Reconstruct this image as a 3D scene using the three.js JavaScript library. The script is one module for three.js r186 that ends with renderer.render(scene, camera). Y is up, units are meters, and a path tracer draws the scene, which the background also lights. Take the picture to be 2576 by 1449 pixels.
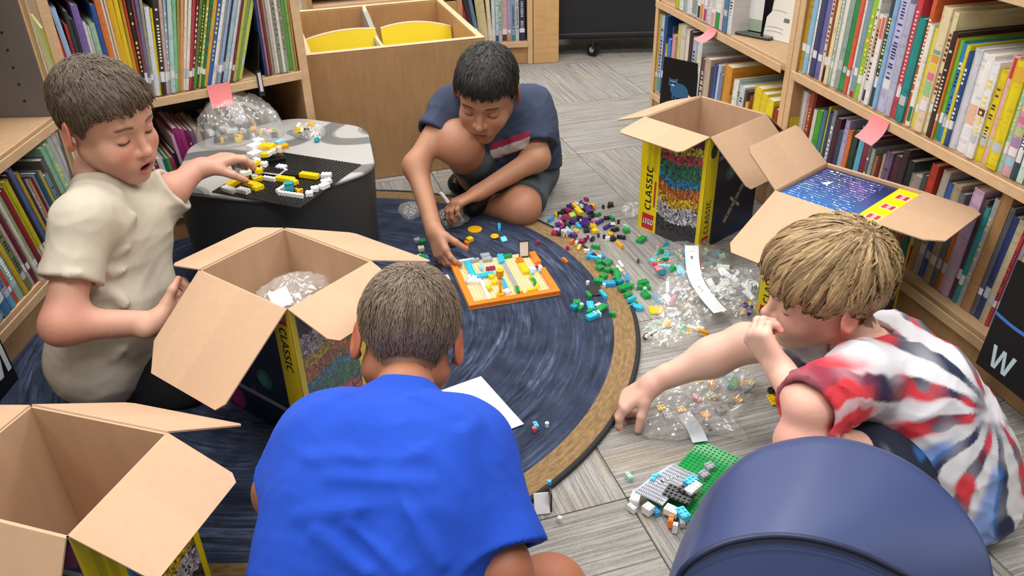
import * as THREE from 'three';
import { RectAreaLightUniformsLib } from 'three/addons/lights/RectAreaLightUniformsLib.js';
import { RoundedBoxGeometry } from 'three/addons/geometries/RoundedBoxGeometry.js';
import { ImprovedNoise } from 'three/addons/math/ImprovedNoise.js';
import { mergeGeometries } from 'three/addons/utils/BufferGeometryUtils.js';

// ---------- camera, light, exposure ----------
const scene = new THREE.Scene();
scene.background = new THREE.Color(0x0b0c0e);
const W = 2576, H = 1449, FPX = 2100, EYE = new THREE.Vector3(0, 1.06, 0);
const camera = new THREE.PerspectiveCamera(2 * Math.atan(H / 2 / FPX) * 180 / Math.PI, W / H, 0.05, 40);
const CR = new THREE.Vector3(0.99973, -0.0201, 0.01214), CD = new THREE.Vector3(-0.02348, -0.85583, 0.51673), CF = new THREE.Vector3(0, -0.51687, -0.85606);
{
  const m = new THREE.Matrix4().makeBasis(CR.clone().normalize(), CD.clone().negate().normalize(), CF.clone().negate().normalize());
  camera.quaternion.setFromRotationMatrix(m); camera.position.copy(EYE);
}
scene.add(camera);
const renderer = new THREE.WebGLRenderer({ antialias: true });
renderer.toneMapping = THREE.LinearToneMapping;
renderer.toneMappingExposure = 1.1;
renderer.shadowMap.enabled = true;
RectAreaLightUniformsLib.init();
const LAMP_INTENSITY = 10.4;
const LAMPS = [];                                   // ceiling panels [x, z, width, depth]
for (const x of [-2.2, -0.5, 1.2]) for (const z of [-4.0, -2.2, -0.4]) LAMPS.push([x, z, 1.15, 0.55]);
const CEIL = 2.5;

// ---------- helpers ----------
let seed = 12345;
const rnd = () => { seed = (seed + 0x6d2b79f5) | 0; let t = Math.imul(seed ^ (seed >>> 15), 1 | seed); t = (t + Math.imul(t ^ (t >>> 7), 61 | t)) ^ t; return ((t ^ (t >>> 14)) >>> 0) / 4294967296; };
const rr = (a, b) => a + (b - a) * rnd();
const pick = (a) => a[Math.floor(rnd() * a.length)];
const V = (x, y, z) => new THREE.Vector3(x, y, z);
const PN = new ImprovedNoise();
const noise = (x, y, z) => PN.noise(x + 31.7, y + 17.3, z + 7.9);
const fbm = (x, y, z) => noise(x, y, z) + 0.5 * noise(x * 2.1, y * 2.1, z * 2.1) + 0.25 * noise(x * 4.3, y * 4.3, z * 4.3);
const clamp = (x, a = 0, b = 1) => Math.min(b, Math.max(a, x));
const sstep = (a, b, x) => { const t = clamp((x - a) / (b - a)); return t * t * (3 - 2 * t); };
const lerp = (a, b, t) => a + (b - a) * t;
function rayDir(px, py) { return V(0, 0, 0).addScaledVector(CR, (px - W / 2) / FPX).addScaledVector(CD, (py - H / 2) / FPX).addScaledVector(CF, 1); }
const at = (px, py, d) => EYE.clone().addScaledVector(rayDir(px, py), d);            // a point at a depth along the view axis
const onY = (px, py, y = 0) => { const d = rayDir(px, py); return EYE.clone().addScaledVector(d, (y - EYE.y) / d.y); };   // a point on a level surface
function proj(p) { const v = p.clone().sub(EYE); const z = v.dot(CF); return [v.dot(CR) / z * FPX + W / 2, v.dot(CD) / z * FPX + H / 2]; }

const used = new Map();
function numbered(name) { const n = used.get(name) || 0; used.set(name, n + 1); return n ? name + '_' + String(n).padStart(3, '0') : name; }
function shadow(m) { m.castShadow = true; m.receiveShadow = true; return m; }
function obj(name, geo, mat, parent) { const m = shadow(new THREE.Mesh(geo, mat)); m.name = parent ? name : numbered(name); (parent || scene).add(m); return m; }
function thing(name, label, category, pos = [0, 0, 0], turn = 0, group) {
  const o = new THREE.Group(); o.name = numbered(name); scene.add(o); o.position.set(...pos); o.rotation.order = 'YXZ'; o.rotation.y = turn;
  o.userData = { label, category }; if (group) o.userData.group = group; return o;
}
function tag(o, label, category, group) { o.userData = { label, category }; if (group) o.userData.group = group; return o; }
function struct(name, geo, mat) { const m = obj(name, geo, mat); m.userData = { kind: 'structure' }; return m; }
const mats = new Map();
function M(css, rough = 0.6, extra) {
  const k = css + '|' + rough + '|' + (extra ? JSON.stringify(extra) : '');
  if (!mats.has(k)) mats.set(k, new THREE.MeshPhysicalMaterial({ color: new THREE.Color(css), roughness: rough, ...(extra || {}) }));
  return mats.get(k);
}
function box(w, h, d, x = 0, y = 0, z = 0) { const g = new THREE.BoxGeometry(w, h, d); g.translate(x, y, z); return g; }
function rbox(w, h, d, r, x = 0, y = 0, z = 0, seg = 2) { const g = new RoundedBoxGeometry(w, h, d, seg, r); g.translate(x, y, z); return g; }
function cyl(r0, r1, h, seg, x = 0, y = 0, z = 0) { const g = new THREE.CylinderGeometry(r0, r1, h, seg); g.translate(x, y, z); return g; }
function merge(list) { return mergeGeometries(list.map((g) => { const n = g.index ? g.toNonIndexed() : g; for (const k of Object.keys(n.attributes)) if (!['position', 'normal', 'uv'].includes(k)) n.deleteAttribute(k); return n; })); }
function canvas(w, h, draw) { const c = document.createElement('canvas'); c.width = w; c.height = h; draw(c.getContext('2d'), w, h); const t = new THREE.CanvasTexture(c); t.colorSpace = THREE.SRGBColorSpace; t.anisotropy = 8; return t; }
function dataTex(w, h, f, srgb = true) {
  const a = new Uint8Array(w * h * 4);
  for (let j = 0; j < h; j++) for (let i = 0; i < w; i++) { const c = f(i, j); const k = (j * w + i) * 4; a[k] = clamp(c[0], 0, 255); a[k + 1] = clamp(c[1], 0, 255); a[k + 2] = clamp(c[2], 0, 255); a[k + 3] = 255; }
  const t = new THREE.DataTexture(a, w, h); t.magFilter = THREE.LinearFilter; t.minFilter = THREE.LinearMipmapLinearFilter; t.generateMipmaps = true; t.wrapS = t.wrapT = THREE.RepeatWrapping; if (srgb) t.colorSpace = THREE.SRGBColorSpace; t.needsUpdate = true; return t;
}
// uv in metres on boxes: planar by dominant normal
function boxUV(g, s = 1, ox = 0, oy = 0) {
  const p = g.attributes.position, n = g.attributes.normal, uv = new Float32Array(p.count * 2);
  for (let i = 0; i < p.count; i++) {
    const ax = Math.abs(n.getX(i)), ay = Math.abs(n.getY(i)), az = Math.abs(n.getZ(i));
    let u, v; if (ay >= ax && ay >= az) { u = p.getX(i); v = p.getZ(i); } else if (ax >= az) { u = p.getZ(i); v = p.getY(i); } else { u = p.getX(i); v = p.getY(i); }
    uv[i * 2] = u / s + ox; uv[i * 2 + 1] = v / s + oy;
  }
  g.setAttribute('uv', new THREE.BufferAttribute(uv, 2)); return g;
}
// a frame along a bookcase front: local x along the front, z towards the room
function frame(ox, oz, dx, dz) {
  const l = Math.hypot(dx, dz); dx /= l; dz /= l; const turn = Math.atan2(-dz, dx);
  const nx = Math.sin(turn), nz = Math.cos(turn);
  return { turn, ox, oz, pt: (x, y, z) => V(ox + dx * x + nx * z, y, oz + dz * x + nz * z),
    // local x of the point at height h on the front whose picture column is px
    xAt(px, h, z = 0) { let a = -1.5, b = 3; const f = (x) => proj(this.pt(x, h, z))[0] - px; const s = Math.sign(f(b) - f(a)); for (let i = 0; i < 50; i++) { const m = (a + b) / 2; if (f(m) * s > 0) b = m; else a = m; } return (a + b) / 2; } };
}
const ORD = ['', 'first', 'second', 'third', 'fourth', 'fifth', 'sixth', 'seventh', 'eighth', 'ninth', 'tenth', 'eleventh', 'twelfth', 'thirteenth', 'fourteenth', 'fifteenth', 'sixteenth', 'seventeenth', 'eighteenth', 'nineteenth', 'twentieth'];
const TENS = { 2: 'twenty', 3: 'thirty', 4: 'forty', 5: 'fifty' }, TENTH = { 2: 'twentieth', 3: 'thirtieth', 4: 'fortieth', 5: 'fiftieth' };
const ordinal = (n) => n <= 20 ? ORD[n] : n % 10 ? TENS[Math.floor(n / 10)] + '-' + ORD[n % 10] : TENTH[n / 10];
// ---------- materials ----------
const woodTex = dataTex(512, 512, (i, j) => {
  const g = fbm(i * 0.011, j * 0.09, 1) * 10 + noise(i * 0.03, j * 0.5, 4) * 6 + fbm(i * 0.02, j * 0.02, 9) * 5;
  return [215 + g, 190 + g, 158 + g * 0.9];
});
function woodMat(tint, rx, ry, rough = 0.5) { const t = woodTex.clone(); t.repeat.set(rx, ry); t.needsUpdate = true; return new THREE.MeshPhysicalMaterial({ color: new THREE.Color(tint), map: t, roughness: rough, clearcoat: 0.15, clearcoatRoughness: 0.5 }); }
const woodH = woodMat('#f2e4d6', 2.5, 2.5), woodEdge = woodMat('#f4e8da', 3, 3), woodPanel = woodMat('#cbb396', 1.2, 1.2), woodInner = woodMat('#cfb592', 1.6, 1.6), woodDark = woodMat('#b89c7c', 2, 2);
{ woodPanel.map.rotation = woodInner.map.rotation = Math.PI / 2; }
const greyLam = M('#6f6a67', 0.6), greyDark = M('#4a4643', 0.7);

// ---------- floor, walls, ceiling ----------
const ROOM = { x0: -3.2, x1: 2.4, z0: -5.6, z1: 1.8 };
const rw = ROOM.x1 - ROOM.x0, rd = ROOM.z1 - ROOM.z0, rcx = (ROOM.x0 + ROOM.x1) / 2, rcz = (ROOM.z0 + ROOM.z1) / 2;
const floor = struct('floor', box(rw, 0.1, rd, rcx, -0.057, rcz), M('#3c3b39', 0.95));
const wallMat = M('#d9d5cc', 0.85);
struct('wall_back', box(rw + 0.2, CEIL, 0.1, rcx, CEIL / 2, ROOM.z0 - 0.05), wallMat);
struct('wall_front', box(rw + 0.2, CEIL, 0.1, rcx, CEIL / 2, ROOM.z1 + 0.05), wallMat);
struct('wall_left', box(0.1, CEIL, rd, ROOM.x0 - 0.05, CEIL / 2, rcz), wallMat);
struct('wall_right', box(0.1, CEIL, rd, ROOM.x1 + 0.05, CEIL / 2, rcz), wallMat);
struct('ceiling', box(rw + 0.2, 0.1, rd + 0.2, rcx, CEIL + 0.05, rcz), M('#e8e6e0', 0.9));
LAMPS.forEach(([x, z, w, d], i) => {
  const t = thing('ceiling_light', `white ceiling light panel, ${ordinal(i % 3 + 1)} from the back wall in the ${ordinal(Math.floor(i / 3) + 1)} row`, 'ceiling light', [x, CEIL, z], 0, 'ceiling light panels');
  obj('frame', box(w + 0.06, 0.03, d + 0.06, 0, -0.015, 0), M('#f0f0ee', 0.5), t);
  obj('diffuser', box(w, 0.008, d, 0, -0.032, 0), new THREE.MeshStandardMaterial({ color: 0xffffff, emissive: new THREE.Color(1, 0.98, 0.95), emissiveIntensity: 3, roughness: 0.6 }), t);
  const l = new THREE.RectAreaLight(new THREE.Color(1, 0.975, 0.94), LAMP_INTENSITY, w, d); l.position.set(x, CEIL - 0.045, z); l.rotation.x = -Math.PI / 2; l.name = numbered('ceiling_lamp'); scene.add(l);
});
// carpet tiles: streaked grey, laid quarter turned
const streaks = [0, 1, 2].map((v) => {
  const S = 512, a = new Float32Array(S * S), ss = (seed = 77 + v * 1000, seed);
  for (let n = 0; n < 2600; n++) {
    const y = Math.floor(rnd() * S), L = 30 + rnd() * 260, x0 = rnd() * S, c = (rnd() < 0.45 ? -1 : 1) * (0.25 + rnd() * 0.75), t = rnd() < 0.3 ? 3 : 2;
    for (let x = 0; x < L; x++) for (let k = 0; k < t; k++) a[((y + k) % S) * S + Math.floor(x0 + x) % S] += c * 0.5 * Math.min(1, x / 8, (L - x) / 8);
  }
  return dataTex(S, S, (i, j) => {
    const s = Math.max(-1.5, Math.min(1.2, a[j * S + i])), n = (rnd() - 0.5) * 24, tan = sstep(0.1, 0.6, noise(i * 0.006, j * 0.012, 20 + v)) * 9;
    const g = 138 + s * 21 + n; return [g + tan * 0.6, g - 2 + tan * 0.2, g - 5 - tan * 0.8];
  });
});
const tileMats = streaks.map((t) => new THREE.MeshPhysicalMaterial({ map: t, roughness: 0.97, bumpMap: t, bumpScale: 0.0012, sheen: 0.2, sheenRoughness: 0.8 }));
{
  const T = 0.494, th = 17 * Math.PI / 180, ax = Math.cos(th), az = -Math.sin(th), bx = Math.sin(th), bz = Math.cos(th);
  const g = rbox(T - 0.0016, 0.008, T - 0.0016, 0.0012, 0, 0, 0, 1); boxUV(g, T);
  for (let i = -7; i < 8; i++) for (let j = -13; j < 6; j++) {
    const a = 0.487 + (i + 0.5) * T, b = -0.944 + (j + 0.5) * T, x = ax * a + bx * b, z = az * a + bz * b;
    if (x < ROOM.x0 + 0.36 || x > ROOM.x1 - 0.36 || z < ROOM.z0 + 0.36 || z > ROOM.z1 - 0.36) continue;
    const q = proj(V(x, 0, z)); if (!(q[0] > -700 && q[0] < 3300 && q[1] > -400 && q[1] < 2600 && z < -0.35)) continue;
    const m = obj('carpet_tile', g, tileMats[(i * 5 + j * 3 + 90) % 3], floor); m.rotation.y = th + ((i + j) & 1 ? 0 : Math.PI / 2); m.position.set(x, -0.004, z);
  }
}
// ---------- round rug ----------
{
  const C = V(-0.456, 0, -1.599), rug = thing('round_rug', 'round dark blue denim rug with a tan border and black binding', 'rug', [C.x, 0, C.z]);
  seed = 4242;
  const SW = 2048, SH = 512, a = new Float32Array(SW * SH);
  for (let n = 0; n < 5200; n++) {
    const y = Math.floor(rnd() * SH), L = 30 + rnd() * 210, x0 = rnd() * SW, c = rnd() < 0.5 ? 0.8 + rnd() : -0.5 - rnd() * 0.5, sl = (rnd() - 0.5) * 0.05, wd = 2 + Math.floor(rnd() * 4);
    const bias = Math.max(0.1, 0.5 + 1.1 * noise(x0 * 0.0025, y * 0.035, 3) + 0.6 * noise(x0 * 0.006, y * 0.11, 8));
    for (let x = 0; x < L; x++) for (let k = 0; k < wd; k++) { const yy = (y + k + Math.round(x * sl) + SH) % SH, xx = Math.floor(x0 + x) % SW; a[yy * SW + xx] += c * bias * 0.3 * Math.min(1, x / 20, (L - x) / 20); }
  }
  const bl = dataTex(SW, SH, (i, j) => {
    const n = (rnd() - 0.5), s = clamp(a[j * SW + i] * 0.95 + noise(i * 0.012, j * 0.03, 2) * 0.35 - 0.02, -0.65, 1.7) + n * 0.55;
    return [40 + s * 40, 50 + s * 43, 73 + s * 48];
  });
  bl.repeat.set(3, 1);
  const tan = dataTex(512, 128, (i, j) => { const n = (rnd() - 0.5) * 46 + noise(i * 0.03, j * 0.06, 8) * 22 + noise(i * 0.2, j * 0.2, 1) * 20; return [131 + n, 106 + n, 72 + n * 0.9]; }); tan.repeat.set(14, 1);
  function ring(r0, r1, y, seg, nr) {
    const g = new THREE.RingGeometry(r0, r1, seg, nr); const p = g.attributes.position, uv = g.attributes.uv;
    for (let i = 0; i < p.count; i++) { const k = i % (seg + 1); const x = p.getX(i), yy = p.getY(i), r = Math.hypot(x, yy); uv.setXY(i, k / seg, (r - r0) / (r1 - r0)); }
    g.rotateX(-Math.PI / 2); g.translate(0, y, 0); return g;
  }
  obj('blue_pile', ring(0.0005, 0.684, 0.0088, 160, 24), new THREE.MeshPhysicalMaterial({ map: bl, roughness: 1, bumpMap: bl, bumpScale: 0.0015, sheen: 0.25, sheenColor: new THREE.Color('#8fa0c8'), sheenRoughness: 0.6 }), rug);
  obj('tan_border', ring(0.684, 0.732, 0.0088, 160, 3), new THREE.MeshPhysicalMaterial({ map: tan, roughness: 1, bumpMap: tan, bumpScale: 0.0015 }), rug);
  obj('backing', cyl(0.735, 0.735, 0.008, 128, 0, 0.0044, 0), M('#2b2a2b', 0.9), rug);
  const e = new THREE.TorusGeometry(0.736, 0.0058, 10, 160); e.rotateX(Math.PI / 2); e.translate(0, 0.0058, 0); obj('black_binding', e, M('#1d1d20', 0.8), rug);
}

// ---------- books ----------
seed = 991;
const printTex = dataTex(256, 512, (i, j) => {      // worn printed paper: blotches and smears of ink that tint the cover colour
  const b = fbm(i * 0.05, j * 0.02, 3), s = noise(i * 0.02, j * 0.11, 11), q = Math.floor(j / 9) * 3.1, w = noise(Math.floor(i / 26) * 1.7, q, 5);
  let v = 240 + b * 12; if (w > 0.36) v -= 42 * (0.5 + noise(i * 0.4, j * 0.3, 2)); if (s > 0.5) v -= 22; return [v, v, v];
});
const bookMats = new Map();
function bookMat(css) {
  if (!bookMats.has(css)) { const t = printTex; bookMats.set(css, new THREE.MeshPhysicalMaterial({ color: new THREE.Color(css), map: t, roughness: 0.42, clearcoat: 0.35, clearcoatRoughness: 0.3 })); }
  return bookMats.get(css);
}
const pageMat = M('#e6dfcf', 0.9), stickerGrey = M('#b9bec6', 0.3, { clearcoat: 0.6 }), stickerMat = M('#dcdfe4', 0.35, { clearcoat: 0.5 });
const colourNames = [['white', 236, 236, 236], ['cream', 232, 221, 190], ['grey', 140, 143, 148], ['pale grey', 195, 198, 204], ['black', 26, 26, 30], ['charcoal', 62, 64, 70], ['navy', 34, 44, 92], ['blue', 45, 95, 175], ['sky blue', 120, 180, 226], ['pale blue', 176, 204, 232], ['teal', 24, 138, 140], ['mint', 160, 214, 190], ['green', 46, 142, 76], ['dark green', 24, 74, 58], ['lime', 160, 196, 60], ['olive', 130, 130, 50], ['yellow', 236, 206, 24], ['gold', 186, 150, 40], ['orange', 228, 128, 44], ['red', 205, 52, 52], ['dark red', 122, 28, 40], ['pink', 230, 130, 150], ['magenta', 180, 40, 130], ['purple', 122, 92, 170], ['lavender', 184, 178, 220], ['brown', 120, 80, 56], ['tan', 200, 168, 128]];
function colourName(css) { const c = new THREE.Color(css); c.convertLinearToSRGB(); let best = '', bd = 1e9; for (const [n, r, g, b] of colourNames) { const d = (c.r * 255 - r) ** 2 + (c.g * 255 - g) ** 2 + (c.b * 255 - b) ** 2; if (d < bd) { bd = d; best = n; } } return best; }
function uvShift(g, sx, sy, ox, oy) { const uv = g.attributes.uv; for (let i = 0; i < uv.count; i++) uv.setXY(i, uv.getX(i) * sx + ox, uv.getY(i) * sy + oy); return g; }
function makeBook(t, h, d, css, o = {}) {
  // local: x thickness, y up, spine at z = 0, pages towards -z
  const b = thing('book', o.label, 'book', [0, 0, 0], 0, o.group);
  const th = Math.min(0.0022, t * 0.22), g = [];
  const spine = o.round === false ? box(t, h, th, 0, h / 2, -th / 2) : (() => { const s = new THREE.CylinderGeometry(1, 1, h, 10, 1, true, -Math.PI / 2, Math.PI); s.scale(t / 2, 1, Math.min(0.004, t * 0.25)); s.translate(0, h / 2, -Math.min(0.004, t * 0.25)); return s; })();
  g.push(spine, box(th, h, d, -t / 2 + th / 2, h / 2, -d / 2 - 0.001), box(th, h, d, t / 2 - th / 2, h / 2, -d / 2 - 0.001));
  const ox = rnd(), oy = rnd(); g.forEach((x) => uvShift(x, 0.25, 0.6, ox, oy));
  obj('cover', merge(g), bookMat(css), b);
  obj('pages', box(t - th * 2, h - 0.006, d - 0.008, 0, h / 2 - 0.0005, -d / 2 - 0.0025), pageMat, b);
  const R = Math.min(0.004, t * 0.25) * 0.2;
  const band = (name, y0, y1, m, out = 0.0004) => { const s = new THREE.CylinderGeometry(1, 1, (y1 - y0), 10, 1, true, -Math.PI / 2, Math.PI), k = Math.min(0.004, t * 0.25); s.scale(t / 2 + out * 0.6, 1, k + out); s.translate(0, (y0 + y1) / 2, -k); return obj(name, s, m, b); };
  if (o.sticker) band('spine_label', h * o.sticker, h * o.sticker + rr(0.014, 0.026), rnd() < 0.6 ? stickerMat : stickerGrey, 0.0006);
  for (const [y0, y1, c] of o.bands || []) band('spine_print', h * y0, h * y1, bookMat(c));
  if (o.title) { const n = (o.title[1] || 7) * 2, lines = [box(t * 0.4, 0.004, 0.0006, 0, h * 0.27, 0.0002)]; for (let k = 0; k < n; k++) { const y = 0.3 + k * 0.55 / n; if (rnd() < 0.8) lines.push(box(t * rr(0.3, 0.5), h * rr(0.2, 0.34) / n, 0.0006, 0, h * (y + 0.15 / n), 0.0002)); }
    obj('spine_lettering', merge(lines), M(o.title[0], 0.5), b); }
  return b;
}
// a row of books between picture columns: [column at the reference height, colour, height in m, options]
const SHELF = {};
function shelfRow(F, key, shelfY, refH, list, end, o) {
  let n = 0; const xs = list.map((e) => F.xAt(e[0], refH, o.z || 0)); xs.push(F.xAt(end, refH, o.z || 0));
  list.forEach((e, i) => {
    const [, css, h, opt] = e; const lean = (opt && opt.lean !== undefined ? opt.lean : (o.lean ? o.lean(i / list.length) : 0)) * Math.PI / 180;
    const t = Math.max(0.004, (xs[i + 1] - xs[i]) * Math.cos(lean) - 0.0006); if (css === null) return; n++;
    const xm = (xs[i] + xs[i + 1]) / 2, dz = (opt && opt.back || 0) + rr(0, 0.006);
    const title = opt && opt.title !== undefined ? opt.title : (rnd() < 0.3 && t > 0.006 ? [pick(['#f4f0e6', '#222838', '#7c2430', '#e8d25a']), 5 + Math.floor(rnd() * 5)] : null);
    const size = h > o.tall ? 'tall' : h < o.small ? 'short' : t > 0.016 ? 'thick' : t < 0.007 ? 'thin' : '';
    const label = `${size ? size + ' ' : ''}${colourName(css)} book, ${ordinal(n)} from left on the ${o.where}`;
    const b = makeBook(t, h, (opt && opt.d) || o.depth || 0.2, css, { label, group: o.group, sticker: opt && opt.sticker !== undefined ? opt.sticker : (o.sticker && rnd() < 0.86 ? o.sticker + rr(-0.015, 0.025) : 0), bands: opt && opt.bands, title });
    const foot = shelfY; const y = foot + Math.abs(Math.sin(lean)) * t / 2 + 0.0005;
    // the reference column is met at the reference height: move the foot back along the lean
    const xf = xm + Math.tan(lean) * (refH - shelfY);
    const p = F.pt(xf, y, (o.z || 0) - dz); b.position.copy(p); b.rotation.order = 'YXZ'; b.rotation.y = F.turn; b.rotation.z = lean;
  });
}
// ---------- bookcases ----------
function bookcase(F, label, x0, x1, shelves, o) {
  const b = thing('bookcase', label, 'bookcase', [F.ox, 0, F.oz], F.turn), D = o.depth || 0.3, th = 0.024, top = o.top;
  const part = (n, w, h, d, x, y, z, m) => { const g = rbox(w, h, d, 0.002, 0, 0, 0, 1); boxUV(g, 0.6, rnd(), rnd()); g.translate(x, y, z); return obj(n, g, m, b); };
  for (const x of o.sides || [x0 + th / 2, x1 - th / 2]) { part('side_panel', th, top, D, x, top / 2, -D / 2 - 0.003, o.sideMat || woodInner); part('edge_strip', th, top, 0.004, x, top / 2, -0.001, woodEdge); }
  const ix0 = (o.sides ? Math.min(...o.sides) + th / 2 : x0 + th), ix1 = (o.sides ? Math.max(...o.sides) - th / 2 : x1 - th), w = ix1 - ix0, xc = (ix0 + ix1) / 2;
  shelves.forEach((y) => { part('shelf', w, 0.022, D - 0.02, xc, y - 0.011, -D / 2 + 0.004, woodH); part('edge_strip', w, 0.023, 0.004, xc, y - 0.011, 0.012, woodEdge); });
  part('kick_board', w, shelves[0] - 0.024, 0.016, xc, (shelves[0] - 0.022) / 2, -0.012, woodPanel);
  part('back_panel', w, top, 0.008, xc, top / 2, -D + 0.006, greyDark);
  part('top_panel', Math.abs(x1 - x0), th, D, (x0 + x1) / 2, top + th / 2, -D / 2, woodH);
  return b;
}
const FR = frame(0.524, -2.988, 0.247, 0.969), xR = (s) => 1.866 - s;      // x grows towards the camera
const FL = frame(-1.052, -1.945, 0.84, -0.54);
const FLL = frame(-1.085, -1.0, 0, -1);
const RX = { mid: 0.868, far: 0, near: 2.2 };
bookcase(FR, 'pale maple bookcase section holding the raccoon sign and yellow books', RX.far, RX.mid - 0.001, [0.097, 0.415], { top: 0.86, depth: 0.3 });
bookcase(FR, 'pale maple bookcase section packed with picture books behind the blond boy', RX.mid + 0.001, RX.near, [0.097, 0.415, 0.733], { top: 0.86, depth: 0.3 });
bookcase(FL, 'maple bookcase with leaning picture books behind the patterned ottoman', 0.0, 0.605, [0.097, 0.405, 0.72], { top: 0.86, depth: 0.28, sides: [0.012, 0.593] });
{
  const b = bookcase(FLL, 'maple bookcase with grey inner end panel beside the boy in cream', -0.3, 0.962, [0.097, 0.4], { top: 0.86, depth: 0.3, sides: [-0.288, 0.95], sideMat: greyLam });
  for (const [z, y] of [[-0.06, 0.64], [-0.06, 0.6], [-0.06, 0.56], [-0.06, 0.52], [-0.06, 0.48], [-0.06, 0.44]]) { const g = cyl(0.0028, 0.0028, 0.002, 10); g.rotateZ(Math.PI / 2); g.translate(0.937, y, z); obj('shelf_pin_hole', g, M('#1b1a19', 0.9), b); }
}
seed = 2024;
const W1 = '#ecebe6', CR1 = '#e6dcc0', LB = '#a9c6e4', NV = '#26315f';
// upper shelf, near section
shelfRow(FR, 'ru', 0.415, 0.43, [
  [2004, '#b6922c', 0.28], [2016, '#8fc3e6', 0.27], [2026, W1, 0.275], [2033, '#3f4674', 0.27], [2045, '#6f6fae', 0.265], [2057, CR1, 0.27], [2065, '#8a4a2e', 0.265, { bands: [[0.02, 0.14, '#2a1820']] }], [2072, '#ecdcae', 0.27], [2080, '#a9cfd0', 0.26], [2085, '#f1ece0', 0.255], [2096, '#94ada4', 0.25], [2108, '#2f8f4e', 0.262, { bands: [[0.02, 0.12, '#3f9d5c']] }], [2119, '#e0604a', 0.27], [2127, '#f3e7df', 0.25], [2133, '#7fa3b8', 0.262, { bands: [[0.0, 0.05, '#c23030']] }],
  [2144, '#9bc94a', 0.23, { bands: [[0.55, 0.62, '#e9a72e']] }], [2157, '#ecece4', 0.25], [2163, '#efe8de', 0.2, { bands: [[0.02, 0.15, '#1f2c56'], [0.55, 0.95, '#cf8a62']] }], [2172, '#f2f2f2', 0.2, { bands: [[0.75, 0.98, '#e2766a']] }], [2182, '#2f4450', 0.245], [2193, '#86b9e4', 0.24], [2202, '#c4c6ea', 0.285, { title: ['#2d3566', 12], bands: [[0.9, 1, '#cfd0f0']] }], [2223, '#b9bbd6', 0.24], [2238, '#d04352', 0.275, { title: ['#f3b7bc', 9] }], [2251, '#1f8f8e', 0.22, { bands: [[0.2, 0.26, '#e7e0d6']] }], [2268, '#d8663a', 0.265], [2277, '#eef0e8', 0.215, { bands: [[0.05, 0.2, '#127a58']] }], [2287, '#e8d944', 0.21], [2298, '#ead9b2', 0.255, { bands: [[0.2, 0.27, '#e28aa0'], [0.3, 0.42, '#9ecf94'], [0.43, 0.49, '#e27f96'], [0.5, 0.56, '#ecd34a'], [0.57, 0.63, '#e7a24a'], [0.64, 0.67, '#6db2a4']] }], [2318, '#e9dcae', 0.25],
  [2330, '#352624', 0.215, { title: ['#d9cfc6', 8] }], [2343, '#e48a30', 0.206], [2347, '#6fb83e', 0.205, { bands: [[0.02, 0.2, '#2c8f7c']] }], [2356, '#1f83d0', 0.2, { bands: [[0.75, 0.82, '#eef2f6']] }], [2366, '#dfd22a', 0.2], [2375, '#224d84', 0.19, { title: ['#dfe8f2', 6] }], [2385, '#d4d7e4', 0.2], [2402, '#f4f4f4', 0.196, { bands: [[0.3, 0.5, '#efc3a6'], [0.1, 0.14, '#e6e0f0']] }], [2428, '#efeef2', 0.19, { bands: [[0.45, 0.52, '#6d3448']] }], [2448, '#e7cf20', 0.18, { bands: [[0.3, 0.36, '#f1e36a']] }], [2466, '#e9b6b2', 0.21, { bands: [[0.8, 0.98, '#cc3a40']] }], [2480, '#e6d31c', 0.205, { bands: [[0.82, 0.95, '#e9b63a']] }], [2506, '#9fd8bf', 0.2], [2517, '#d8a7b4', 0.205, { bands: [[0.1, 0.18, '#9fd0e6'], [0.2, 0.26, '#e59a5a'], [0.28, 0.36, '#a98bc0'], [0.38, 0.46, '#b9cf8a'], [0.5, 0.56, '#d87a94'], [0.6, 0.66, '#efcf7a'], [0.7, 0.74, '#7fbcd6']] }], [2541, '#1d4f52', 0.2, { title: ['#dfe9ec', 9] }], [2556, '#cfe8da', 0.2], [2572, '#3f8f5c', 0.2], [2590, '#e8e4da', 0.2], [2612, '#c7c2dc', 0.2],
], 2630, { where: 'upper shelf behind the blond boy', group: 'picture books on the upper shelf behind the blond boy', tall: 0.262, small: 0.2, sticker: 0.17, depth: 0.2, lean: (t) => -1.5 });
// upper shelf, far section
shelfRow(FR, 'fu', 0.415, 0.43, [
  [1697, '#b8c83e', 0.2], [1706, '#e6ece8', 0.2], [1716, '#9fb4b8', 0.2], [1726, '#dfe3ea', 0.2], [1738, '#c9cdd4', 0.2, { bands: [[0.05, 0.3, '#8fa08a']] }], [1751, '#f0f0ee', 0.2, { bands: [[0.02, 0.2, '#27375e']] }], [1759, '#e6dfe0', 0.2, { bands: [[0.02, 0.25, '#e0913c']] }], [1767, '#e0dfe4', 0.2, { bands: [[0.02, 0.2, '#b4456a']] }], [1775, '#d8d4ea', 0.2], [1784, '#ececec', 0.2, { bands: [[0.02, 0.2, '#e7a4b4']] }], [1795, '#f1f3ee', 0.2, { bands: [[0.0, 0.24, '#2f9a4c']] }], [1808, '#e8c8d2', 0.2], [1815, '#4c86a8', 0.2], [1825, '#dfe5ea', 0.2],
], 1835, { where: 'far upper shelf by the sign stand', group: 'books beside the black sign stand', tall: 0.3, small: 0.1, sticker: 0.24, depth: 0.2 });
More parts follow.
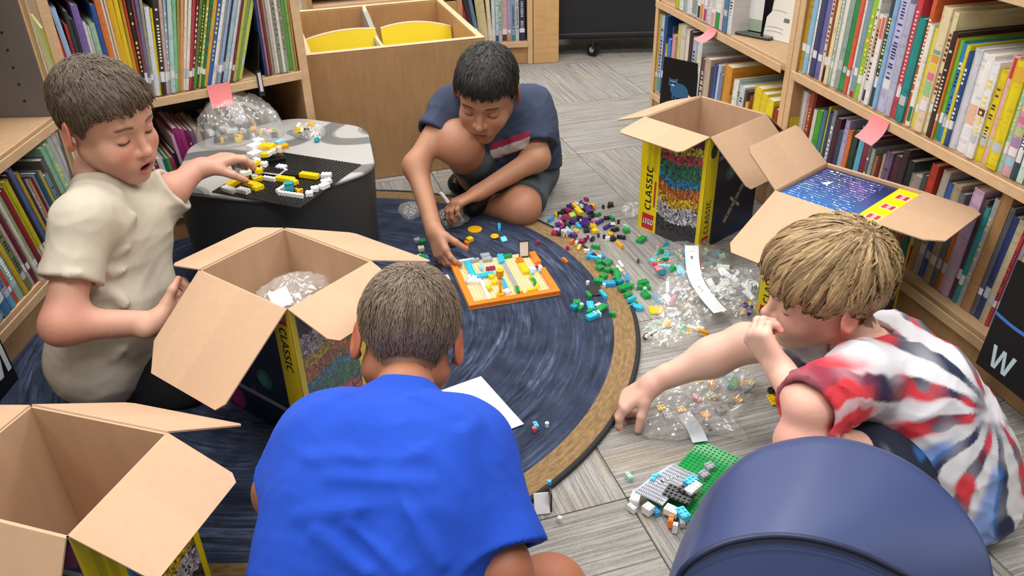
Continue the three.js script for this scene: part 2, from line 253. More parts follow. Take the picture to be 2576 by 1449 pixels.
// lower shelf, far section
shelfRow(FR, 'fl', 0.097, 0.2, [
  [1647, '#c9a640', 0.270], [1652, '#a9cbe8', 0.270, { bands: [[0.02, 0.2, '#4a9a8a']] }], [1660, '#1f4a86', 0.276], [1667, '#c9a640', 0.184], [1672, '#3f78c4', 0.207], [1680, '#27315e', 0.253], [1684, '#d8a0b0', 0.230], [1692, '#d9cf6a', 0.270], [1700, '#d8d6c8', 0.276], [1712, '#e4e0d2', 0.270], [1722, '#3c2c2c', 0.270], [1731, '#b9c0d4', 0.259], [1740, '#d6dde2', 0.253], [1752, '#6b4a48', 0.207], [1764, '#cbb8a4', 0.218], [1778, '#4c4442', 0.196], [1786, '#3552a4', 0.213], [1793, '#c7d2e4', 0.218], [1800, '#7d8fb4', 0.196], [1808, '#e09a28', 0.230, { title: null }], [1826, '#b9793a', 0.149], [1832, '#f0efe2', 0.201], [1844, '#8fb0ac', 0.209], [1850, '#d3dade', 0.198], [1862, '#55484a', 0.190], [1868, '#e2c12c', 0.161], [1874, '#8a3a2c', 0.184], [1880, '#e8d21e', 0.218, { title: null }], [1897, '#e3cc14', 0.213, { title: null }], [1912, '#e9d81e', 0.207, { title: null }], [1930, '#8e1f2a', 0.190, { lean: -6 }], [1944, '#a02632', 0.184, { lean: -7 }], [1955, '#e6d21e', 0.190, { lean: -8, title: null }],
], 1968, { where: 'low shelf behind the raccoon sign', group: 'books on the low shelf behind the raccoon sign', tall: 0.25, small: 0.18, sticker: 0.2, depth: 0.2, lean: (t) => t > 0.5 ? -3 : -1 });
// lower shelf, near section
shelfRow(FR, 'rl', 0.097, 0.26, [
  [1982, '#d99b2a', 0.254, { lean: -3 }], [1994, '#c8462e', 0.260], [2003, '#ecebee', 0.260], [2014, '#d9a9b4', 0.260], [2020, '#b9622e', 0.267], [2027, '#7a1f34', 0.270], [2034, '#e7efe4', 0.229], [2043, '#58b03c', 0.235, { title: null }], [2056, '#4f86a8', 0.241], [2064, '#d8d13a', 0.254], [2068, '#3e4f66', 0.241], [2077, '#8fa0b8', 0.254], [2086, '#4a2438', 0.241], [2100, '#34506e', 0.216], [2110, '#b7b2e0', 0.248], [2120, '#df7a46', 0.229], [2130, '#274f42', 0.235], [2141, '#18241f', 0.191], [2148, '#66b8de', 0.254], [2160, '#8a2f46', 0.235], [2172, '#6d6168', 0.229], [2180, '#a9b8be', 0.216], [2188, '#a88a5c', 0.203], [2196, '#7d2a2a', 0.203], [2204, '#c7b8a0', 0.216], [2212, '#7a6f9a', 0.229], [2228, '#58324a', 0.229], [2246, '#44333f', 0.254], [2260, '#1e3330', 0.235], [2276, '#a39a94', 0.210], [2300, '#4b5254', 0.222], [2312, '#c44236', 0.254], [2328, '#c79a52', 0.178], [2340, '#bbb7b2', 0.254], [2356, '#3f66b0', 0.235], [2372, '#b9a98a', 0.241], [2390, '#6f7480', 0.229], [2404, '#d07a3a', 0.203], [2416, '#d9b9e0', 0.254], [2440, '#57404f', 0.241], [2452, '#2a9aa0', 0.229], [2462, '#a9b4c0', 0.254], [2474, '#b0885a', 0.270, { title: null }], [2500, '#5d5f6a', 0.254], [2512, '#2e3f74', 0.241], [2528, '#cfc0a0', 0.241], [2544, '#c43f3f', 0.216], [2552, '#a89ac0', 0.229], [2562, '#d8d020', 0.241], [2574, '#394150', 0.241], [2592, '#cfd2d8', 0.241], [2612, '#8a6a5a', 0.241], [2640, '#3f6a8a', 0.241],
], 2670, { where: 'low shelf behind the blond boy', group: 'books on the low shelf behind the blond boy', tall: 0.25, small: 0.2, sticker: 0.2, depth: 0.18, z: -0.03, lean: (t) => -2 - t * 3 });
// upper shelf behind the ottoman: columns taken at a height of 0.5
shelfRow(FL, 'lu', 0.405, 0.52, [
  [134, '#c9cf4a', 0.2, { lean: 2 }], [143, '#b3c4e6', 0.2, { lean: 3 }], [152, '#8f2250', 0.2, { lean: 3 }], [162, '#c9352e', 0.205, { lean: 4 }], [174, '#9dbbe6', 0.24, { lean: 3 }], [188, '#b63a34', 0.2], [196, '#34383e', 0.23], [206, '#1f2a30', 0.21], [216, '#7d66b4', 0.24, { title: null }], [233, '#d9d8dc', 0.2], [241, '#c8d2d0', 0.19], [248, '#9fc9ae', 0.195], [262, '#2a57a4', 0.235], [274, '#dd7a3a', 0.25], [288, '#efe8da', 0.25], [295, '#e6c9b4', 0.25], [301, '#e0b41c', 0.26, { title: null }], [316, '#e6ca20', 0.26, { title: null }], [328, '#c99a24', 0.255], [336, '#b8402c', 0.25], [343, '#1d1a1e', 0.25], [353, '#8a3a4e', 0.25], [360, '#6f6f96', 0.235], [369, '#a3a08a', 0.25], [377, '#dfe3f0', 0.215], [389, '#e2cf1e', 0.21], [396, '#35302a', 0.25], [409, '#d9b4ac', 0.235], [418, '#a3bfd8', 0.24], [426, '#b9d9d6', 0.235], [437, '#86c4a2', 0.25], [447, '#9a9a3e', 0.245], [455, '#dd9a72', 0.25], [464, '#efe9dc', 0.25], [472, '#eee4e0', 0.25], [480, '#b0404a', 0.25], [489, '#7a2232', 0.25], [496, '#5e8a3a', 0.25], [504, '#2d6a3e', 0.25], [512, '#b4b84a', 0.245], [519, '#1f7a5a', 0.25], [527, '#dfae3c', 0.25], [537, '#3a62ae', 0.25], [548, '#e9eaee', 0.235], [557, '#9aa0a4', 0.24], [563, '#8fb2d6', 0.235], [571, '#3b3344', 0.245], [578, '#a9c6dc', 0.24], [589, '#cfd6da', 0.245], [597, '#7a2a30', 0.21], [603, '#b4bb52', 0.245], [612, '#7fa45e', 0.245], [620, '#c4cc62', 0.25, { lean: -20 }],
], 630, { where: 'upper shelf behind the ottoman', group: 'picture books on the upper shelf behind the ottoman', tall: 0.248, small: 0.2, sticker: 0.14, depth: 0.19, z: 0.0, lean: (t) => lerp(0, -19, sstep(0.22, 0.85, t)) });
shelfRow(FL, 'lu2', 0.405, 0.48, [
  [657, '#23386e', 0.235], [664, '#b58a8a', 0.235], [670, '#7d2a34', 0.24], [676, '#9c9a8c', 0.235], [683, '#c4b8b4', 0.235], [690, '#e6e4d8', 0.24], [697, '#8f968a', 0.24], [704, '#dbe3e0', 0.24], [711, '#9aa38c', 0.23], [719, '#5f9a4e', 0.24], [731, '#8fae5a', 0.235], [738, '#c98a4a', 0.23],
], 742, { where: 'upper shelf by the black book support', group: 'books next to the black book support', tall: 0.3, small: 0.1, depth: 0.19, z: 0, lean: () => -1 });
// lower shelf behind the ottoman
shelfRow(FL, 'll', 0.097, 0.2, [
  [388, '#c9b1b4', 0.16], [398, '#9a2a4a', 0.13], [407, '#dfe0dc', 0.145], [420, '#2b6f8a', 0.14], [428, '#4f9a4c', 0.14], [438, '#b33a62', 0.14], [448, '#2a2330', 0.15], [458, '#d4a9c0', 0.2], [466, '#9c2b78', 0.215, { title: null }], [482, '#b8388a', 0.21], [494, '#7a2260', 0.205], [504, '#8a6a94', 0.2], [516, '#d6c9b4', 0.2], [530, '#54424e', 0.19], [545, '#8f7a6a', 0.18], [560, '#39414a', 0.2], [580, '#c9b68a', 0.19], [600, '#3f3a40', 0.18], [622, '#6f5a6a', 0.19], [640, '#2f3438', 0.19], [655, '#bfae84', 0.2, { lean: 8 }],
], 668, { where: 'low shelf behind the ottoman', group: 'books on the low shelf behind the ottoman', tall: 0.2, small: 0.145, depth: 0.17, z: -0.01, lean: (t) => 5 });
shelfRow(FL, 'll2', 0.097, 0.22, [[698, '#86b84a', 0.19, { lean: 9 }], [706, '#6f8fd0', 0.2, { lean: 10, title: null }], [718, '#c3c9d0', 0.18, { lean: 11 }]], 726, { where: 'low shelf by the yellow bin', group: 'three leaning books by the yellow bin', tall: 0.3, small: 0.1, depth: 0.17, z: -0.01, lean: () => 9 });
// low shelf beside the boy in cream
shelfRow(FLL, 'sl', 0.097, 0.16, [
  [-60, '#c44a3a', 0.2], [-40, '#8fb4c4', 0.2], [-18, '#3f7ab0', 0.2], [2, '#5aa6d0', 0.19], [15, '#c4492e', 0.2], [24, '#8fb8b4', 0.21], [38, '#c9a62a', 0.22], [46, '#6f7a52', 0.225], [58, '#b9a9a4', 0.23], [66, '#6b1f34', 0.235], [74, '#d8d8c4', 0.24], [80, '#a0a58a', 0.24], [88, '#8c2630', 0.24], [97, '#b7b420', 0.245], [104, '#c9c22a', 0.25, { title: null }], [112, '#2c2026', 0.26], [119, '#4f6fae', 0.265], [127, '#c9a83e', 0.25], [132, '#3a3a40', 0.225], [138, '#b3b8be', 0.22], [142, '#c99a7a', 0.215], [147, '#7a2c34', 0.215], [151, '#8a9aa0', 0.22], [156, '#2f557f', 0.22], [163, '#c9b73a', 0.215], [169, '#6f9aa8', 0.2], [176, '#5f6068', 0.235], [185, '#8fc0a2', 0.26], [194, '#a6cfb4', 0.26], [203, '#c4c7cc', 0.27], [212, '#d4d6d8', 0.27], [220, '#e0e0e0', 0.27],
], 228, { where: 'low shelf beside the boy in cream', group: 'books on the low shelf beside the boy in cream', tall: 0.245, small: 0.21, sticker: 0.16, depth: 0.19, z: -0.005, lean: (t) => lerp(13, 12, t) });

// black book support between the leaning and the upright books
{
  const x = FL.xAt(640, 0.48), p = FL.pt(x, 0.406, -0.09), t = thing('book_support', 'black metal book support at the end of the leaning picture books', 'book support', [p.x, p.y, p.z], FL.turn);
  const a = box(0.003, 0.24, 0.17, 0, 0.12, 0); a.applyMatrix4(new THREE.Matrix4().makeRotationZ(-0.18)); obj('upright_plate', a, M('#0d0d0f', 0.5), t);
  obj('base_plate', box(0.05, 0.002, 0.15, 0.03, 0.001, 0), M('#0d0d0f', 0.5), t);
  const q = FL.pt(FL.xAt(648, 0.405), 0.37, 0.016), k = thing('shelf_label_holder', 'narrow clear label holder clipped to the shelf edge above pink books', 'label holder', [q.x, q.y, q.z], FL.turn);
  obj('clip', box(0.014, 0.07, 0.003, 0, 0.025, 0), M('#1d1e22', 0.3), k); obj('clear_strip', box(0.008, 0.05, 0.002, 0, 0.028, 0.003), M('#c9ccd2', 0.2), k);
}
// sticky notes
const noteMat = M('#f48f94', 0.75, { side: 2 });
function stickyNote(F, px, h, label, w, hh, lift, skew) {
  const x = F.xAt(px, h), p = F.pt(x, h, 0.0165), t = thing('sticky_note', label, 'sticky note', [p.x, p.y, p.z], F.turn, 'pink sticky notes on shelf edges');
  const g = new THREE.PlaneGeometry(w, hh, 6, 14), q = g.attributes.position;
  for (let i = 0; i < q.count; i++) { const y = q.getY(i) - hh / 2, s = -y / hh; q.setXYZ(i, q.getX(i) + skew * s * s * hh, y * (1 - 0.15 * s * lift), 0.0012 + lift * hh * s * s * 0.75); }
  g.computeVertexNormals(); const sheet = obj('paper', g, noteMat, t); return t;
}
stickyNote(FL, 543, 0.414, 'pink sticky note on the shelf edge above the clear bag of bricks', 0.058, 0.06, 0.2, 0);
stickyNote(FR, 1806, 0.422, 'pink sticky note curling off the shelf edge near the raccoon sign', 0.055, 0.05, 0.9, -0.5);
stickyNote(FR, 2232, 0.415, 'pink sticky note on the shelf edge above the low picture books', 0.062, 0.062, 0.45, -0.25);
// letter signs
function letterSign(name, label, F, x, y, z, w, h, tilt, draw, yaw = 0) {
  const p = F.pt(x, y, z), t = thing(name, label, 'sign', [p.x, p.y, p.z], F.turn + yaw); t.rotation.x = tilt;
  obj('board', box(w, h, 0.004, 0, h / 2, 0), M('#0b0b0e', 0.35), t);
  const g = new THREE.PlaneGeometry(w, h); g.translate(0, h / 2, 0.0024);
  obj('print', g, new THREE.MeshPhysicalMaterial({ map: canvas(512, Math.round(512 * h / w), draw), roughness: 0.4 }), t);
  obj('easel_foot', box(w * 0.6, 0.003, 0.05, 0, 0.002, -0.03), M('#0b0b0e', 0.35), t); return t;
}
{
  const x0 = FR.xAt(1690, 0.2), x1 = FR.xAt(1775, 0.2);
  letterSign('animal_sign', 'black letter sign with a blue raccoon standing before the low books', FR, (x0 + x1) / 2, 0.1, 0.035, 0.135, 0.18, -0.06, (c, w, h) => {
    c.fillStyle = '#08080b'; c.fillRect(0, 0, w, h); const B = '#2f5f86';
    c.fillStyle = B; c.beginPath(); c.ellipse(w * 0.52, h * 0.55, w * 0.26, h * 0.13, 0.05, 0, 7); c.fill(); c.beginPath(); c.ellipse(w * 0.33, h * 0.44, w * 0.13, h * 0.075, -0.1, 0, 7); c.fill();
    c.beginPath(); c.moveTo(w * 0.21, h * 0.42); c.lineTo(w * 0.2, h * 0.34); c.lineTo(w * 0.29, h * 0.385); c.moveTo(w * 0.37, h * 0.38); c.lineTo(w * 0.45, h * 0.335); c.lineTo(w * 0.46, h * 0.42); c.fill();
    for (const k of [0.33, 0.42, 0.6, 0.7]) { c.fillRect(w * k, h * 0.6, w * 0.05, h * 0.13); }
    c.fillStyle = '#16304a'; c.beginPath(); c.ellipse(w * 0.28, h * 0.44, w * 0.045, h * 0.02, 0, 0, 7); c.ellipse(w * 0.38, h * 0.44, w * 0.045, h * 0.02, 0, 0, 7); c.fill();
    c.fillStyle = '#c8d2dc'; c.beginPath(); c.ellipse(w * 0.33, h * 0.475, w * 0.05, h * 0.016, 0, 0, 7); c.fill(); c.fillRect(w * 0.24, h * 0.405, w * 0.18, h * 0.008);
    c.fillStyle = B; c.beginPath(); c.ellipse(w * 0.78, h * 0.6, w * 0.07, h * 0.035, 0.4, 0, 7); c.fill(); c.fillStyle = '#e6dfe2'; c.beginPath(); c.ellipse(w * 0.83, h * 0.62, w * 0.04, h * 0.022, 0.4, 0, 7); c.fill();
    c.fillStyle = '#1d2026'; c.fillRect(w * 0.2, h * 0.75, w * 0.6, h * 0.012);
  }, 0.55);
  letterSign('animal_sign', 'black letter sign with a white W and a blue whale', FR, FR.xAt(2557, 0.16, 0.06) + 0.01, 0.085, 0.06, 0.165, 0.225, -0.08, (c, w, h) => {
    c.fillStyle = '#0a0a0e'; c.fillRect(0, 0, w, h);
    c.fillStyle = '#2c3ba4'; c.beginPath(); c.moveTo(w * 0.62, h * 0.52); c.bezierCurveTo(w * 0.6, h * 0.28, w * 0.95, h * 0.18, w * 1.02, h * 0.16); c.lineTo(w * 1.02, h * 0.66); c.bezierCurveTo(w * 0.8, h * 0.76, w * 0.64, h * 0.7, w * 0.62, h * 0.52); c.fill();
    c.beginPath(); c.moveTo(w * 0.5, h * 0.02); c.bezierCurveTo(w * 0.6, h * 0.14, w * 0.8, h * 0.12, w * 0.9, h * 0.06); c.lineTo(w * 0.84, h * 0.2); c.bezierCurveTo(w * 0.7, h * 0.16, w * 0.56, h * 0.14, w * 0.5, h * 0.02); c.fill();
    c.strokeStyle = '#3f78d0'; c.lineWidth = h * 0.03; c.beginPath(); c.moveTo(0, h * 0.49); c.quadraticCurveTo(w * 0.3, h * 0.53, w * 0.62, h * 0.5); c.stroke();
    c.fillStyle = '#c4dbe6'; c.font = `bold ${Math.round(h * 0.27)}px sans-serif`; c.fillText('W', w * 0.13, h * 0.93);
  });
  const p = FR.pt(FR.xAt(2545, 0.1, 0.06), 0, 0.075);
  letterSign('animal_sign', 'black letter sign with a white letter stroke beside the boy in cream', FLL, FLL.xAt(8, 0.07, 0.04) - 0.055, 0.001, 0.04, 0.15, 0.2, -0.05, (c, w, h) => {
    c.fillStyle = '#0a0a0e'; c.fillRect(0, 0, w, h); c.fillStyle = '#dfe6ec'; c.font = `bold ${Math.round(h * 0.5)}px sans-serif`; c.fillText('M', w * 0.42, h * 0.8);
  });
}
// display stand and papers on the far shelf
{
  const x0 = FR.xAt(1835, 0.42, -0.06), x1 = FR.xAt(1925, 0.42, -0.06), xc = (x0 + x1) / 2, p = FR.pt(xc + 0.02, 0.416, -0.07);
  const t = thing('sign_stand', 'black acrylic sign stand holding a picture card on the far shelf', 'sign stand', [p.x, p.y, p.z], FR.turn + 0.5);
  obj('base', rbox(0.15, 0.008, 0.075, 0.003, 0, 0.004, 0), M('#0a0a0c', 0.15, { clearcoat: 1 }), t);
  obj('upright', box(0.026, 0.26, 0.006, -0.044, 0.135, 0), M('#0a0a0c', 0.2), t); obj('upright', box(0.026, 0.26, 0.006, 0.04, 0.135, 0), M('#0a0a0c', 0.2), t);
  const g = new THREE.PlaneGeometry(0.06, 0.24); g.translate(-0.002, 0.13, 0.002);
  obj('picture_card', g, new THREE.MeshPhysicalMaterial({ map: canvas(128, 512, (c, w, h) => { c.fillStyle = '#dfe3e6'; c.fillRect(0, 0, w, h); c.fillStyle = '#d9804a'; c.beginPath(); c.ellipse(w * 0.35, h * 0.53, w * 0.16, h * 0.04, 0, 0, 7); c.fill(); c.fillStyle = '#9fb0a0'; c.fillRect(0, h * 0.86, w, h * 0.14); c.fillStyle = '#b5bcc4'; c.fillRect(w * 0.4, h * 0.5, w * 0.6, h * 0.05); }), roughness: 0.4 }), t);
  obj('back_plate', box(0.06, 0.24, 0.002, -0.002, 0.13, -0.001), M('#202226', 0.4), t);
  const q = FR.pt(FR.xAt(1975, 0.43, -0.12), 0.416, -0.1), u = thing('paper_sheet', 'white printed sheet propped beside the black sign stand', 'paper', [q.x, q.y, q.z], FR.turn + 0.35); u.rotation.x = -0.12;
  const gg = box(0.11, 0.14, 0.0015, 0, 0.07, 0); obj('sheet', gg, M('#dfe0dc', 0.7), u);
  const pg = new THREE.PlaneGeometry(0.11, 0.14); pg.translate(0, 0.07, 0.0012); obj('print', pg, new THREE.MeshPhysicalMaterial({ map: canvas(256, 320, (c, w, h) => { c.fillStyle = '#e2e2dd'; c.fillRect(0, 0, w, h); c.strokeStyle = '#9aa0a4'; c.lineWidth = 5; for (const y of [0.45, 0.78, 0.86]) { c.beginPath(); c.moveTo(w * 0.05, h * y); c.quadraticCurveTo(w * 0.4, h * (y - 0.04), w * 0.6, h * y); c.stroke(); } c.fillStyle = '#6a6f74'; c.fillRect(w * 0.55, h * 0.55, w * 0.18, h * 0.08); }), roughness: 0.8 }), u);
}
// ---------- browser bin ----------
{
  const F = frame(-0.576, -2.392, 0.957, -0.29), D = 0.58, Wd = 0.535, Ht = 0.405, th = 0.02;
  const t = thing('book_bin', 'maple book browser bin with yellow dividers behind the crouching boy', 'book bin', [F.ox, 0, F.oz], F.turn);
  const part = (n, w, h, d, x, y, z, m) => { const g = rbox(w, h, d, 0.003, 0, 0, 0, 2); boxUV(g, 0.7, rnd(), rnd()); g.translate(x, y, z); return obj(n, g, m, t); };
  part('front_panel', Wd, Ht, th, Wd / 2, Ht / 2, -th / 2, woodPanel); part('edge_strip', Wd, 0.004, th + 0.001, Wd / 2, Ht + 0.002, -th / 2, woodEdge);
  part('rear_panel', Wd, Ht, th, Wd / 2, Ht / 2, -D + th / 2, woodInner); part('edge_strip', Wd, 0.004, th, Wd / 2, Ht + 0.002, -D + th / 2, woodEdge);
  for (const x of [th / 2, Wd - th / 2]) { part('side_panel', th, Ht, D - th * 2, x, Ht / 2, -D / 2, woodInner); part('edge_strip', th, 0.004, D - th * 2, x, Ht + 0.002, -D / 2, woodEdge); }
  part('bottom_board', Wd - 0.04, 0.02, D - 0.04, Wd / 2, 0.2, -D / 2, woodDark);
  // centre divider with a dipped top edge
  const s = new THREE.Shape(); s.moveTo(0, 0); s.lineTo(D - 2 * th, 0); s.lineTo(D - 2 * th, 0.19); s.bezierCurveTo(D * 0.75, 0.185, D * 0.6, 0.135, D * 0.35, 0.13); s.bezierCurveTo(D * 0.2, 0.13, 0.06, 0.15, 0, 0.18); s.lineTo(0, 0);
  const dg = new THREE.ExtrudeGeometry(s, { depth: 0.016, bevelEnabled: false, curveSegments: 20 }); dg.rotateY(Math.PI / 2); dg.translate(Wd / 2 - 0.02, 0.211, -th); obj('divider', dg, M('#8d8984', 0.6), t);
  const et = []; for (let i = 0; i < 24; i++) { const u0 = i / 24, u1 = (i + 1) / 24, f = (u) => { const z = u * (D - 2 * th); const k = clamp(z / (D - 2 * th)); return 0.182 - 0.052 * Math.sin(Math.PI * clamp(k * 0.98 + 0.02)) ** 0.8 + 0.008 * k; }; et.push(V(0, f(u0), -th - u0 * (D - 2 * th))); if (i === 23) et.push(V(0, f(1), -th - (D - 2 * th))); }
  const tg = new THREE.ExtrudeGeometry(new THREE.Shape([new THREE.Vector2(-0.005, -0.011), new THREE.Vector2(0.005, -0.011), new THREE.Vector2(0.005, 0.011), new THREE.Vector2(-0.005, 0.011)]), { steps: 40, bevelEnabled: false, extrudePath: new THREE.CatmullRomCurve3(et) });
  tg.translate(Wd / 2 - 0.012, 0.211, 0); obj('edge_strip', tg, woodEdge, t);
  // yellow boards with arched top edges
  for (const k of [0, 1]) {
    const w = Wd / 2 - 0.034, y = new THREE.Shape(); const h0 = k ? 0.165 : 0.15, h1 = k ? 0.15 : 0.165; y.moveTo(0, 0); y.lineTo(w, 0); y.lineTo(w, h1); y.quadraticCurveTo(w * (k ? 0.5 : 0.6), k ? 0.192 : 0.182, 0, h0); y.lineTo(0, 0);
    const g = new THREE.ExtrudeGeometry(y, { depth: 0.012, bevelEnabled: false, curveSegments: 18 }); g.rotateX(-0.32); g.translate(k ? Wd / 2 + 0.008 : 0.024, 0.218, -0.3); obj('yellow_board', g, M('#e0c800', 0.5), t);
    const pts = []; for (let i = 0; i <= 16; i++) { const u = i / 16, a = 1 - u, c = k ? 0.192 : 0.182; pts.push(V(w * u, a * a * h0 + 2 * a * u * c + u * u * h1, 0.006)); }
    const e = new THREE.TubeGeometry(new THREE.CatmullRomCurve3(pts), 24, 0.0065, 6); e.rotateX(-0.32); e.translate(k ? Wd / 2 + 0.008 : 0.024, 0.218, -0.3); obj('edge_strip', e, woodEdge, t);
  }
}
// ---------- low cabinet behind the bin, with a dark slot ----------
{
  const F = frame(-0.72, -3.13, 0.957, -0.29), t = thing('side_cabinet', 'low maple cabinet with a dark slot behind the yellow bin', 'cabinet', [F.ox, 0, F.oz], F.turn);
  const part = (n, w, h, d, x, y, z, m) => { const g = rbox(w, h, d, 0.002, 0, 0, 0, 1); boxUV(g, 0.7); g.translate(x, y, z); return obj(n, g, m, t); };
  part('side_panel', 0.02, 0.62, 0.3, 0.01, 0.31, -0.15, woodInner); part('side_panel', 0.02, 0.62, 0.3, 0.57, 0.31, -0.15, woodInner); part('back_panel', 0.54, 0.62, 0.01, 0.29, 0.31, -0.29, greyDark); part('top_panel', 0.58, 0.02, 0.3, 0.29, 0.63, -0.15, woodH);
  part('front_panel', 0.54, 0.33, 0.016, 0.29, 0.19, -0.01, woodPanel); part('shelf', 0.54, 0.02, 0.27, 0.29, 0.37, -0.14, woodH);
  part('front_panel', 0.54, 0.2, 0.016, 0.29, 0.52, -0.03, woodDark);
}
// ---------- back bookcase and its books ----------
{
  const c0 = onY(1405, 157), c1 = onY(1343, 160), d = c0.clone().sub(onY(1240, 163)); const F = frame(c1.x - 0.62, c1.z + 0.62 * 0.11, 0.994, -0.11), x1 = 0.62;
  bookcase(F, 'pale maple bookcase at the far end of the room', 0, x1, [0.1, 0.42], { top: 0.8, depth: 0.3 });
  const p = F.pt(x1 + 0.058, 0, 0.004), e = thing('end_panel', 'broad pale maple end panel beside the far bookcase', 'panel', [p.x, 0, p.z], F.turn);
  const g = rbox(0.112, 0.82, 0.3, 0.003, 0, 0.41, -0.15, 1); boxUV(g, 0.8); obj('panel', g, woodMat('#eed9b4', 1.3, 1.3), e); obj('plinth', box(0.104, 0.012, 0.28, 0, 0.004, -0.15), M('#222', 0.8), e);
  seed = 55;
  shelfRow(F, 'bk', 0.1, 0.14, [[1095, '#8a9a5a', 0.2, { lean: 14 }], [1110, '#5a7a4a', 0.2, { lean: 14 }], [1125, '#3f5a3a', 0.21, { lean: 14 }], [1138, '#a8b48a', 0.21, { lean: 13 }], [1150, '#c4423e', 0.21, { lean: 13 }], [1160, '#8a2430', 0.205, { lean: 13 }], [1172, '#b83a44', 0.205, { lean: 12 }], [1184, '#39404a', 0.2, { lean: 11 }], [1195, '#6f93b8', 0.2, { lean: 10 }], [1205, '#e2d5a8', 0.21, { lean: 6 }], [1228, '#efe6c4', 0.2, { lean: 3 }], [1238, '#dfe6ea', 0.2], [1246, '#9cc4d8', 0.2, { bands: [[0.02, 0.14, '#2a4a86']] }], [1256, '#b9dcc4', 0.2], [1263, '#c9aab4', 0.2, { bands: [[0.02, 0.16, '#6b2a3c']] }], [1277, '#a8a4c8', 0.2, { bands: [[0.02, 0.12, '#cfa03a']] }], [1286, '#8fa8cc', 0.2, { bands: [[0.02, 0.14, '#4a8a7a']] }], [1298, '#d8d9de', 0.2], [1306, '#2c3052', 0.2, { title: ['#c9ccd8', 8] }]], 1322, { where: 'far bookcase beyond the bin', group: 'books on the far bookcase beyond the bin', tall: 0.208, small: 0.1, sticker: 0.16, depth: 0.16, z: -0.004, lean: () => 0 });
}
// ---------- dark rolling cart ----------
{
  const a = onY(1440, 150), b = onY(1640, 158), t = thing('rolling_cart', 'dark navy rolling cart on black casters at the far end', 'cart', [a.x - 0.06, 0, a.z - 0.05], 0);
  obj('body', rbox(0.62, 0.5, 0.42, 0.02, 0.29, 0.335, -0.2), M('#14171f', 0.6), t); obj('bumper', rbox(0.64, 0.03, 0.44, 0.012, 0.29, 0.095, -0.2), M('#0e1016', 0.6), t); obj('lid', rbox(0.63, 0.03, 0.43, 0.012, 0.29, 0.6, -0.2), M('#0e1016', 0.5), t);
  for (const [x, z] of [[0.155, 0.0], [0.5, 0.0], [0.1, -0.38], [0.5, -0.38]]) {
    const w = new THREE.CylinderGeometry(0.03, 0.03, 0.02, 20); w.rotateZ(Math.PI / 2); w.rotateY(0.9); w.translate(x, 0.03, z); const c = obj('caster', w, M('#0a0a0b', 0.5), t);
    const h = new THREE.CylinderGeometry(0.012, 0.012, 0.024, 16); h.rotateZ(Math.PI / 2); h.rotateY(0.9); h.translate(x, 0.03, z); obj('hub', h, M('#9a9ca0', 0.3), c); obj('fork', box(0.012, 0.05, 0.03, x, 0.06, z), M('#1a1b1e', 0.5), c);
  }
}
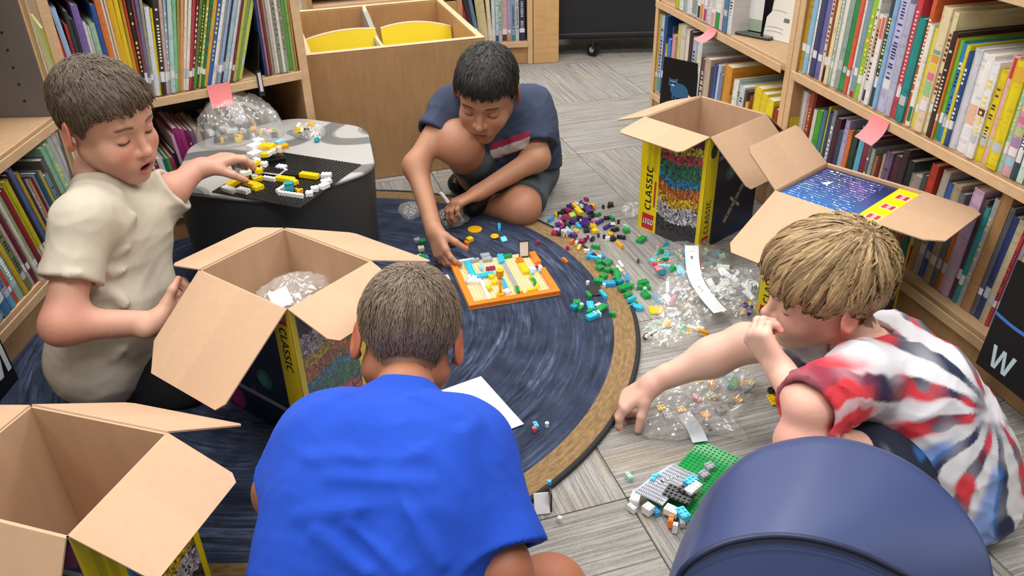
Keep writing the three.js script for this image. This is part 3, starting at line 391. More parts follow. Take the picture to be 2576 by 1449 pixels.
// ---------- ottoman ----------
const OTT_H = 0.275;
{
  const px = [[425, 482], [700, 512], [947, 428], [925, 322], [740, 296], [480, 362]];
  const pts = px.map(([x, y]) => onY(x, y, OTT_H - 0.004)), c = pts.reduce((a, p) => a.add(p), V(0, 0, 0)).multiplyScalar(1 / 6);
  const t = thing('ottoman', 'charcoal vinyl ottoman with a grey swirl patterned top', 'ottoman', [c.x, 0, c.z]);
  const P = pts.map((p) => new THREE.Vector2(p.x - c.x, p.z - c.z));
  function rounded(inset, r) {           // rounded polygon in x, z
    const n = P.length, out = []; const q = P.map((p) => p.clone().multiplyScalar(1 - inset));
    for (let i = 0; i < n; i++) { const a = q[(i + n - 1) % n], b = q[i], d = q[(i + 1) % n]; const u = a.clone().sub(b).normalize(), v = d.clone().sub(b).normalize(); const p0 = b.clone().addScaledVector(u, r), p1 = b.clone().addScaledVector(v, r); for (let k = 0; k <= 8; k++) { const s = k / 8; out.push(p0.clone().multiplyScalar((1 - s) ** 2).addScaledVector(b, 2 * s * (1 - s)).addScaledVector(p1, s * s)); } } return out;
  }
  function loft(layers, mat, name, cap) {
    const rings = layers.map(([y, inset, r]) => rounded(inset, r).map((p) => V(p.x, y, p.y))), n = rings[0].length, pos = [], idx = [], uv = [];
    rings.forEach((rg) => { let L = 0; rg.forEach((p, i) => { pos.push(p.x, p.y, p.z); if (i) L += p.distanceTo(rg[i - 1]); uv.push(cap ? p.x : L, cap ? p.z : p.y); }); });
    for (let k = 0; k < rings.length - 1; k++) for (let i = 0; i < n; i++) { const a = k * n + i, b = k * n + (i + 1) % n, e = a + n, f = b + n; idx.push(a, e, b, b, e, f); }
    if (cap) { const m = pos.length / 3, top = (rings.length - 1) * n; pos.push(0, layers[layers.length - 1][0] + 0.0005, 0); uv.push(0, 0); for (let i = 0; i < n; i++) idx.push(top + i, m, top + (i + 1) % n); }
    const g = new THREE.BufferGeometry(); g.setAttribute('position', new THREE.Float32BufferAttribute(pos, 3)); g.setAttribute('uv', new THREE.Float32BufferAttribute(uv, 2)); g.setIndex(idx); g.computeVertexNormals(); return obj(name, g, mat, t);
  }
  const vinyl = M('#2c3033', 0.48, { clearcoat: 0.15, clearcoatRoughness: 0.6, side: 2 });
  loft([[0.012, 0.09, 0.05], [0.07, 0.075, 0.055]], M('#15171c', 0.8, { side: 2 }), 'plinth');
  loft([[0.07, 0.055, 0.06], [0.074, 0.04, 0.06], [0.12, 0.032, 0.06], [0.2, 0.018, 0.06], [OTT_H - 0.012, 0.004, 0.06], [OTT_H - 0.006, 0.004, 0.06]], vinyl, 'side_cover');
  loft([[0.066, 0.042, 0.06], [0.07, 0.036, 0.06], [0.074, 0.042, 0.06]], M('#23272a', 0.4, { side: 2 }), 'seam_piping');
  const swirl = canvas(1024, 1024, (x, w, h) => {
    x.fillStyle = '#a09f9d'; x.fillRect(0, 0, w, h); x.lineCap = 'round'; seed = 313;
    const blob = (pts, wd) => { x.strokeStyle = '#797977'; x.lineWidth = wd; x.beginPath(); x.moveTo(...pts[0]); for (let i = 1; i < pts.length - 2; i += 3) x.bezierCurveTo(...pts[i], ...pts[i + 1], ...pts[i + 2]); x.stroke();
      x.strokeStyle = '#55565a'; x.lineWidth = 3; };
    const off = (pts, d) => pts.map(([a, b], i) => { const [p, q] = pts[Math.max(0, i - 1)], [r, s] = pts[Math.min(pts.length - 1, i + 1)]; const l = Math.hypot(r - p, s - q) || 1; return [a - (s - q) / l * d, b + (r - p) / l * d]; });
    const lines = (pts) => { for (let k = -3; k <= 3; k++) { const q = off(pts, k * 12); x.strokeStyle = '#333438'; x.lineWidth = 4.6; x.beginPath(); x.moveTo(...q[0]); for (let i = 1; i < q.length - 2; i += 3) x.bezierCurveTo(...q[i], ...q[i + 1], ...q[i + 2]); x.stroke(); } };
    const paths = [[[760, 40], [640, 180], [640, 330], [760, 360], [900, 380], [960, 300], [1040, 290]], [[940, 120], [840, 150], [840, 240], [940, 250]], [[520, 220], [600, 260], [590, 350], [500, 380]], [[60, 520], [220, 420], [420, 470], [380, 640], [350, 760], [480, 860], [620, 940]], [[620, 700], [760, 640], [880, 740], [1000, 660]], [[120, 180], [260, 120], [300, 260], [200, 330]], [[860, 860], [960, 820], [980, 960], [880, 1010]], [[120, 900], [220, 820], [330, 960], [220, 1020]]];
    for (const p of paths) blob(p, 92); for (const p of paths) lines(p.map(([a, b]) => [a, b]));
  });
  swirl.wrapS = swirl.wrapT = THREE.RepeatWrapping; swirl.repeat.set(1 / 0.56, -1 / 0.56); swirl.offset.set(0.5, 0.5);
  loft([[OTT_H - 0.008, 0.0, 0.06], [OTT_H - 0.002, 0.004, 0.06], [OTT_H, 0.02, 0.06]], new THREE.MeshPhysicalMaterial({ map: swirl, roughness: 0.6, side: 2 }), 'patterned_top', true);
  const ring = rounded(0.003, 0.06).map((p) => V(p.x, OTT_H - 0.008, p.y)); obj('top_piping', new THREE.TubeGeometry(new THREE.CatmullRomCurve3(ring, true), 160, 0.003, 6, true), M('#2f3336', 0.5), t);
}
// ---------- navy chair in front ----------
{
  // arch outlines in picture columns give the crown and the seam; the shell is swept between them
  const t = thing('tub_chair', 'navy blue vinyl tub chair with a rounded stitched back', 'chair', [0.33, 0, -0.62], 0);
  const out = [[1690, 1500], [1722, 1400], [1768, 1290], [1826, 1195], [1900, 1132], [1990, 1103], [2080, 1095], [2180, 1112], [2280, 1152], [2370, 1215], [2440, 1290], [2490, 1380], [2515, 1500]];
  const dOut = [0.80, 0.82, 0.84, 0.86, 0.88, 0.89, 0.89, 0.885, 0.87, 0.85, 0.83, 0.81, 0.8];
  const A = out.map(([x, y], i) => at(x, y, dOut[i]).sub(t.position));
  const seam = [[1692, 1520], [1700, 1465], [1720, 1425], [1770, 1388], [1830, 1362], [1895, 1349], [1960, 1345], [2030, 1352], [2100, 1368], [2170, 1392], [2240, 1425], [2300, 1458], [2350, 1500]];
  const dS = [0.775, 0.765, 0.755, 0.745, 0.738, 0.734, 0.732, 0.733, 0.736, 0.742, 0.75, 0.758, 0.765];
  const B = seam.map(([x, y], i) => at(x, y, dS[i]).sub(t.position));
  const cA = new THREE.CatmullRomCurve3(A), cB = new THREE.CatmullRomCurve3(B);
  const N = 80, K = 26, pos = [], idx = [], uv = [];
  const mid = V(0, 0.3, -0.1);
  for (let k = 0; k <= K; k++) for (let i = 0; i <= N; i++) {
    const a = cA.getPoint(i / N), b = cB.getPoint(i / N), s = k / K; let p;
    if (s <= 0.6) { const u = s / 0.6; p = b.clone().lerp(a, u); p.addScaledVector(V(0, 0.3, 0.9).normalize(), 0.009 * Math.sin(Math.PI * i / N) ** 0.8 * Math.sin(Math.PI * u)); }
    else { const u = (s - 0.6) / 0.4; p = a.clone().add(V(0, -0.085 * Math.sin(u * Math.PI / 2) - 0.03 * u * u, -0.075 * Math.sin(u * Math.PI / 2))); p.x *= 1 - 0.06 * u; }
    pos.push(p.x, p.y, p.z); uv.push(i / N, s);
  }
  for (let k = 0; k < K; k++) for (let i = 0; i < N; i++) { const a = k * (N + 1) + i, b = a + 1, c = a + N + 1, d = c + 1; idx.push(a, b, c, b, d, c); }
  const g = new THREE.BufferGeometry(); g.setAttribute('position', new THREE.Float32BufferAttribute(pos, 3)); g.setAttribute('uv', new THREE.Float32BufferAttribute(uv, 2)); g.setIndex(idx); g.computeVertexNormals();
  const vin = M('#2b3d6c', 0.4, { clearcoat: 0.3, clearcoatRoughness: 0.45, side: 2 });
  obj('top_roll', g, vin, t);
  // the lower back panel below the seam runs down to the floor
  const p2 = [], i2 = [], KK = 14;
  for (let k = 0; k <= KK; k++) for (let i = 0; i <= N; i++) { const b = cB.getPoint(i / N), s = k / KK; const fx = lerp(b.x, b.x * 0.96, s), fy = lerp(b.y, 0.02, s); p2.push(fx, fy, b.z + 0.075 * Math.sin(Math.PI * 0.5 * Math.min(1, s * 2.6))); }
  for (let k = 0; k < KK; k++) for (let i = 0; i < N; i++) { const a = k * (N + 1) + i, b = a + 1, c = a + N + 1, d = c + 1; i2.push(a, c, b, b, c, d); }
  const g2 = new THREE.BufferGeometry(); g2.setAttribute('position', new THREE.Float32BufferAttribute(p2, 3)); g2.setIndex(i2); g2.computeVertexNormals(); obj('back_panel', g2, vin, t);
  const cs = new THREE.CatmullRomCurve3(B.map((p) => p.clone().add(V(0, 0.001, 0.002)))); obj('seam_piping', new THREE.TubeGeometry(cs, 100, 0.003, 8), M('#1d2848', 0.45), t);
  const st = []; for (let i = 8; i < 92; i++) { const p = cs.getPoint(i / 100), q = cs.getPoint((i + 0.5) / 100); st.push(new THREE.TubeGeometry(new THREE.LineCurve3(p.clone().add(V(0, -0.007, 0.006)), q.clone().add(V(0, -0.007, 0.006))), 1, 0.0006, 4)); }
  obj('stitching', merge(st), M('#18203a', 0.6), t);
  obj('seat', rbox(0.26, 0.06, 0.2, 0.025, 0.02, 0.2, -0.02), vin, t); obj('plinth', rbox(0.28, 0.17, 0.2, 0.03, 0.02, 0.086, -0.02), M('#1c2748', 0.5), t);
}
// ---------- cardboard boxes ----------
const kraft = new THREE.MeshPhysicalMaterial({ color: new THREE.Color('#c6a486'), roughness: 0.85, map: dataTex(256, 256, (i, j) => { const v = 246 + fbm(i * 0.03, j * 0.006, 2) * 7 + noise(i * 0.3, j * 0.3, 3) * 4; return [v, v, v]; }) });
const kraftEdge = M('#d8ba98', 0.85);
const YEL = '#e8d200';
function brickHeap(c, x, y, w, h, bands) {
  for (let n = 0; n < 2600; n++) {
    const u = rnd(), v = rnd(), dip = 0.05 * Math.sin(u * 5) + 0.08 * (u - 0.5); let b = 0; for (let k = 0; k < bands.length; k++) if (v > bands[k][0] + dip) b = k;
    const col = new THREE.Color(pick(bands[b][1])); const sh = 0.55 + rnd() * 0.6; c.fillStyle = `rgb(${Math.min(255, col.clone().convertLinearToSRGB().r * 255 * sh) | 0},${Math.min(255, col.clone().convertLinearToSRGB().g * 255 * sh) | 0},${Math.min(255, col.clone().convertLinearToSRGB().b * 255 * sh) | 0})`;
    c.save(); c.translate(x + u * w, y + v * h); c.rotate(rnd() * 6.3); const s = w * 0.045; c.fillRect(-s * 0.5, -s * 0.3, s * (0.7 + rnd() * 0.7), s * 0.6); c.restore();
  }
}
const logo = (c, x, y, s) => { c.fillStyle = '#c8141c'; c.fillRect(x, y, s, s); c.fillStyle = '#fff'; c.strokeStyle = '#111'; c.lineWidth = s * 0.05; c.font = `bold italic ${Math.round(s * 0.4)}px sans-serif`; c.save(); c.translate(x + s / 2, y + s / 2); c.textAlign = 'center'; c.textBaseline = 'middle'; c.scale(0.86, 1.25); c.strokeText('LEGO', 0, 0); c.fillText('LEGO', 0, 0); c.restore(); };
const vtext = (c, txt, x, y, size, col) => { c.save(); c.translate(x, y); c.rotate(-Math.PI / 2); c.fillStyle = col; c.font = `bold ${size}px sans-serif`; c.fillText(txt, 0, 0); c.restore(); };
seed = 808;
const HEAP = [[-1, ['#c9c23a', '#d8d05a']], [0.1, ['#c8564e', '#d86a6a', '#b04a6a']], [0.2, ['#1f6f6c', '#2c7f6a', '#3f8a4a']], [0.36, ['#2f86b8', '#3f9ac8', '#2a7a9a']], [0.46, ['#c8702c', '#d8803a', '#a85a24']], [0.58, ['#d8b41e', '#c9a420', '#e6c22e']], [0.68, ['#c9c6d0', '#9a97a4', '#b7b4c0', '#e0dee6']], [0.86, ['#4a4a50', '#2c2c32', '#1e1e24']]];
const frontArt = canvas(760, 1000, (c, w, h) => {            // yellow side strip, heap of bricks in rainbow bands
  c.fillStyle = YEL; c.fillRect(0, 0, w, h); c.fillStyle = '#2a1a3c'; c.fillRect(w * 0.3, 0, w * 0.64, h); const gr = c.createRadialGradient(w * 0.75, h * 0.06, 10, w * 0.75, h * 0.06, w * 0.4); gr.addColorStop(0, '#6a2450'); gr.addColorStop(1, '#2a1a3c'); c.fillStyle = gr; c.fillRect(w * 0.3, 0, w * 0.64, h * 0.3);
  c.fillStyle = '#3a3a40'; c.fillRect(w * 0.3, h * 0.8, w * 0.64, h * 0.2); c.save(); c.beginPath(); c.rect(w * 0.3, 0, w * 0.64, h); c.clip(); brickHeap(c, w * 0.28, h * 0.12, w * 0.68, h * 0.8, HEAP); c.restore();
  c.fillStyle = '#cdb800'; c.fillRect(w * 0.1, h * 0.14, w * 0.06, h * 0.3); c.fillRect(w * 0.19, h * 0.14, w * 0.06, h * 0.3);
  logo(c, w * 0.07, h * 0.84, w * 0.19); vtext(c, 'CLASSIC', w * 0.2, h * 0.81, Math.round(w * 0.14), '#151515'); c.fillStyle = '#b5473a'; c.fillRect(w * 0.235, h * 0.52, w * 0.035, h * 0.24);
});
const sideArt = canvas(760, 1000, (c, w, h) => {             // corner strip and a night sky with planets and a space station
  c.fillStyle = '#101d3c'; c.fillRect(0, 0, w, h); const gr = c.createRadialGradient(w * 0.9, h * 0.95, 10, w * 0.9, h * 0.95, w * 0.6); gr.addColorStop(0, '#24386e'); gr.addColorStop(1, '#101d3c'); c.fillStyle = gr; c.fillRect(0, 0, w, h); seed = 19;
  c.fillStyle = '#cfd8e8'; for (let n = 0; n < 90; n++) c.fillRect(rnd() * w, rnd() * h, 2.5, 2.5);
  c.fillStyle = '#2f6a6a'; c.beginPath(); c.ellipse(w * 0.45, h * 0.38, w * 0.09, h * 0.07, 0.4, 0, 7); c.fill(); c.fillStyle = '#4a8f84'; c.beginPath(); c.ellipse(w * 0.47, h * 0.37, w * 0.05, h * 0.045, 0.4, 0, 7); c.fill(); c.fillStyle = '#5a3a5a'; c.beginPath(); c.ellipse(w * 0.62, h * 0.25, w * 0.03, h * 0.025, 0, 0, 7); c.fill();
  c.save(); c.translate(w * 0.55, h * 0.72); c.rotate(-0.9); c.fillStyle = '#a9a49a'; for (let k = -2; k < 3; k++) c.fillRect(k * 74, -26, 66, 52); c.fillStyle = '#7f7a72'; for (let k = -2; k < 3; k++) c.fillRect(k * 74, 10, 66, 16); c.fillStyle = '#c9c4b8'; c.fillRect(40, -90, 26, 60); c.fillRect(40, 30, 26, 66); c.restore();
  c.fillStyle = '#7a1f5a'; c.beginPath(); c.ellipse(w * 0.9, h * 0.1, w * 0.12, h * 0.09, 0, 0, 7); c.fill(); c.fillStyle = '#8a8f9a'; c.fillRect(w * 0.2, h * 0.2, w * 0.8, h * 0.035);
  c.fillStyle = YEL; c.fillRect(0, 0, w * 0.19, h); vtext(c, 'CLASSIC', w * 0.135, h * 0.86, Math.round(w * 0.105), '#151515'); logo(c, w * 0.035, h * 0.88, w * 0.12);
  c.fillStyle = '#1c1c1c'; c.beginPath(); c.ellipse(w * 0.1, h * 0.13, w * 0.055, h * 0.06, 0, 0, 7); c.fill();
});
const flip = (t) => { const u = t.clone(); u.rotation = Math.PI; u.center.set(0.5, 0.5); u.needsUpdate = true; return u; };
const artMats = { front: new THREE.MeshPhysicalMaterial({ map: frontArt, roughness: 0.4, clearcoat: 0.2 }), side: new THREE.MeshPhysicalMaterial({ map: sideArt, roughness: 0.4, clearcoat: 0.2 }), frontFlip: new THREE.MeshPhysicalMaterial({ map: flip(frontArt), roughness: 0.4, clearcoat: 0.2 }), sideFlip: new THREE.MeshPhysicalMaterial({ map: flip(sideArt), roughness: 0.4, clearcoat: 0.2 }) };
const BOX_H = 0.315;
function cardboardBox(label, c, deg, w, d, arts, flaps) {
  const t = thing('cardboard_box', label, 'box', [c[0], 0.009 * (c[3] || 0), c[1]], deg * Math.PI / 180), th = 0.003, Hh = BOX_H - 0.009 * (c[3] || 0);
  const sides = [[w, 0, d / 2, 0], [d, w / 2, 0, Math.PI / 2], [w, 0, -d / 2, Math.PI], [d, -w / 2, 0, -Math.PI / 2]];
  sides.forEach(([len, x, z, ry], i) => {
    const g = box(len, Hh, th, 0, Hh / 2, -th / 2); const m = obj('side_panel', g, kraft, t); m.position.set(x, 0, z); m.rotation.y = ry;
    const q = new THREE.PlaneGeometry(len - 0.0006, Hh); q.translate(0, Hh / 2, 0.0006); obj('printed_face', q, artMats[arts[i]], m);
    const f = flaps[i]; if (!f) return;
    const [ang, L, c0 = 0.012, c1 = 0.012, in0 = 0.001] = f, s = new THREE.Shape(), hw = len / 2 - in0;
    s.moveTo(-hw, 0); s.lineTo(hw, 0); s.lineTo(hw - 0.004, L - c1); s.lineTo(hw - 0.004 - c1 * 0.8, L); s.lineTo(-hw + 0.004 + c0 * 0.8, L); s.lineTo(-hw + 0.004, L - c0); s.lineTo(-hw, 0);
    const fg = new THREE.ExtrudeGeometry(s, { depth: 0.0026, bevelEnabled: false }); const p = obj('flap', fg, kraft, t); p.position.set(x, Hh, z); p.rotation.order = 'YXZ'; p.rotation.y = ry; p.rotation.x = ang * Math.PI / 180; p.translateZ(-0.0026);
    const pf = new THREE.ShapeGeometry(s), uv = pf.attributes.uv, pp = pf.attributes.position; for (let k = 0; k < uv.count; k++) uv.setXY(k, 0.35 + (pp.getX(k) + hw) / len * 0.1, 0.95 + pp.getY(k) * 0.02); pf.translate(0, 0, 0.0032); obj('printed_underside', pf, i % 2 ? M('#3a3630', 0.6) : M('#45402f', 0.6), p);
  });
  obj('bottom_panel', box(w - 0.004, 0.004, d - 0.004, 0, 0.003, 0), kraft, t);
  return t;
}
const A = cardboardBox('open cardboard box with rainbow brick print beside the raccoon sign bookcase', [0.510, -2.071], -49, 0.208, 0.236, ['front', 'side', 'front', 'side'], [[96, 0.108], [130, 0.158], [125, 0.16], [110, 0.11]]);
cardboardBox('open cardboard box between the boy in cream and the boy in blue', [-0.412, -1.33, 0, 1], -36.6, 0.238, 0.2, ['sideFlip', 'frontFlip', 'sideFlip', 'frontFlip'], [[126, 0.196, 0.05, 0.016], [109, 0.106, 0.016, 0.016], [116, 0.19], [104, 0.106]]);
const BD = cardboardBox('open cardboard box behind the blond boy with a blue printed pack inside', [0.710, -1.591], -48, 0.222, 0.21, ['side', 'front', 'side', 'front'], [[113, 0.188, 0.02, 0.02], [91, 0.122, 0.03, 0.02], [150, 0.185], [50, 0.11, 0.01, 0.014]]);
cardboardBox('open empty cardboard box at the corner of the rug in front', [-0.608, -0.816, 0, 1], -17, 0.228, 0.19, ['side', 'front', 'side', 'front'], [[150, 0.2], [117, 0.115, 0.012, 0.012], [127, 0.2], [100, 0.112]]);
{
  // printed pack lying flush in the box
  const t = thing('printed_pack', 'blue printed pack with a yellow band and three logos filling the open box', 'pack', [0.710, 0.012, -1.591], -48 * Math.PI / 180);
  const w = 0.213, d = 0.2, hh = 0.296; obj('carton', rbox(w, hh, d, 0.002, 0, hh / 2, 0), M('#1b2a5c', 0.5), t);
  const art = canvas(1000, 940, (c, W_, H_) => {
    const g = c.createLinearGradient(0, 0, 0, H_); g.addColorStop(0, '#1a2452'); g.addColorStop(0.45, '#27407e'); g.addColorStop(1, '#1668b0'); c.fillStyle = g; c.fillRect(0, 0, W_, H_);
    const p = c.createRadialGradient(W_ * 0.62, H_ * 0.25, 5, W_ * 0.62, H_ * 0.25, W_ * 0.25); p.addColorStop(0, '#5a3f90'); p.addColorStop(1, 'rgba(60,60,130,0)'); c.fillStyle = p; c.fillRect(0, 0, W_, H_); seed = 71;
    for (let r = 0; r < 17; r++) { const y = H_ * (0.05 + r * 0.055); for (let x = W_ * 0.03; x < W_ * 0.82;) { const L = 12 + rnd() * 26; if (rnd() < 0.88) { c.fillStyle = rnd() < 0.14 ? '#ffffff' : rnd() < 0.5 ? '#94b6ec' : '#4d78c8'; c.fillRect(x, y + noise(x * 0.02, r, 1) * 5, L, r < 2 ? 20 : 15); } x += L + 6 + rnd() * 10; } }
    c.fillStyle = '#dfe6f0'; c.beginPath(); c.moveTo(W_ * 0.2, H_ * 0.42); c.lineTo(W_ * 0.3, H_ * 0.3); c.lineTo(W_ * 0.29, H_ * 0.44); c.fill(); c.fillStyle = '#e9a9a0'; c.fillRect(W_ * 0.06, H_ * 0.42, 26, 22); c.fillRect(W_ * 0.13, H_ * 0.32, 22, 28); c.fillStyle = '#2f9a80'; c.fillRect(W_ * 0.05, H_ * 0.56, 40, 34); c.fillStyle = '#f2f4f8'; c.fillRect(W_ * 0.1, H_ * 0.05, 40, 30); c.fillRect(W_ * 0.16, H_ * 0.03, 34, 22);
  });
  const g = new THREE.PlaneGeometry(w - 0.042, d); g.rotateX(-Math.PI / 2); g.translate(-0.021, hh + 0.0006, 0); obj('printed_face', g, new THREE.MeshPhysicalMaterial({ map: art, roughness: 0.35, clearcoat: 0.3 }), t);
  const band = canvas(200, 960, (c, W_, H_) => { c.fillStyle = '#f0dc00'; c.fillRect(0, 0, W_, H_); for (const k of [0.2, 0.5, 0.8]) { c.save(); c.translate(W_ * 0.5, H_ * k); c.rotate(-Math.PI / 2); c.fillStyle = '#f4d9d6'; c.fillRect(-62, -56, 124, 112); c.fillStyle = '#d0333a'; c.fillRect(-50, -46, 100, 92); c.fillStyle = '#fff'; c.font = 'bold italic 40px sans-serif'; c.textAlign = 'center'; c.fillText('LEGO', 0, 14); c.restore(); } });
  const g2 = new THREE.PlaneGeometry(0.052, d + 0.006); g2.rotateX(-Math.PI / 2); g2.translate(w / 2 - 0.02, hh + 0.0012, 0); obj('yellow_band', g2, new THREE.MeshPhysicalMaterial({ map: band, roughness: 0.4 }), t);
}
// ---------- toy bricks ----------
const U = 0.008, PLATE = 0.0032, BRICK = 0.0096;
const BC = { white: '#eceef0', yellow: '#f2cd0a', black: '#17181b', orange: '#f57f17', blue: '#2aa3df', azure: '#35c0ea', green: '#179a4c', lime: '#a5cc2a', teal: '#0f93a3', magenta: '#a51f66', purple: '#4b2f8c', grey: '#a7adb8', dark: '#55595f', tan: '#e0cf9f', red: '#c8242c', coral: '#f0656a', sky: '#9ad3ee', clear: '#dfe9ee', cream: '#efe9d2', pink: '#e58fb4', amber: '#f2b01e', brown: '#9a4f22', mint: '#9fdcc0' };
const bmat = (c) => M(BC[c] || c, 0.28, { clearcoat: 0.35, clearcoatRoughness: 0.2 });
const bgeo = new Map();
function brickGeo(nx, nz, h = BRICK, studs = true, kind = 'brick') {
  const k = [nx, nz, h, studs, kind].join(); if (bgeo.has(k)) return bgeo.get(k);
  const w = nx * U - 0.0002, d = nz * U - 0.0002, L = [];
  if (kind === 'round') { L.push(cyl(w / 2, w / 2, h, 16, 0, h / 2, 0)); }
  else if (kind === 'slope') { const s = new THREE.Shape(); s.moveTo(-d / 2, 0); s.lineTo(d / 2, 0); s.lineTo(d / 2, h * 0.25); s.lineTo(-d * 0.1, h); s.lineTo(-d / 2, h); const g = new THREE.ExtrudeGeometry(s, { depth: w, bevelEnabled: false }); g.rotateY(-Math.PI / 2); g.translate(w / 2, 0, 0); L.push(g); studs = false; }
  else if (kind === 'arch') { const s = new THREE.Shape(); s.moveTo(-w / 2, 0); s.lineTo(-w / 2, h); s.lineTo(w / 2, h); s.lineTo(w / 2, 0); s.lineTo(w / 4, 0); s.absarc(0, 0, w / 4, 0, Math.PI, false); s.lineTo(-w / 2, 0); const g = new THREE.ExtrudeGeometry(s, { depth: d, bevelEnabled: false, curveSegments: 8 }); g.translate(0, 0, -d / 2); L.push(g); }
  else if (kind === 'wheel') { const g = new THREE.TorusGeometry(w * 0.36, w * 0.16, 8, 18); g.rotateX(Math.PI / 2); g.translate(0, w * 0.16, 0); L.push(g, cyl(w * 0.22, w * 0.22, w * 0.2, 12, 0, w * 0.16, 0)); studs = false; }
  else if (kind === 'frame') { const b = U * 0.35; L.push(box(w, h, b, 0, h / 2, d / 2 - b / 2), box(w, h, b, 0, h / 2, -d / 2 + b / 2), box(b, h, d, w / 2 - b / 2, h / 2, 0), box(b, h, d, -w / 2 + b / 2, h / 2, 0)); studs = false; }
  else L.push(rbox(w, h, d, 0.0004, 0, h / 2, 0, 1));
  if (studs) for (let i = 0; i < nx; i++) for (let j = 0; j < nz; j++) L.push(cyl(U * 0.3, U * 0.3, 0.0018, 10, (i - (nx - 1) / 2) * U, h + 0.0008, (j - (nz - 1) / 2) * U));
  const g = merge(L); bgeo.set(k, g); return g;
}
const pieces = [];
// a loose piece: geometry, colour, where it lies
function loose(kind, col, p, turn, label, group, tilt = 0) {
  const K = { b11: [1, 1], b12: [1, 2], b22: [2, 2], b24: [2, 4], b14: [1, 4], b13: [1, 3], b23: [2, 3], p22: [2, 2, PLATE], p24: [2, 4, PLATE], p12: [1, 2, PLATE], p14: [1, 4, PLATE], p16: [1, 6, PLATE], p44: [4, 4, PLATE], r1: [1, 1, BRICK, true, 'round'], r2: [2, 2, PLATE, true, 'round'], r6: [5, 5, PLATE, false, 'round'], s2: [1, 2, BRICK, false, 'slope'], s22: [2, 2, BRICK, false, 'slope'], a13: [3, 1, BRICK, true, 'arch'], w2: [3, 3, 0, false, 'wheel'], f22: [2, 2, U * 2.2, false, 'frame'], t14: [1, 4, PLATE, false], t46: [4, 6, PLATE, false], t24: [2, 4, PLATE, false] }[kind];
  const m = obj('toy_brick', brickGeo(...K), bmat(col), null); m.position.copy(p); m.rotation.order = 'YXZ'; m.rotation.set(tilt, turn, tilt * 0.6); if (tilt) m.position.y += Math.abs(Math.sin(tilt)) * U * 0.9;
  tag(m, label, 'toy brick', null); pieces.push([m, label]); return m;
}
seed = 6161;
const KIND_WORDS = { b11: 'tiny', b12: 'small', b22: 'square', b24: 'rectangular', b14: 'narrow', b13: 'narrow', b23: 'rectangular', p22: 'flat square', p24: 'flat rectangular', p12: 'small flat', p14: 'narrow flat', p16: 'long flat', p44: 'flat square', r1: 'round', r2: 'round flat', r6: 'large round', s2: 'sloped', s22: 'sloped', a13: 'arched', w2: 'wheel', f22: 'frame', t14: 'smooth narrow', t46: 'smooth large', t24: 'smooth flat' };
function scatter(list, toPx, where, group, baseY) {
  for (const [x, y, kind, col, turn, lift] of list) {
    const [px, py] = toPx(x, y); let p = onY(px, py, 0.004); p = onY(px, py, baseY(p) + 0.004); p.y = baseY(p) + (lift || 0);
    loose(kind, col, p, turn === undefined ? rnd() * 6.3 : turn, `loose ${KIND_WORDS[kind]} ${col} toy brick ${where}`, `${KIND_WORDS[kind]} ${col} bricks ${group}`, lift ? rr(-0.5, 0.5) : 0);
  }
}
const RC = V(-0.456, 0, -1.599);
const ground = (p) => { const r = Math.hypot(p.x - RC.x, p.z - RC.z); return r < 0.728 ? 0.0092 : r < 0.745 ? 0.0118 : 0.0005; };
const zp = (x, y) => [1340 + x / 4.26, 480 + y / 4.26];
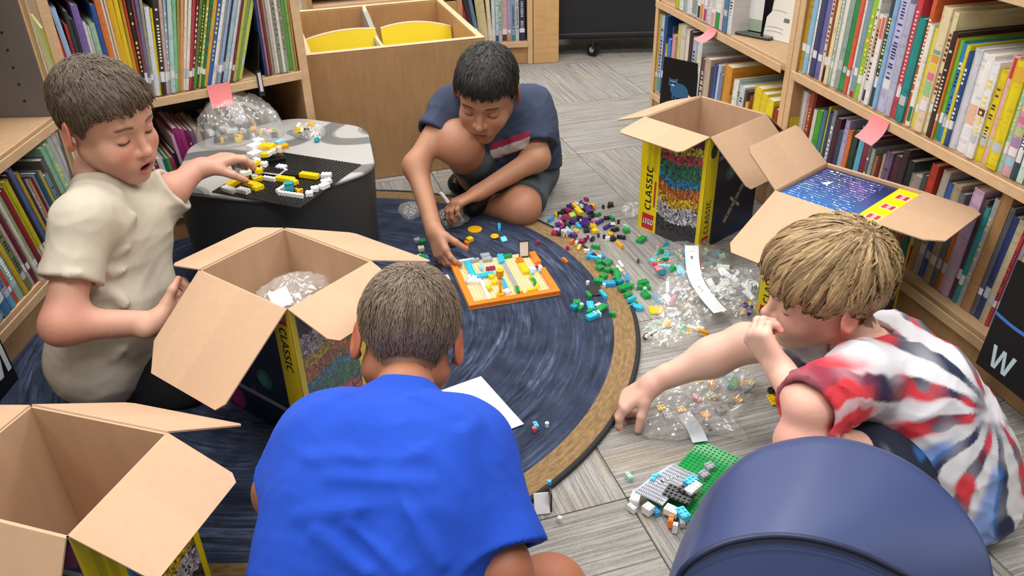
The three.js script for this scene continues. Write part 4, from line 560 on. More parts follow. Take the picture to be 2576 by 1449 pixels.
// the purple and black heap by the crouching boy's knee
scatter([
  [575, 95, 'b12', 'magenta'], [640, 145, 'p22', 'amber', 0.3], [655, 190, 'b11', 'orange'], [755, 175, 'r1', 'black'], [835, 150, 'b22', 'black'], [815, 170, 'r1', 'black'], [515, 130, 'b12', 'purple'], [550, 165, 'b22', 'black'], [470, 150, 'b12', 'white'], [430, 175, 'b22', 'magenta', 0.5, 0.006], [395, 190, 'b12', 'purple', 1, 0.004], [340, 220, 'b22', 'black'], [380, 240, 'b22', 'magenta', 0.2, 0.006], [460, 215, 'b14', 'yellow', 0.5, 0.012], [495, 265, 'b24', 'yellow', 0.35, 0.012], [425, 305, 'b22', 'lime', 0.4, 0.01], [520, 190, 'b12', 'white', 0.3, 0.004], [590, 190, 'b24', 'black', 2], [600, 235, 'b24', 'purple', 0.3, 0.008], [640, 265, 'b22', 'black'], [250, 255, 'b12', 'yellow'], [290, 255, 'b22', 'black'], [300, 290, 'b12', 'grey'], [195, 310, 'b13', 'blue'], [345, 285, 'b22', 'magenta'], [350, 330, 'b24', 'magenta', 0.4, 0.006], [300, 345, 'b12', 'pink'], [310, 400, 'b12', 'magenta'], [275, 370, 'b22', 'purple'], [365, 385, 'b22', 'black'], [255, 420, 'b22', 'grey'], [235, 455, 'b22', 'magenta'], [270, 465, 'b12', 'black'], [340, 460, 'f22', 'white'], [345, 468, 'r1', 'magenta'], [385, 430, 'b14', 'sky', 0.3], [440, 480, 'b22', 'purple'], [470, 420, 'r2', 'amber'], [490, 380, 'b13', 'azure', 0.4], [555, 340, 'b22', 'purple', 0.3, 0.006], [560, 375, 'b24', 'purple', 0.8, 0.004], [620, 350, 'b12', 'magenta'], [575, 425, 'b22', 'black'], [640, 400, 'b22', 'yellow', 0.2, 0.004], [665, 435, 'b22', 'yellow', 0.4], [680, 320, 'b12', 'pink'], [715, 335, 'b14', 'purple', 2.4], [705, 480, 'r1', 'purple'], [800, 385, 'b14', 'purple', 2.4], [765, 495, 'r1', 'black'], [810, 515, 'b12', 'white'], [855, 515, 'b22', 'black'], [855, 365, 'p22', 'white', 0.2, 0.004], [880, 420, 'b13', 'black'], [835, 450, 'r2', 'amber'], [920, 335, 'r1', 'black'], [950, 500, 'b13', 'black', 1.2], [640, 520, 'b12', 'black'], [590, 500, 'r1', 'magenta'], [525, 545, 'b22', 'magenta'], [560, 530, 'b11', 'black'], [420, 548, 'b12', 'orange'], [500, 605, 's2', 'amber'], [930, 580, 'b14', 'amber', 0.4], [790, 295, 'b12', 'black'], [50, 560, 'b11', 'magenta'], [375, 615, 'b11', 'magenta'], [345, 745, 's2', 'orange'], [470, 550, 'b11', 'white'], [610, 300, 'b12', 'black'], [435, 345, 'b22', 'purple', 0.1, 0.004], [405, 350, 'b11', 'black'], [520, 330, 'b11', 'white'], [500, 300, 'b22', 'black'],
], zp, 'in the purple heap by the crouching boy', 'in the purple heap', ground);
// green and blue trail along the rug edge
scatter([
  [690, 260, 'b13', 'green'], [845, 295, 'b13', 'green', 0.5], [1000, 385, 's2', 'mint'], [1005, 430, 'b22', 'green'], [1165, 525, 'b24', 'green', -0.7], [1155, 480, 'p12', 'lime'], [675, 605, 'b13', 'green', 1.2], [580, 640, 'b12', 'white'], [610, 685, 'b14', 'blue', -0.5], [660, 715, 'b13', 'azure'], [705, 700, 'p22', 'white'], [755, 705, 'b12', 'blue'], [715, 755, 'b22', 'green', 0.4], [800, 780, 'b24', 'green', -0.6], [720, 830, 'b22', 'green'], [805, 840, 'b22', 'green', 1], [945, 775, 'p14', 'white', 0.2], [930, 825, 'p14', 'cream', 0.3], [900, 880, 'b24', 'green', 0.1], [900, 930, 'b23', 'green', -0.2], [930, 975, 'b22', 'teal'], [1010, 940, 'b14', 'blue', -0.1], [760, 920, 'b22', 'green'], [710, 970, 'b23', 'green', 1.3], [815, 1000, 'b24', 'blue', 1.6], [765, 1015, 'b11', 'white'], [590, 990, 'b11', 'white'], [985, 1040, 'b24', 'green', -1.1], [1020, 1120, 'b22', 'green', -1], [1060, 1030, 'b12', 'green'], [1060, 1165, 'b13', 'azure', -1], [1090, 1215, 'b12', 'green'], [1110, 1250, 'b24', 'azure', 1.1], [1185, 985, 'b23', 'green', -1.2], [1150, 1040, 'b12', 'green'], [1240, 1035, 'b12', 'green', 0.2], [1205, 1085, 'b11', 'mint', 0, 0.006], [1210, 1120, 'b23', 'green', 0.4], [600, 1120, 'b13', 'green', 0.3], [755, 1115, 'b14', 'azure', 0.35], [475, 1205, 'b22', 'green'], [445, 1250, 'b22', 'teal'], [515, 1265, 'b12', 'green'], [525, 1230, 'b11', 'white'], [620, 1240, 'b24', 'azure', 0.05], [700, 1210, 'p12', 'white'], [735, 1265, 'b24', 'green', -0.7], [690, 1325, 'b22', 'white', 0.3], [645, 1345, 'b24', 'azure', -1], [610, 1300, 'b12', 'green'], [855, 1325, 'b12', 'green', 1], [1330, 1160, 'b14', 'blue', 0.3], [1325, 1268, 'p44', 'yellow', 0.05], [1130, 755, 'r1', 'dark'], [665, 1058, 't46', 'black', 0.05],
], zp, 'in the green trail along the rug edge', 'in the green trail', ground);
// pieces on the rug around the orange maze
const zq = (x, y) => [990 + x / 5.6, 560 + y / 5.6];
scatter([
  [1145, 85, 'r6', 'amber', 0], [1490, 68, 'b14', 'azure', 0.0], [1425, 192, 'w2', 'amber', 0], [1550, 235, 's22', 'azure', 0.5], [1075, 240, 'b22', 'yellow', 0.6], [1030, 295, 'b12', 'orange', 0.6], [1030, 368, 'b11', 'white', 0.3], [335, 255, 'b22', 'grey', 0.5], [410, 270, 'b22', 'green', 0.3], [390, 370, 'b22', 'cream', 0.2], [370, 460, 'p22', 'white', 0.7], [415, 500, 'b23', 'green', 0.3], [470, 500, 'b12', 'blue', 0.3], [210, 575, 'b22', 'white', 0.6], [290, 620, 'b24', 'white', 0.5], [345, 560, 'b24', 'white', 0.2, 0.006], [420, 590, 'b22', 'clear', 0.3], [430, 640, 'b12', 'sky', 0.3], [620, 755, 'b22', 'azure', 0.8], [740, 790, 's22', 'white', 0.5], [745, 850, 's22', 'clear', 0.2], [860, 270, 't46', 'black', -0.7], [590, 650, 't46', 'black', 0.2], [680, 800, 'b12', 'white', 0.3],
], zq, 'on the blue rug around the orange maze', 'around the orange maze', () => 0.0094);
// bits near the blue boy and the white sheet
scatter([[1348, 1072, 'b12', 'azure', 0.3], [1344, 1081, 'b11', 'coral', 0.2], [1376, 1069, 'r1', 'white', 0], [1408, 1307, 'r1', 'clear', 0], [1582, 1200, 'b12', 'mint', 0.4]], (x, y) => [x, y], 'on its own near the white paper sheet', 'near the white paper sheet', ground);
// ---------- built mazes ----------
function build(name, label, category, pos, turn) { return thing(name, label, category, pos, turn); }
function baseplate(t, n, m, col, h = 0.0018) { const L = [rbox(n * U, h, m * U, 0.0005, 0, h / 2, 0, 1)]; for (let i = 0; i < n; i++) for (let j = 0; j < m; j++) L.push(cyl(U * 0.3, U * 0.3, 0.0017, 8, (i - (n - 1) / 2) * U, h + 0.0008, (j - (m - 1) / 2) * U)); return obj('baseplate', merge(L), bmat(col), t); }
function piece(t, a, b, w, h, y, col, studs = true, name = 'brick') {     // a brick between two local points
  const dx = b[0] - a[0], dz = b[1] - a[1], L = Math.max(U, Math.hypot(dx, dz)), nx = Math.max(1, Math.round(L / U)), nz = Math.max(1, Math.round(w / U));
  const m = obj(name, brickGeo(nx, nz, h, studs), bmat(col), t); m.position.set((a[0] + b[0]) / 2, y, (a[1] + b[1]) / 2); m.rotation.y = Math.atan2(-dz, dx); return m;
}
{
  const cs = [[1135, 660], [1345, 628], [1402, 738], [1178, 776]].map(([x, y]) => onY(x, y, 0.016)), c = cs.reduce((a, p) => a.add(p), V(0, 0, 0)).multiplyScalar(0.25);
  const turn = 15 * Math.PI / 180, t = build('brick_maze', 'orange framed toy brick maze on a tan plate on the rug', 'brick build', [c.x, 0.0095, c.z], turn);
  baseplate(t, 28, 28, 'tan');
  const inv = (zx, zy, y = 0.013) => { const p = onY(990 + zx / 5.6, 560 + zy / 5.6, 0.0095 + y).sub(t.position); const cc = Math.cos(turn), ss = Math.sin(turn); return [p.x * cc - p.z * ss, p.x * ss + p.z * cc]; };
  const h = 14 * U;
  // orange border: two sides and the front, white along the rear
  const side = (x, z0, z1, col) => { for (let z = z0; z < z1 - 1e-6; z += 4 * U) piece(t, [x, z], [x, Math.min(z1, z + 4 * U)], 2 * U, BRICK * 1.1, 0.0018, col, false); };
  side(-h + U, -h + 2 * U, h, 'orange'); side(h - U, -h + 2.0 * U, -h + 9 * U, 'orange'); side(h - U, -h + 13 * U, h, 'orange');
  for (let x = -h + 2 * U; x < h - 2 * U - 1e-6; x += 4 * U) piece(t, [x, h - U], [Math.min(h - 2 * U, x + 4 * U), h - U], 2 * U, BRICK * 1.1, 0.0018, 'orange', false);
  piece(t, [-h, -h + U * 0.6], [-h + 2 * U, -h + U * 0.6], 1 * U, BRICK, 0.0018, 'orange');
  piece(t, [-h + 2 * U, -h + U * 0.5], [-h + 8 * U, -h + U * 0.5], U, BRICK, 0.0018, 'white');
  const bars = [[1035, 530, 1130, 740, 2, 'azure'], [1150, 740, 1420, 690, 2, 'azure'], [1080, 520, 1210, 490, 1, 'grey'], [1220, 450, 1360, 430, 2, 'grey'], [1250, 500, 1390, 480, 2, 'grey'], [1290, 630, 1440, 605, 1.4, 'magenta'], [1225, 550, 1240, 640, 1, 'sky'], [1500, 430, 1530, 540, 1.6, 'azure'], [1545, 455, 1660, 435, 1, 'green'], [1565, 560, 1740, 880, 1, 'grey'], [1760, 480, 1800, 540, 1.6, 'orange'], [1800, 560, 1870, 680, 2.2, 'yellow'], [1925, 720, 1960, 770, 1, 'lime'], [1970, 770, 2005, 850, 1.4, 'green'], [2030, 850, 2010, 910, 1.2, 'yellow'], [2000, 915, 1880, 945, 1.2, 'yellow'], [1840, 955, 1770, 960, 1.2, 'amber'], [1730, 880, 1760, 960, 1.2, 'green'], [1060, 740, 1170, 760, 2, 'white'], [1050, 800, 1230, 800, 2, 'white'], [1240, 810, 1350, 1060, 1, 'white'], [1540, 780, 1590, 910, 1.4, 'azure'], [1570, 930, 1620, 960, 2, 'white'], [1920, 640, 1990, 620, 2, 'white'], [2040, 610, 2100, 600, 2, 'white'], [1990, 610, 2040, 600, 1, 'magenta'], [1935, 680, 1975, 680, 1.5, 'sky'], [2040, 650, 2090, 640, 1.5, 'sky'], [985, 830, 1035, 820, 1, 'grey']];
  for (const [a, b, c2, d2, w, col] of bars) piece(t, inv(a, b), inv(c2, d2), w * U, BRICK, 0.0018, col, true);
  for (const [a, b] of [[1380, 735], [1420, 815], [1335, 900]]) { const q = inv(a, b), m = obj('round_brick', brickGeo(2, 2, BRICK, true, 'round'), bmat('yellow'), t); m.position.set(q[0], 0.0018, q[1]); }
  // yellow mast: base, crossed struts and a top
  const q = inv(1505, 985); const m0 = obj('mast', merge([cyl(U * 1.2, U * 1.2, BRICK, 14, 0, BRICK / 2, 0), cyl(U * 1.2, U * 1.2, BRICK * 1.6, 14, 0, 0.066, 0), ...[0, 1, 2, 3].map((k) => { const g = cyl(0.0009, 0.0009, 0.055, 6); g.rotateZ(k & 1 ? 0.1 : -0.1); g.rotateY(k * 1.57); g.translate(Math.cos(k * 1.57) * 0.004, 0.035, Math.sin(k * 1.57) * 0.004); return g; }), ...[0.022, 0.036, 0.05].map((y) => cyl(0.0045, 0.0045, 0.0025, 10, 0, y, 0))]), bmat('amber'), t); m0.position.set(q[0], 0.0018, q[1]);
  // black framed white panel standing at the far edge
  const a = inv(1838, 480, 0.004), pn = obj('panel_frame', merge([box(0.0265, 0.003, 0.006, 0, 0.0015, 0), box(0.0265, 0.002, 0.004, 0, 0.046, 0), box(0.002, 0.046, 0.004, -0.0122, 0.0235, 0), box(0.002, 0.046, 0.004, 0.0122, 0.0235, 0)]), bmat('black'), t); pn.position.set(a[0], 0.003, a[1]); pn.rotation.y = -0.1;
  obj('panel', box(0.023, 0.043, 0.002, 0, 0.0235, 0), bmat('white'), pn);
}
{
  const y0 = OTT_H + 0.0006, cs = [[545, 480], [770, 520], [897, 415]].map(([x, y]) => onY(x, y, y0 + 0.002)), e1 = cs[1].clone().sub(cs[0]), c = cs[0].clone().add(cs[2]).multiplyScalar(0.5), turn = Math.atan2(-e1.z, e1.x);
  const t = build('brick_maze', 'yellow and white toy brick maze on a black plate on the ottoman', 'brick build', [c.x, y0, c.z], turn);
  baseplate(t, 30, 32, 'black');
  const inv = (zx, zy, y = 0.011) => { const p = onY(520 + zx / 6.44, 320 + zy / 6.44, y0 + y).sub(t.position); const cc = Math.cos(turn), ss = Math.sin(turn); return [p.x * cc - p.z * ss, p.x * ss + p.z * cc]; };
  const B = (a, b, c2, d2, w, col, y = 0, hh = BRICK, st = true) => piece(t, inv(a, b, y + 0.01), inv(c2, d2, y + 0.01), w * U, hh, 0.0018 + y, col, st);
  B(280, 960, 440, 1020, 2, 'white'); B(500, 985, 680, 1030, 2, 'white'); B(330, 930, 640, 770, 2, 'yellow'); B(560, 740, 700, 700, 2, 'white', BRICK); B(640, 880, 830, 930, 2.4, 'yellow'); B(760, 980, 890, 930, 2.4, 'yellow'); B(760, 840, 900, 800, 1.4, 'yellow'); B(745, 770, 850, 780, 2, 'clear'); B(930, 800, 1100, 830, 1.4, 'white'); B(1120, 800, 1410, 840, 1.6, 'yellow'); B(1280, 920, 1450, 860, 1.6, 'yellow'); B(1140, 1020, 1300, 920, 1.4, 'white'); B(1150, 1040, 1570, 1100, 1.2, 'white'); B(1600, 1060, 1720, 1050, 2, 'white'); B(1690, 990, 1800, 970, 2, 'clear'); B(1830, 960, 1960, 900, 1.6, 'white'); B(1850, 880, 2020, 840, 1.6, 'clear'); B(1840, 760, 2030, 760, 2, 'white'); B(1520, 740, 1800, 780, 2, 'yellow', 0.002); B(1250, 730, 1510, 760, 2, 'black');
  B(610, 660, 860, 540, 1.2, 'yellow', BRICK * 2); B(700, 560, 850, 500, 2.4, 'white', BRICK * 2); B(700, 440, 850, 380, 3, 'white', BRICK * 2); B(690, 350, 860, 280, 3.4, 'white', BRICK * 2.6, BRICK * 1.5); B(760, 230, 900, 180, 2.6, 'white', BRICK * 2); B(870, 280, 1080, 300, 2.6, 'yellow', BRICK * 3); B(890, 430, 1000, 420, 2.4, 'yellow', BRICK * 2); B(960, 440, 1130, 340, 1.4, 'white', BRICK * 2); B(880, 480, 1120, 440, 2, 'black', BRICK); B(1120, 320, 1300, 280, 2, 'amber', BRICK * 2.4); B(1120, 250, 1240, 200, 2, 'sky', BRICK * 2); B(860, 580, 990, 580, 2, 'white', BRICK * 1.2); B(790, 680, 890, 680, 2, 'yellow', BRICK * 1.4); B(730, 690, 780, 690, 2, 'black', BRICK);
  B(860, 520, 990, 540, 2.4, 'black', BRICK * 0.6); B(1010, 520, 1260, 480, 3, 'black', 0); B(520, 620, 740, 520, 3.2, 'black', BRICK * 2, BRICK);
  // flat black vehicle with a white rim
  B(910, 650, 1220, 690, 3.6, 'white', BRICK * 0.8, PLATE, false); B(930, 640, 1200, 675, 3, 'black', BRICK * 1.15, PLATE); B(1130, 590, 1280, 610, 2.4, 'white', BRICK * 1.2, PLATE * 1.5); B(1240, 660, 1300, 640, 1.4, 'white', BRICK, PLATE);
  // teal block with slanted top, plus a golden piece
  const q = inv(1345, 1000, 0.01), tb = obj('teal_block', rbox(U * 2.4, BRICK * 2, U * 2.2, 0.001, 0, BRICK, 0), bmat('teal'), t); tb.position.set(q[0], 0.0018 + BRICK * 0.6, q[1]); tb.rotation.y = 0.5;
  const q2 = inv(1500, 1020, 0.006), gp = obj('golden_piece', merge([cyl(U * 0.7, U * 0.9, 0.006, 10, 0, 0.003, 0), cyl(U * 0.4, U * 0.4, 0.01, 8, 0.008, 0.005, 0.002), cyl(U * 0.4, U * 0.4, 0.008, 8, -0.007, 0.004, 0.001)]), bmat('amber'), t); gp.position.set(q2[0], 0.0018, q2[1]);
  const q3 = inv(1195, 470, 0.01), mf = obj('brown_piece', rbox(U * 1.6, BRICK * 1.4, U, 0.001, 0, BRICK * 0.7, 0), bmat('brown'), t); mf.position.set(q3[0], BRICK * 0.7, q3[1]); const mw = obj('white_piece', rbox(U * 1.4, BRICK * 1.6, U, 0.001, 0, BRICK * 0.8, 0), bmat('white'), mf); mw.position.y = BRICK * 1.4;
}
{
  // green plate with a grey and black build beside the navy chair
  const cs = [[1762, 1104], [1833, 1136], [1640, 1290]].map(([x, y]) => onY(x, y, 0.004)), e1 = cs[1].clone().sub(cs[0]), turn = Math.atan2(-e1.z, e1.x) ;
  const o = cs[0], t = build('brick_build', 'green plate with grey and black brick deck beside the navy chair', 'brick build', [o.x, 0.0006, o.z], turn);
  const inv = (zx, zy, y = 0.004) => { const p = onY(1540 + zx / 4.83, 1060 + zy / 4.83, y).sub(t.position); const cc = Math.cos(turn), ss = Math.sin(turn); return [p.x * cc - p.z * ss, p.x * ss + p.z * cc]; };
  { const n = 16, m = 24, L = [rbox(n * U, 0.0018, m * U, 0.0005, n * U / 2, 0.0009, m * U / 2, 1)]; for (let i = 0; i < n; i++) for (let j = 0; j < m; j++) L.push(cyl(U * 0.3, U * 0.3, 0.0017, 8, (i + 0.5) * U, 0.0026, (j + 0.5) * U)); obj('baseplate', merge(L), bmat('green'), t); }
  const B = (a, b, c2, d2, w, col, y = 0, hh = BRICK, st = true) => piece(t, inv(a, b, y + hh), inv(c2, d2, y + hh), w * U, hh, 0.0018 + y, col, st);
  const D = 0.017;
  B(510, 780, 830, 660, 0.1, 'grey', D, PLATE); 
  const dk = (p, cols) => { const s = new THREE.Shape(p.map(([x, y]) => { const q = inv(x, y, D + PLATE); return new THREE.Vector2(q[0], -q[1]); })); const g = new THREE.ExtrudeGeometry(s, { depth: PLATE, bevelEnabled: false }); g.rotateX(-Math.PI / 2); g.translate(0, D + 0.0018, 0); const m = obj('deck', g, bmat(cols), t); return m; };
  dk([[725, 530], [1040, 660], [880, 800], [690, 940], [610, 1030], [270, 850], [520, 650]], 'grey');
  { const L = []; for (let i = 0; i < 15; i++) for (let j = 0; j < 12; j++) { const zx = lerp(725, 270, j / 11), zy = lerp(540, 860, j / 11); const q = inv(zx + i * 20 + 16, zy + i * 9.5 + 6, D + PLATE); L.push(cyl(U * 0.3, U * 0.3, 0.0016, 8, q[0], D + 0.0018 + PLATE + 0.0007, q[1])); } obj('deck_studs', merge(L), bmat('grey'), t); }
  B(640, 820, 980, 960, 4, 'black', D + PLATE, PLATE); B(830, 800, 900, 850, 2, 'black', D, BRICK);
  B(900, 760, 1020, 680, 2.2, 'azure', D + PLATE, BRICK); B(920, 860, 1050, 750, 2.2, 'white', D + PLATE, BRICK); B(470, 680, 530, 700, 1.5, 'azure', D + PLATE, PLATE); B(530, 665, 590, 650, 1, 'azure', D + PLATE, PLATE);
  B(230, 900, 340, 930, 2.6, 'white', 0.004, BRICK * 1.6); B(210, 1060, 270, 1020, 1.6, 'white', 0, BRICK * 1.2); B(400, 1070, 480, 1010, 1.8, 'white', 0.002, BRICK * 1.6); B(500, 1090, 560, 1070, 2, 'blue', 0, BRICK); B(640, 1030, 810, 1110, 2.4, 'white', 0.006, BRICK * 1.3); B(690, 1180, 740, 1190, 1.6, 'orange', 0, BRICK * 1.8); B(800, 1130, 920, 1090, 3, 'azure', 0.01, BRICK * 1.2); B(750, 1250, 790, 1260, 1, 'white', 0, BRICK * 2); B(820, 1210, 880, 1210, 2, 'grey', 0.004, BRICK); B(1140, 560, 1230, 520, 2, 'grey', 0, BRICK); B(1080, 660, 1150, 620, 2, 'grey', 0, BRICK);
}
{
  // little hinged panel standing on the carpet
  const p = onY(1368, 1288, 0), t = thing('brick_model', 'small white and black brick panel standing on the carpet edge', 'brick build', [p.x, 0.0005, p.z], 0.1);
  const wp = obj('white_panel', rbox(0.026, 0.036, 0.003, 0.0006, 0, 0.018, 0), bmat('white'), t); wp.position.set(-0.003, 0.0015, 0.006); wp.rotation.x = -0.55;
  const k = rbox(0.003, 0.042, 0.03, 0.0006, 0.0125, 0.022, -0.012); obj('black_panel', k, bmat('black'), t); obj('azure_stud', rbox(0.006, 0.008, 0.006, 0.0008, 0.0125, 0.047, -0.02), bmat('azure'), t);
}
// ---------- sheets of paper ----------
{
  const q = [[1210, 948], [1318, 1068], [1262, 1088], [1120, 975]].map(([x, y]) => onY(x, y, 0.011)), o = q[0], u = q[1].clone().sub(q[0]).normalize(), L = q[1].distanceTo(q[0]);
  const t = thing('paper_sheet', 'white sheet of paper on the blue rug beside the boy in blue', 'paper', [o.x, 0.0102, o.z], Math.atan2(-u.z, u.x));
  const g = new THREE.BoxGeometry(L, 0.0006, 0.25, 16, 1, 16); const p = g.attributes.position; for (let i = 0; i < p.count; i++) p.setY(i, p.getY(i) + 0.001 + 0.0012 * (1 + noise(p.getX(i) * 14, p.getZ(i) * 10, 3))); g.translate(L / 2, 0, 0.125); g.computeVertexNormals(); obj('sheet', g, M('#e9ecf0', 0.8), t);
}
// ---------- crumpled clear bags and what lies in them ----------
const film = new THREE.MeshPhysicalMaterial({ color: 0xffffff, transmission: 0.8, thickness: 0, roughness: 0.09, ior: 1.55, side: 2, clearcoat: 1, clearcoatRoughness: 0.05 });
function bag(label, pts, y0, peak, rough, sd, strip) {     // outline in picture columns on the floor, crumpled film above it
  const P = pts.map(([x, y]) => onY(x, y, y0)), c = P.reduce((a, p) => a.add(p.clone()), V(0, 0, 0)).multiplyScalar(1 / P.length), t = thing('plastic_bag', label, 'bag', [c.x, y0, c.z]);
  const curve = new THREE.CatmullRomCurve3(P.map((p) => p.clone().sub(c)), true), n = 110, K = 26, pos = [], idx = []; const ring = curve.getPoints(n); ring.pop();
  for (let k = 0; k <= K; k++) for (let i = 0; i < n; i++) {
    const s = k / K, p = ring[i], j = 1 + 0.05 * noise(i * 0.35, sd, 3); const x = p.x * s * j, z = p.z * s * j;
    const f = 19, r1 = 1 - Math.abs(noise(x * f, z * f, sd)) * 2, r2 = 1 - Math.abs(noise(x * f * 2.3, z * f * 2.3, sd + 9)) * 2, r3 = 1 - Math.abs(noise(x * f * 5, z * f * 5, sd + 4)) * 2;
    const dome = peak * Math.pow(1 - s * s, 0.55); pos.push(x, Math.max(0.0012, dome * (0.75 + 0.25 * noise(x * 12, z * 12, sd)) + rough * 1.35 * (r1 * 0.6 + r2 * 0.4 + r3 * 0.12) * Math.min(1, (1 - s) * 6 + 0.25)), z);
  }
  for (let k = 0; k < K; k++) for (let i = 0; i < n; i++) { const a = k * n + i, b = k * n + (i + 1) % n, d = a + n, e = b + n; if (k) idx.push(a, b, d); idx.push(b, e, d); }
  let g = new THREE.BufferGeometry(); g.setAttribute('position', new THREE.Float32BufferAttribute(pos, 3)); g.setIndex(idx); g = g.toNonIndexed(); g.computeVertexNormals();   // creases stay sharp
  obj('film', g, film, t);
  return t;
}
function stripOf(label, cols, wpx, y, draw, group) {       // a paper strip along a line of picture points
  const P = cols.map(([px, py, h]) => onY(px, py, h)), c = P[0].clone(), t = thing('paper_strip', label, 'paper', [c.x, c.y, c.z]);
  const cv = new THREE.CatmullRomCurve3(P.map((p) => p.clone().sub(c))), n = 30, pos = [], idx = [], uv = [];
  for (let i = 0; i <= n; i++) { const p = cv.getPoint(i / n), tg = cv.getTangent(i / n), s = V(-tg.z, 0, tg.x).normalize(); for (const k of [-1, 1]) { const q = p.clone().addScaledVector(s, k * wpx / 2); pos.push(q.x, q.y + 0.0006, q.z); uv.push((k + 1) / 2, 1 - i / n); } }
  for (let i = 0; i < n; i++) idx.push(2 * i, 2 * i + 1, 2 * i + 2, 2 * i + 1, 2 * i + 3, 2 * i + 2);
  const g = new THREE.BufferGeometry(); g.setAttribute('position', new THREE.Float32BufferAttribute(pos, 3)); g.setAttribute('uv', new THREE.Float32BufferAttribute(uv, 2)); g.setIndex(idx); g.computeVertexNormals();
  obj('sheet', g, new THREE.MeshPhysicalMaterial({ map: canvas(160, 800, draw), roughness: 0.7, side: 2 }), t); return t;
}
seed = 404;
function fillBag(region, n, kinds, cols, where, group, y0 = 0.001, ymax = 0.016) {
  for (let i = 0; i < n; i++) { const a = rnd() * 6.283, r = Math.sqrt(rnd()); const px = region[0] + Math.cos(a) * r * region[2], py = region[1] + Math.sin(a) * r * region[3]; const col = pick(cols), k = pick(kinds), p = onY(px, py, y0 + 0.004); p.y = y0 + rnd() * ymax; loose(k, col, p, rnd() * 6.3, `${KIND_WORDS[k]} ${col} toy brick ${where}`, `${KIND_WORDS[k]} ${col} bricks ${where}`, rr(-0.6, 0.6)); }
}
const small = ['b12', 'b22', 'p12', 'p14', 'r1', 's2', 'b11'];
bag('clear bag of teal and green bricks near the rainbow printed box', [[1640, 650], [1660, 625], [1720, 615], [1790, 620], [1840, 640], [1835, 680], [1760, 715], [1680, 705], [1645, 690]], 0.0008, 0.022, 0.008, 3);
fillBag([1700, 662, 62, 42], 36, ['b24', 'b22', 'p24', 'b13', 'b22', 's22', 'b14'], ['teal', 'teal', 'green', 'azure', 'teal', 'orange', 'coral', 'sky', 'green'], 'in the teal bag near the rainbow box', '', 0.001, 0.016);
fillBag([1800, 650, 34, 26], 9, small, ['teal', 'mint', 'teal'], 'in the teal bag near the rainbow box', '', 0.001, 0.012);
bag('large clear bag of white and clear pieces beside the paper strip', [[1640, 745], [1690, 705], [1790, 690], [1880, 680], [1915, 720], [1915, 780], [1840, 800], [1760, 830], [1690, 825], [1650, 790]], 0.0008, 0.026, 0.011, 8);
fillBag([1820, 735, 80, 48], 30, ['b22', 'b14', 'p24', 'w2', 'w2', 'f22', 's22', 'b24', 'p14'], ['clear', 'white', 'grey', 'white', 'clear', 'dark', 'cream'], 'in the large clear bag beside the paper strip', '', 0.001, 0.018);
fillBag([1700, 760, 46, 44], 15, ['b22', 'p14', 's22', 'b14', 'p24', 'f22'], ['white', 'clear', 'cream', 'pink', 'clear'], 'in the large clear bag beside the paper strip', '', 0.001, 0.014);
bag('clear bag of purple and black bricks beside the blond boy', [[1835, 790], [1880, 770], [1925, 760], [1935, 800], [1900, 830], [1850, 825]], 0.0008, 0.02, 0.007, 12);
fillBag([1880, 795, 34, 22], 12, small, ['purple', 'purple', 'black', 'magenta', 'yellow', 'dark'], 'in the purple bag beside the blond boy', '', 0.001, 0.014);
bag('small clear bag of white wheels and rings at the rug edge', [[1610, 850], [1630, 815], [1690, 808], [1740, 830], [1770, 825], [1775, 850], [1720, 870], [1650, 875]], 0.0008, 0.014, 0.007, 15);
fillBag([1665, 840, 42, 24], 14, [...small, 'w2', 'w2'], ['white', 'white', 'clear', 'black', 'amber', 'cream', 'grey', 'mint'], 'in the small bag at the rug edge', '', 0.001, 0.01);
fillBag([1745, 838, 28, 12], 7, small, ['cream', 'black', 'amber', 'mint', 'white'], 'in the small bag at the rug edge', '', 0.001, 0.008);
bag('torn clear bag under the outstretched arm of the blond boy', [[1600, 1060], [1640, 985], [1720, 950], [1830, 930], [1900, 950], [1895, 1010], [1850, 1070], [1880, 1110], [1790, 1095], [1700, 1110], [1620, 1100]], 0.0008, 0.02, 0.013, 21);
scatter([[1812, 931, 'p22', 'amber', 0.2], [1757, 954, 'p22', 'yellow', 0.3], [1826, 948, 'b12', 'azure', 0.8], [1832, 973, 'r1', 'azure', 0], [1847, 966, 'b24', 'green', -0.5], [1838, 925, 'b12', 'clear', 0.4], [1850, 928, 'r2', 'white', 0], [1870, 963, 'p22', 'amber', 0.4], [1876, 978, 'b22', 'grey', 0.2], [1890, 960, 'p22', 'tan', 0.5], [1857, 1003, 'p22', 'amber', 0.5], [1842, 1017, 'r2', 'black', 0], [1664, 1024, 'p22', 'yellow', 0.2], [1714, 1028, 'p22', 'amber', 0.1], [1775, 1041, 'p22', 'amber', 0.3], [1745, 1032, 'b14', 'black', -0.4], [1680, 1048, 'b23', 'grey', 0.2], [1755, 1003, 's2', 'coral', 0.5], [1780, 1007, 'r1', 'lime', 0], [1796, 998, 'b12', 'tan', 0.7], [1790, 966, 'b13', 'amber', 0.3], [1812, 1035, 'b22', 'dark', 0.4], [1925, 914, 'p24', 'amber', 0.3], [1940, 925, 'p22', 'orange', 0.7], [1945, 1004, 'p24', 'yellow', 0.1], [1958, 1008, 'p22', 'amber', 0.5], [1955, 1014, 'p12', 'green', 0.1], [1940, 985, 'b12', 'black', 0.3], [1955, 968, 'b12', 'mint', 0.3], [1950, 978, 'b12', 'coral', 0.5], [1780, 1067, 'p14', 'black', 0.2]], (x, y) => [x, y], 'under the outstretched arm of the blond boy', 'under the outstretched arm', ground);
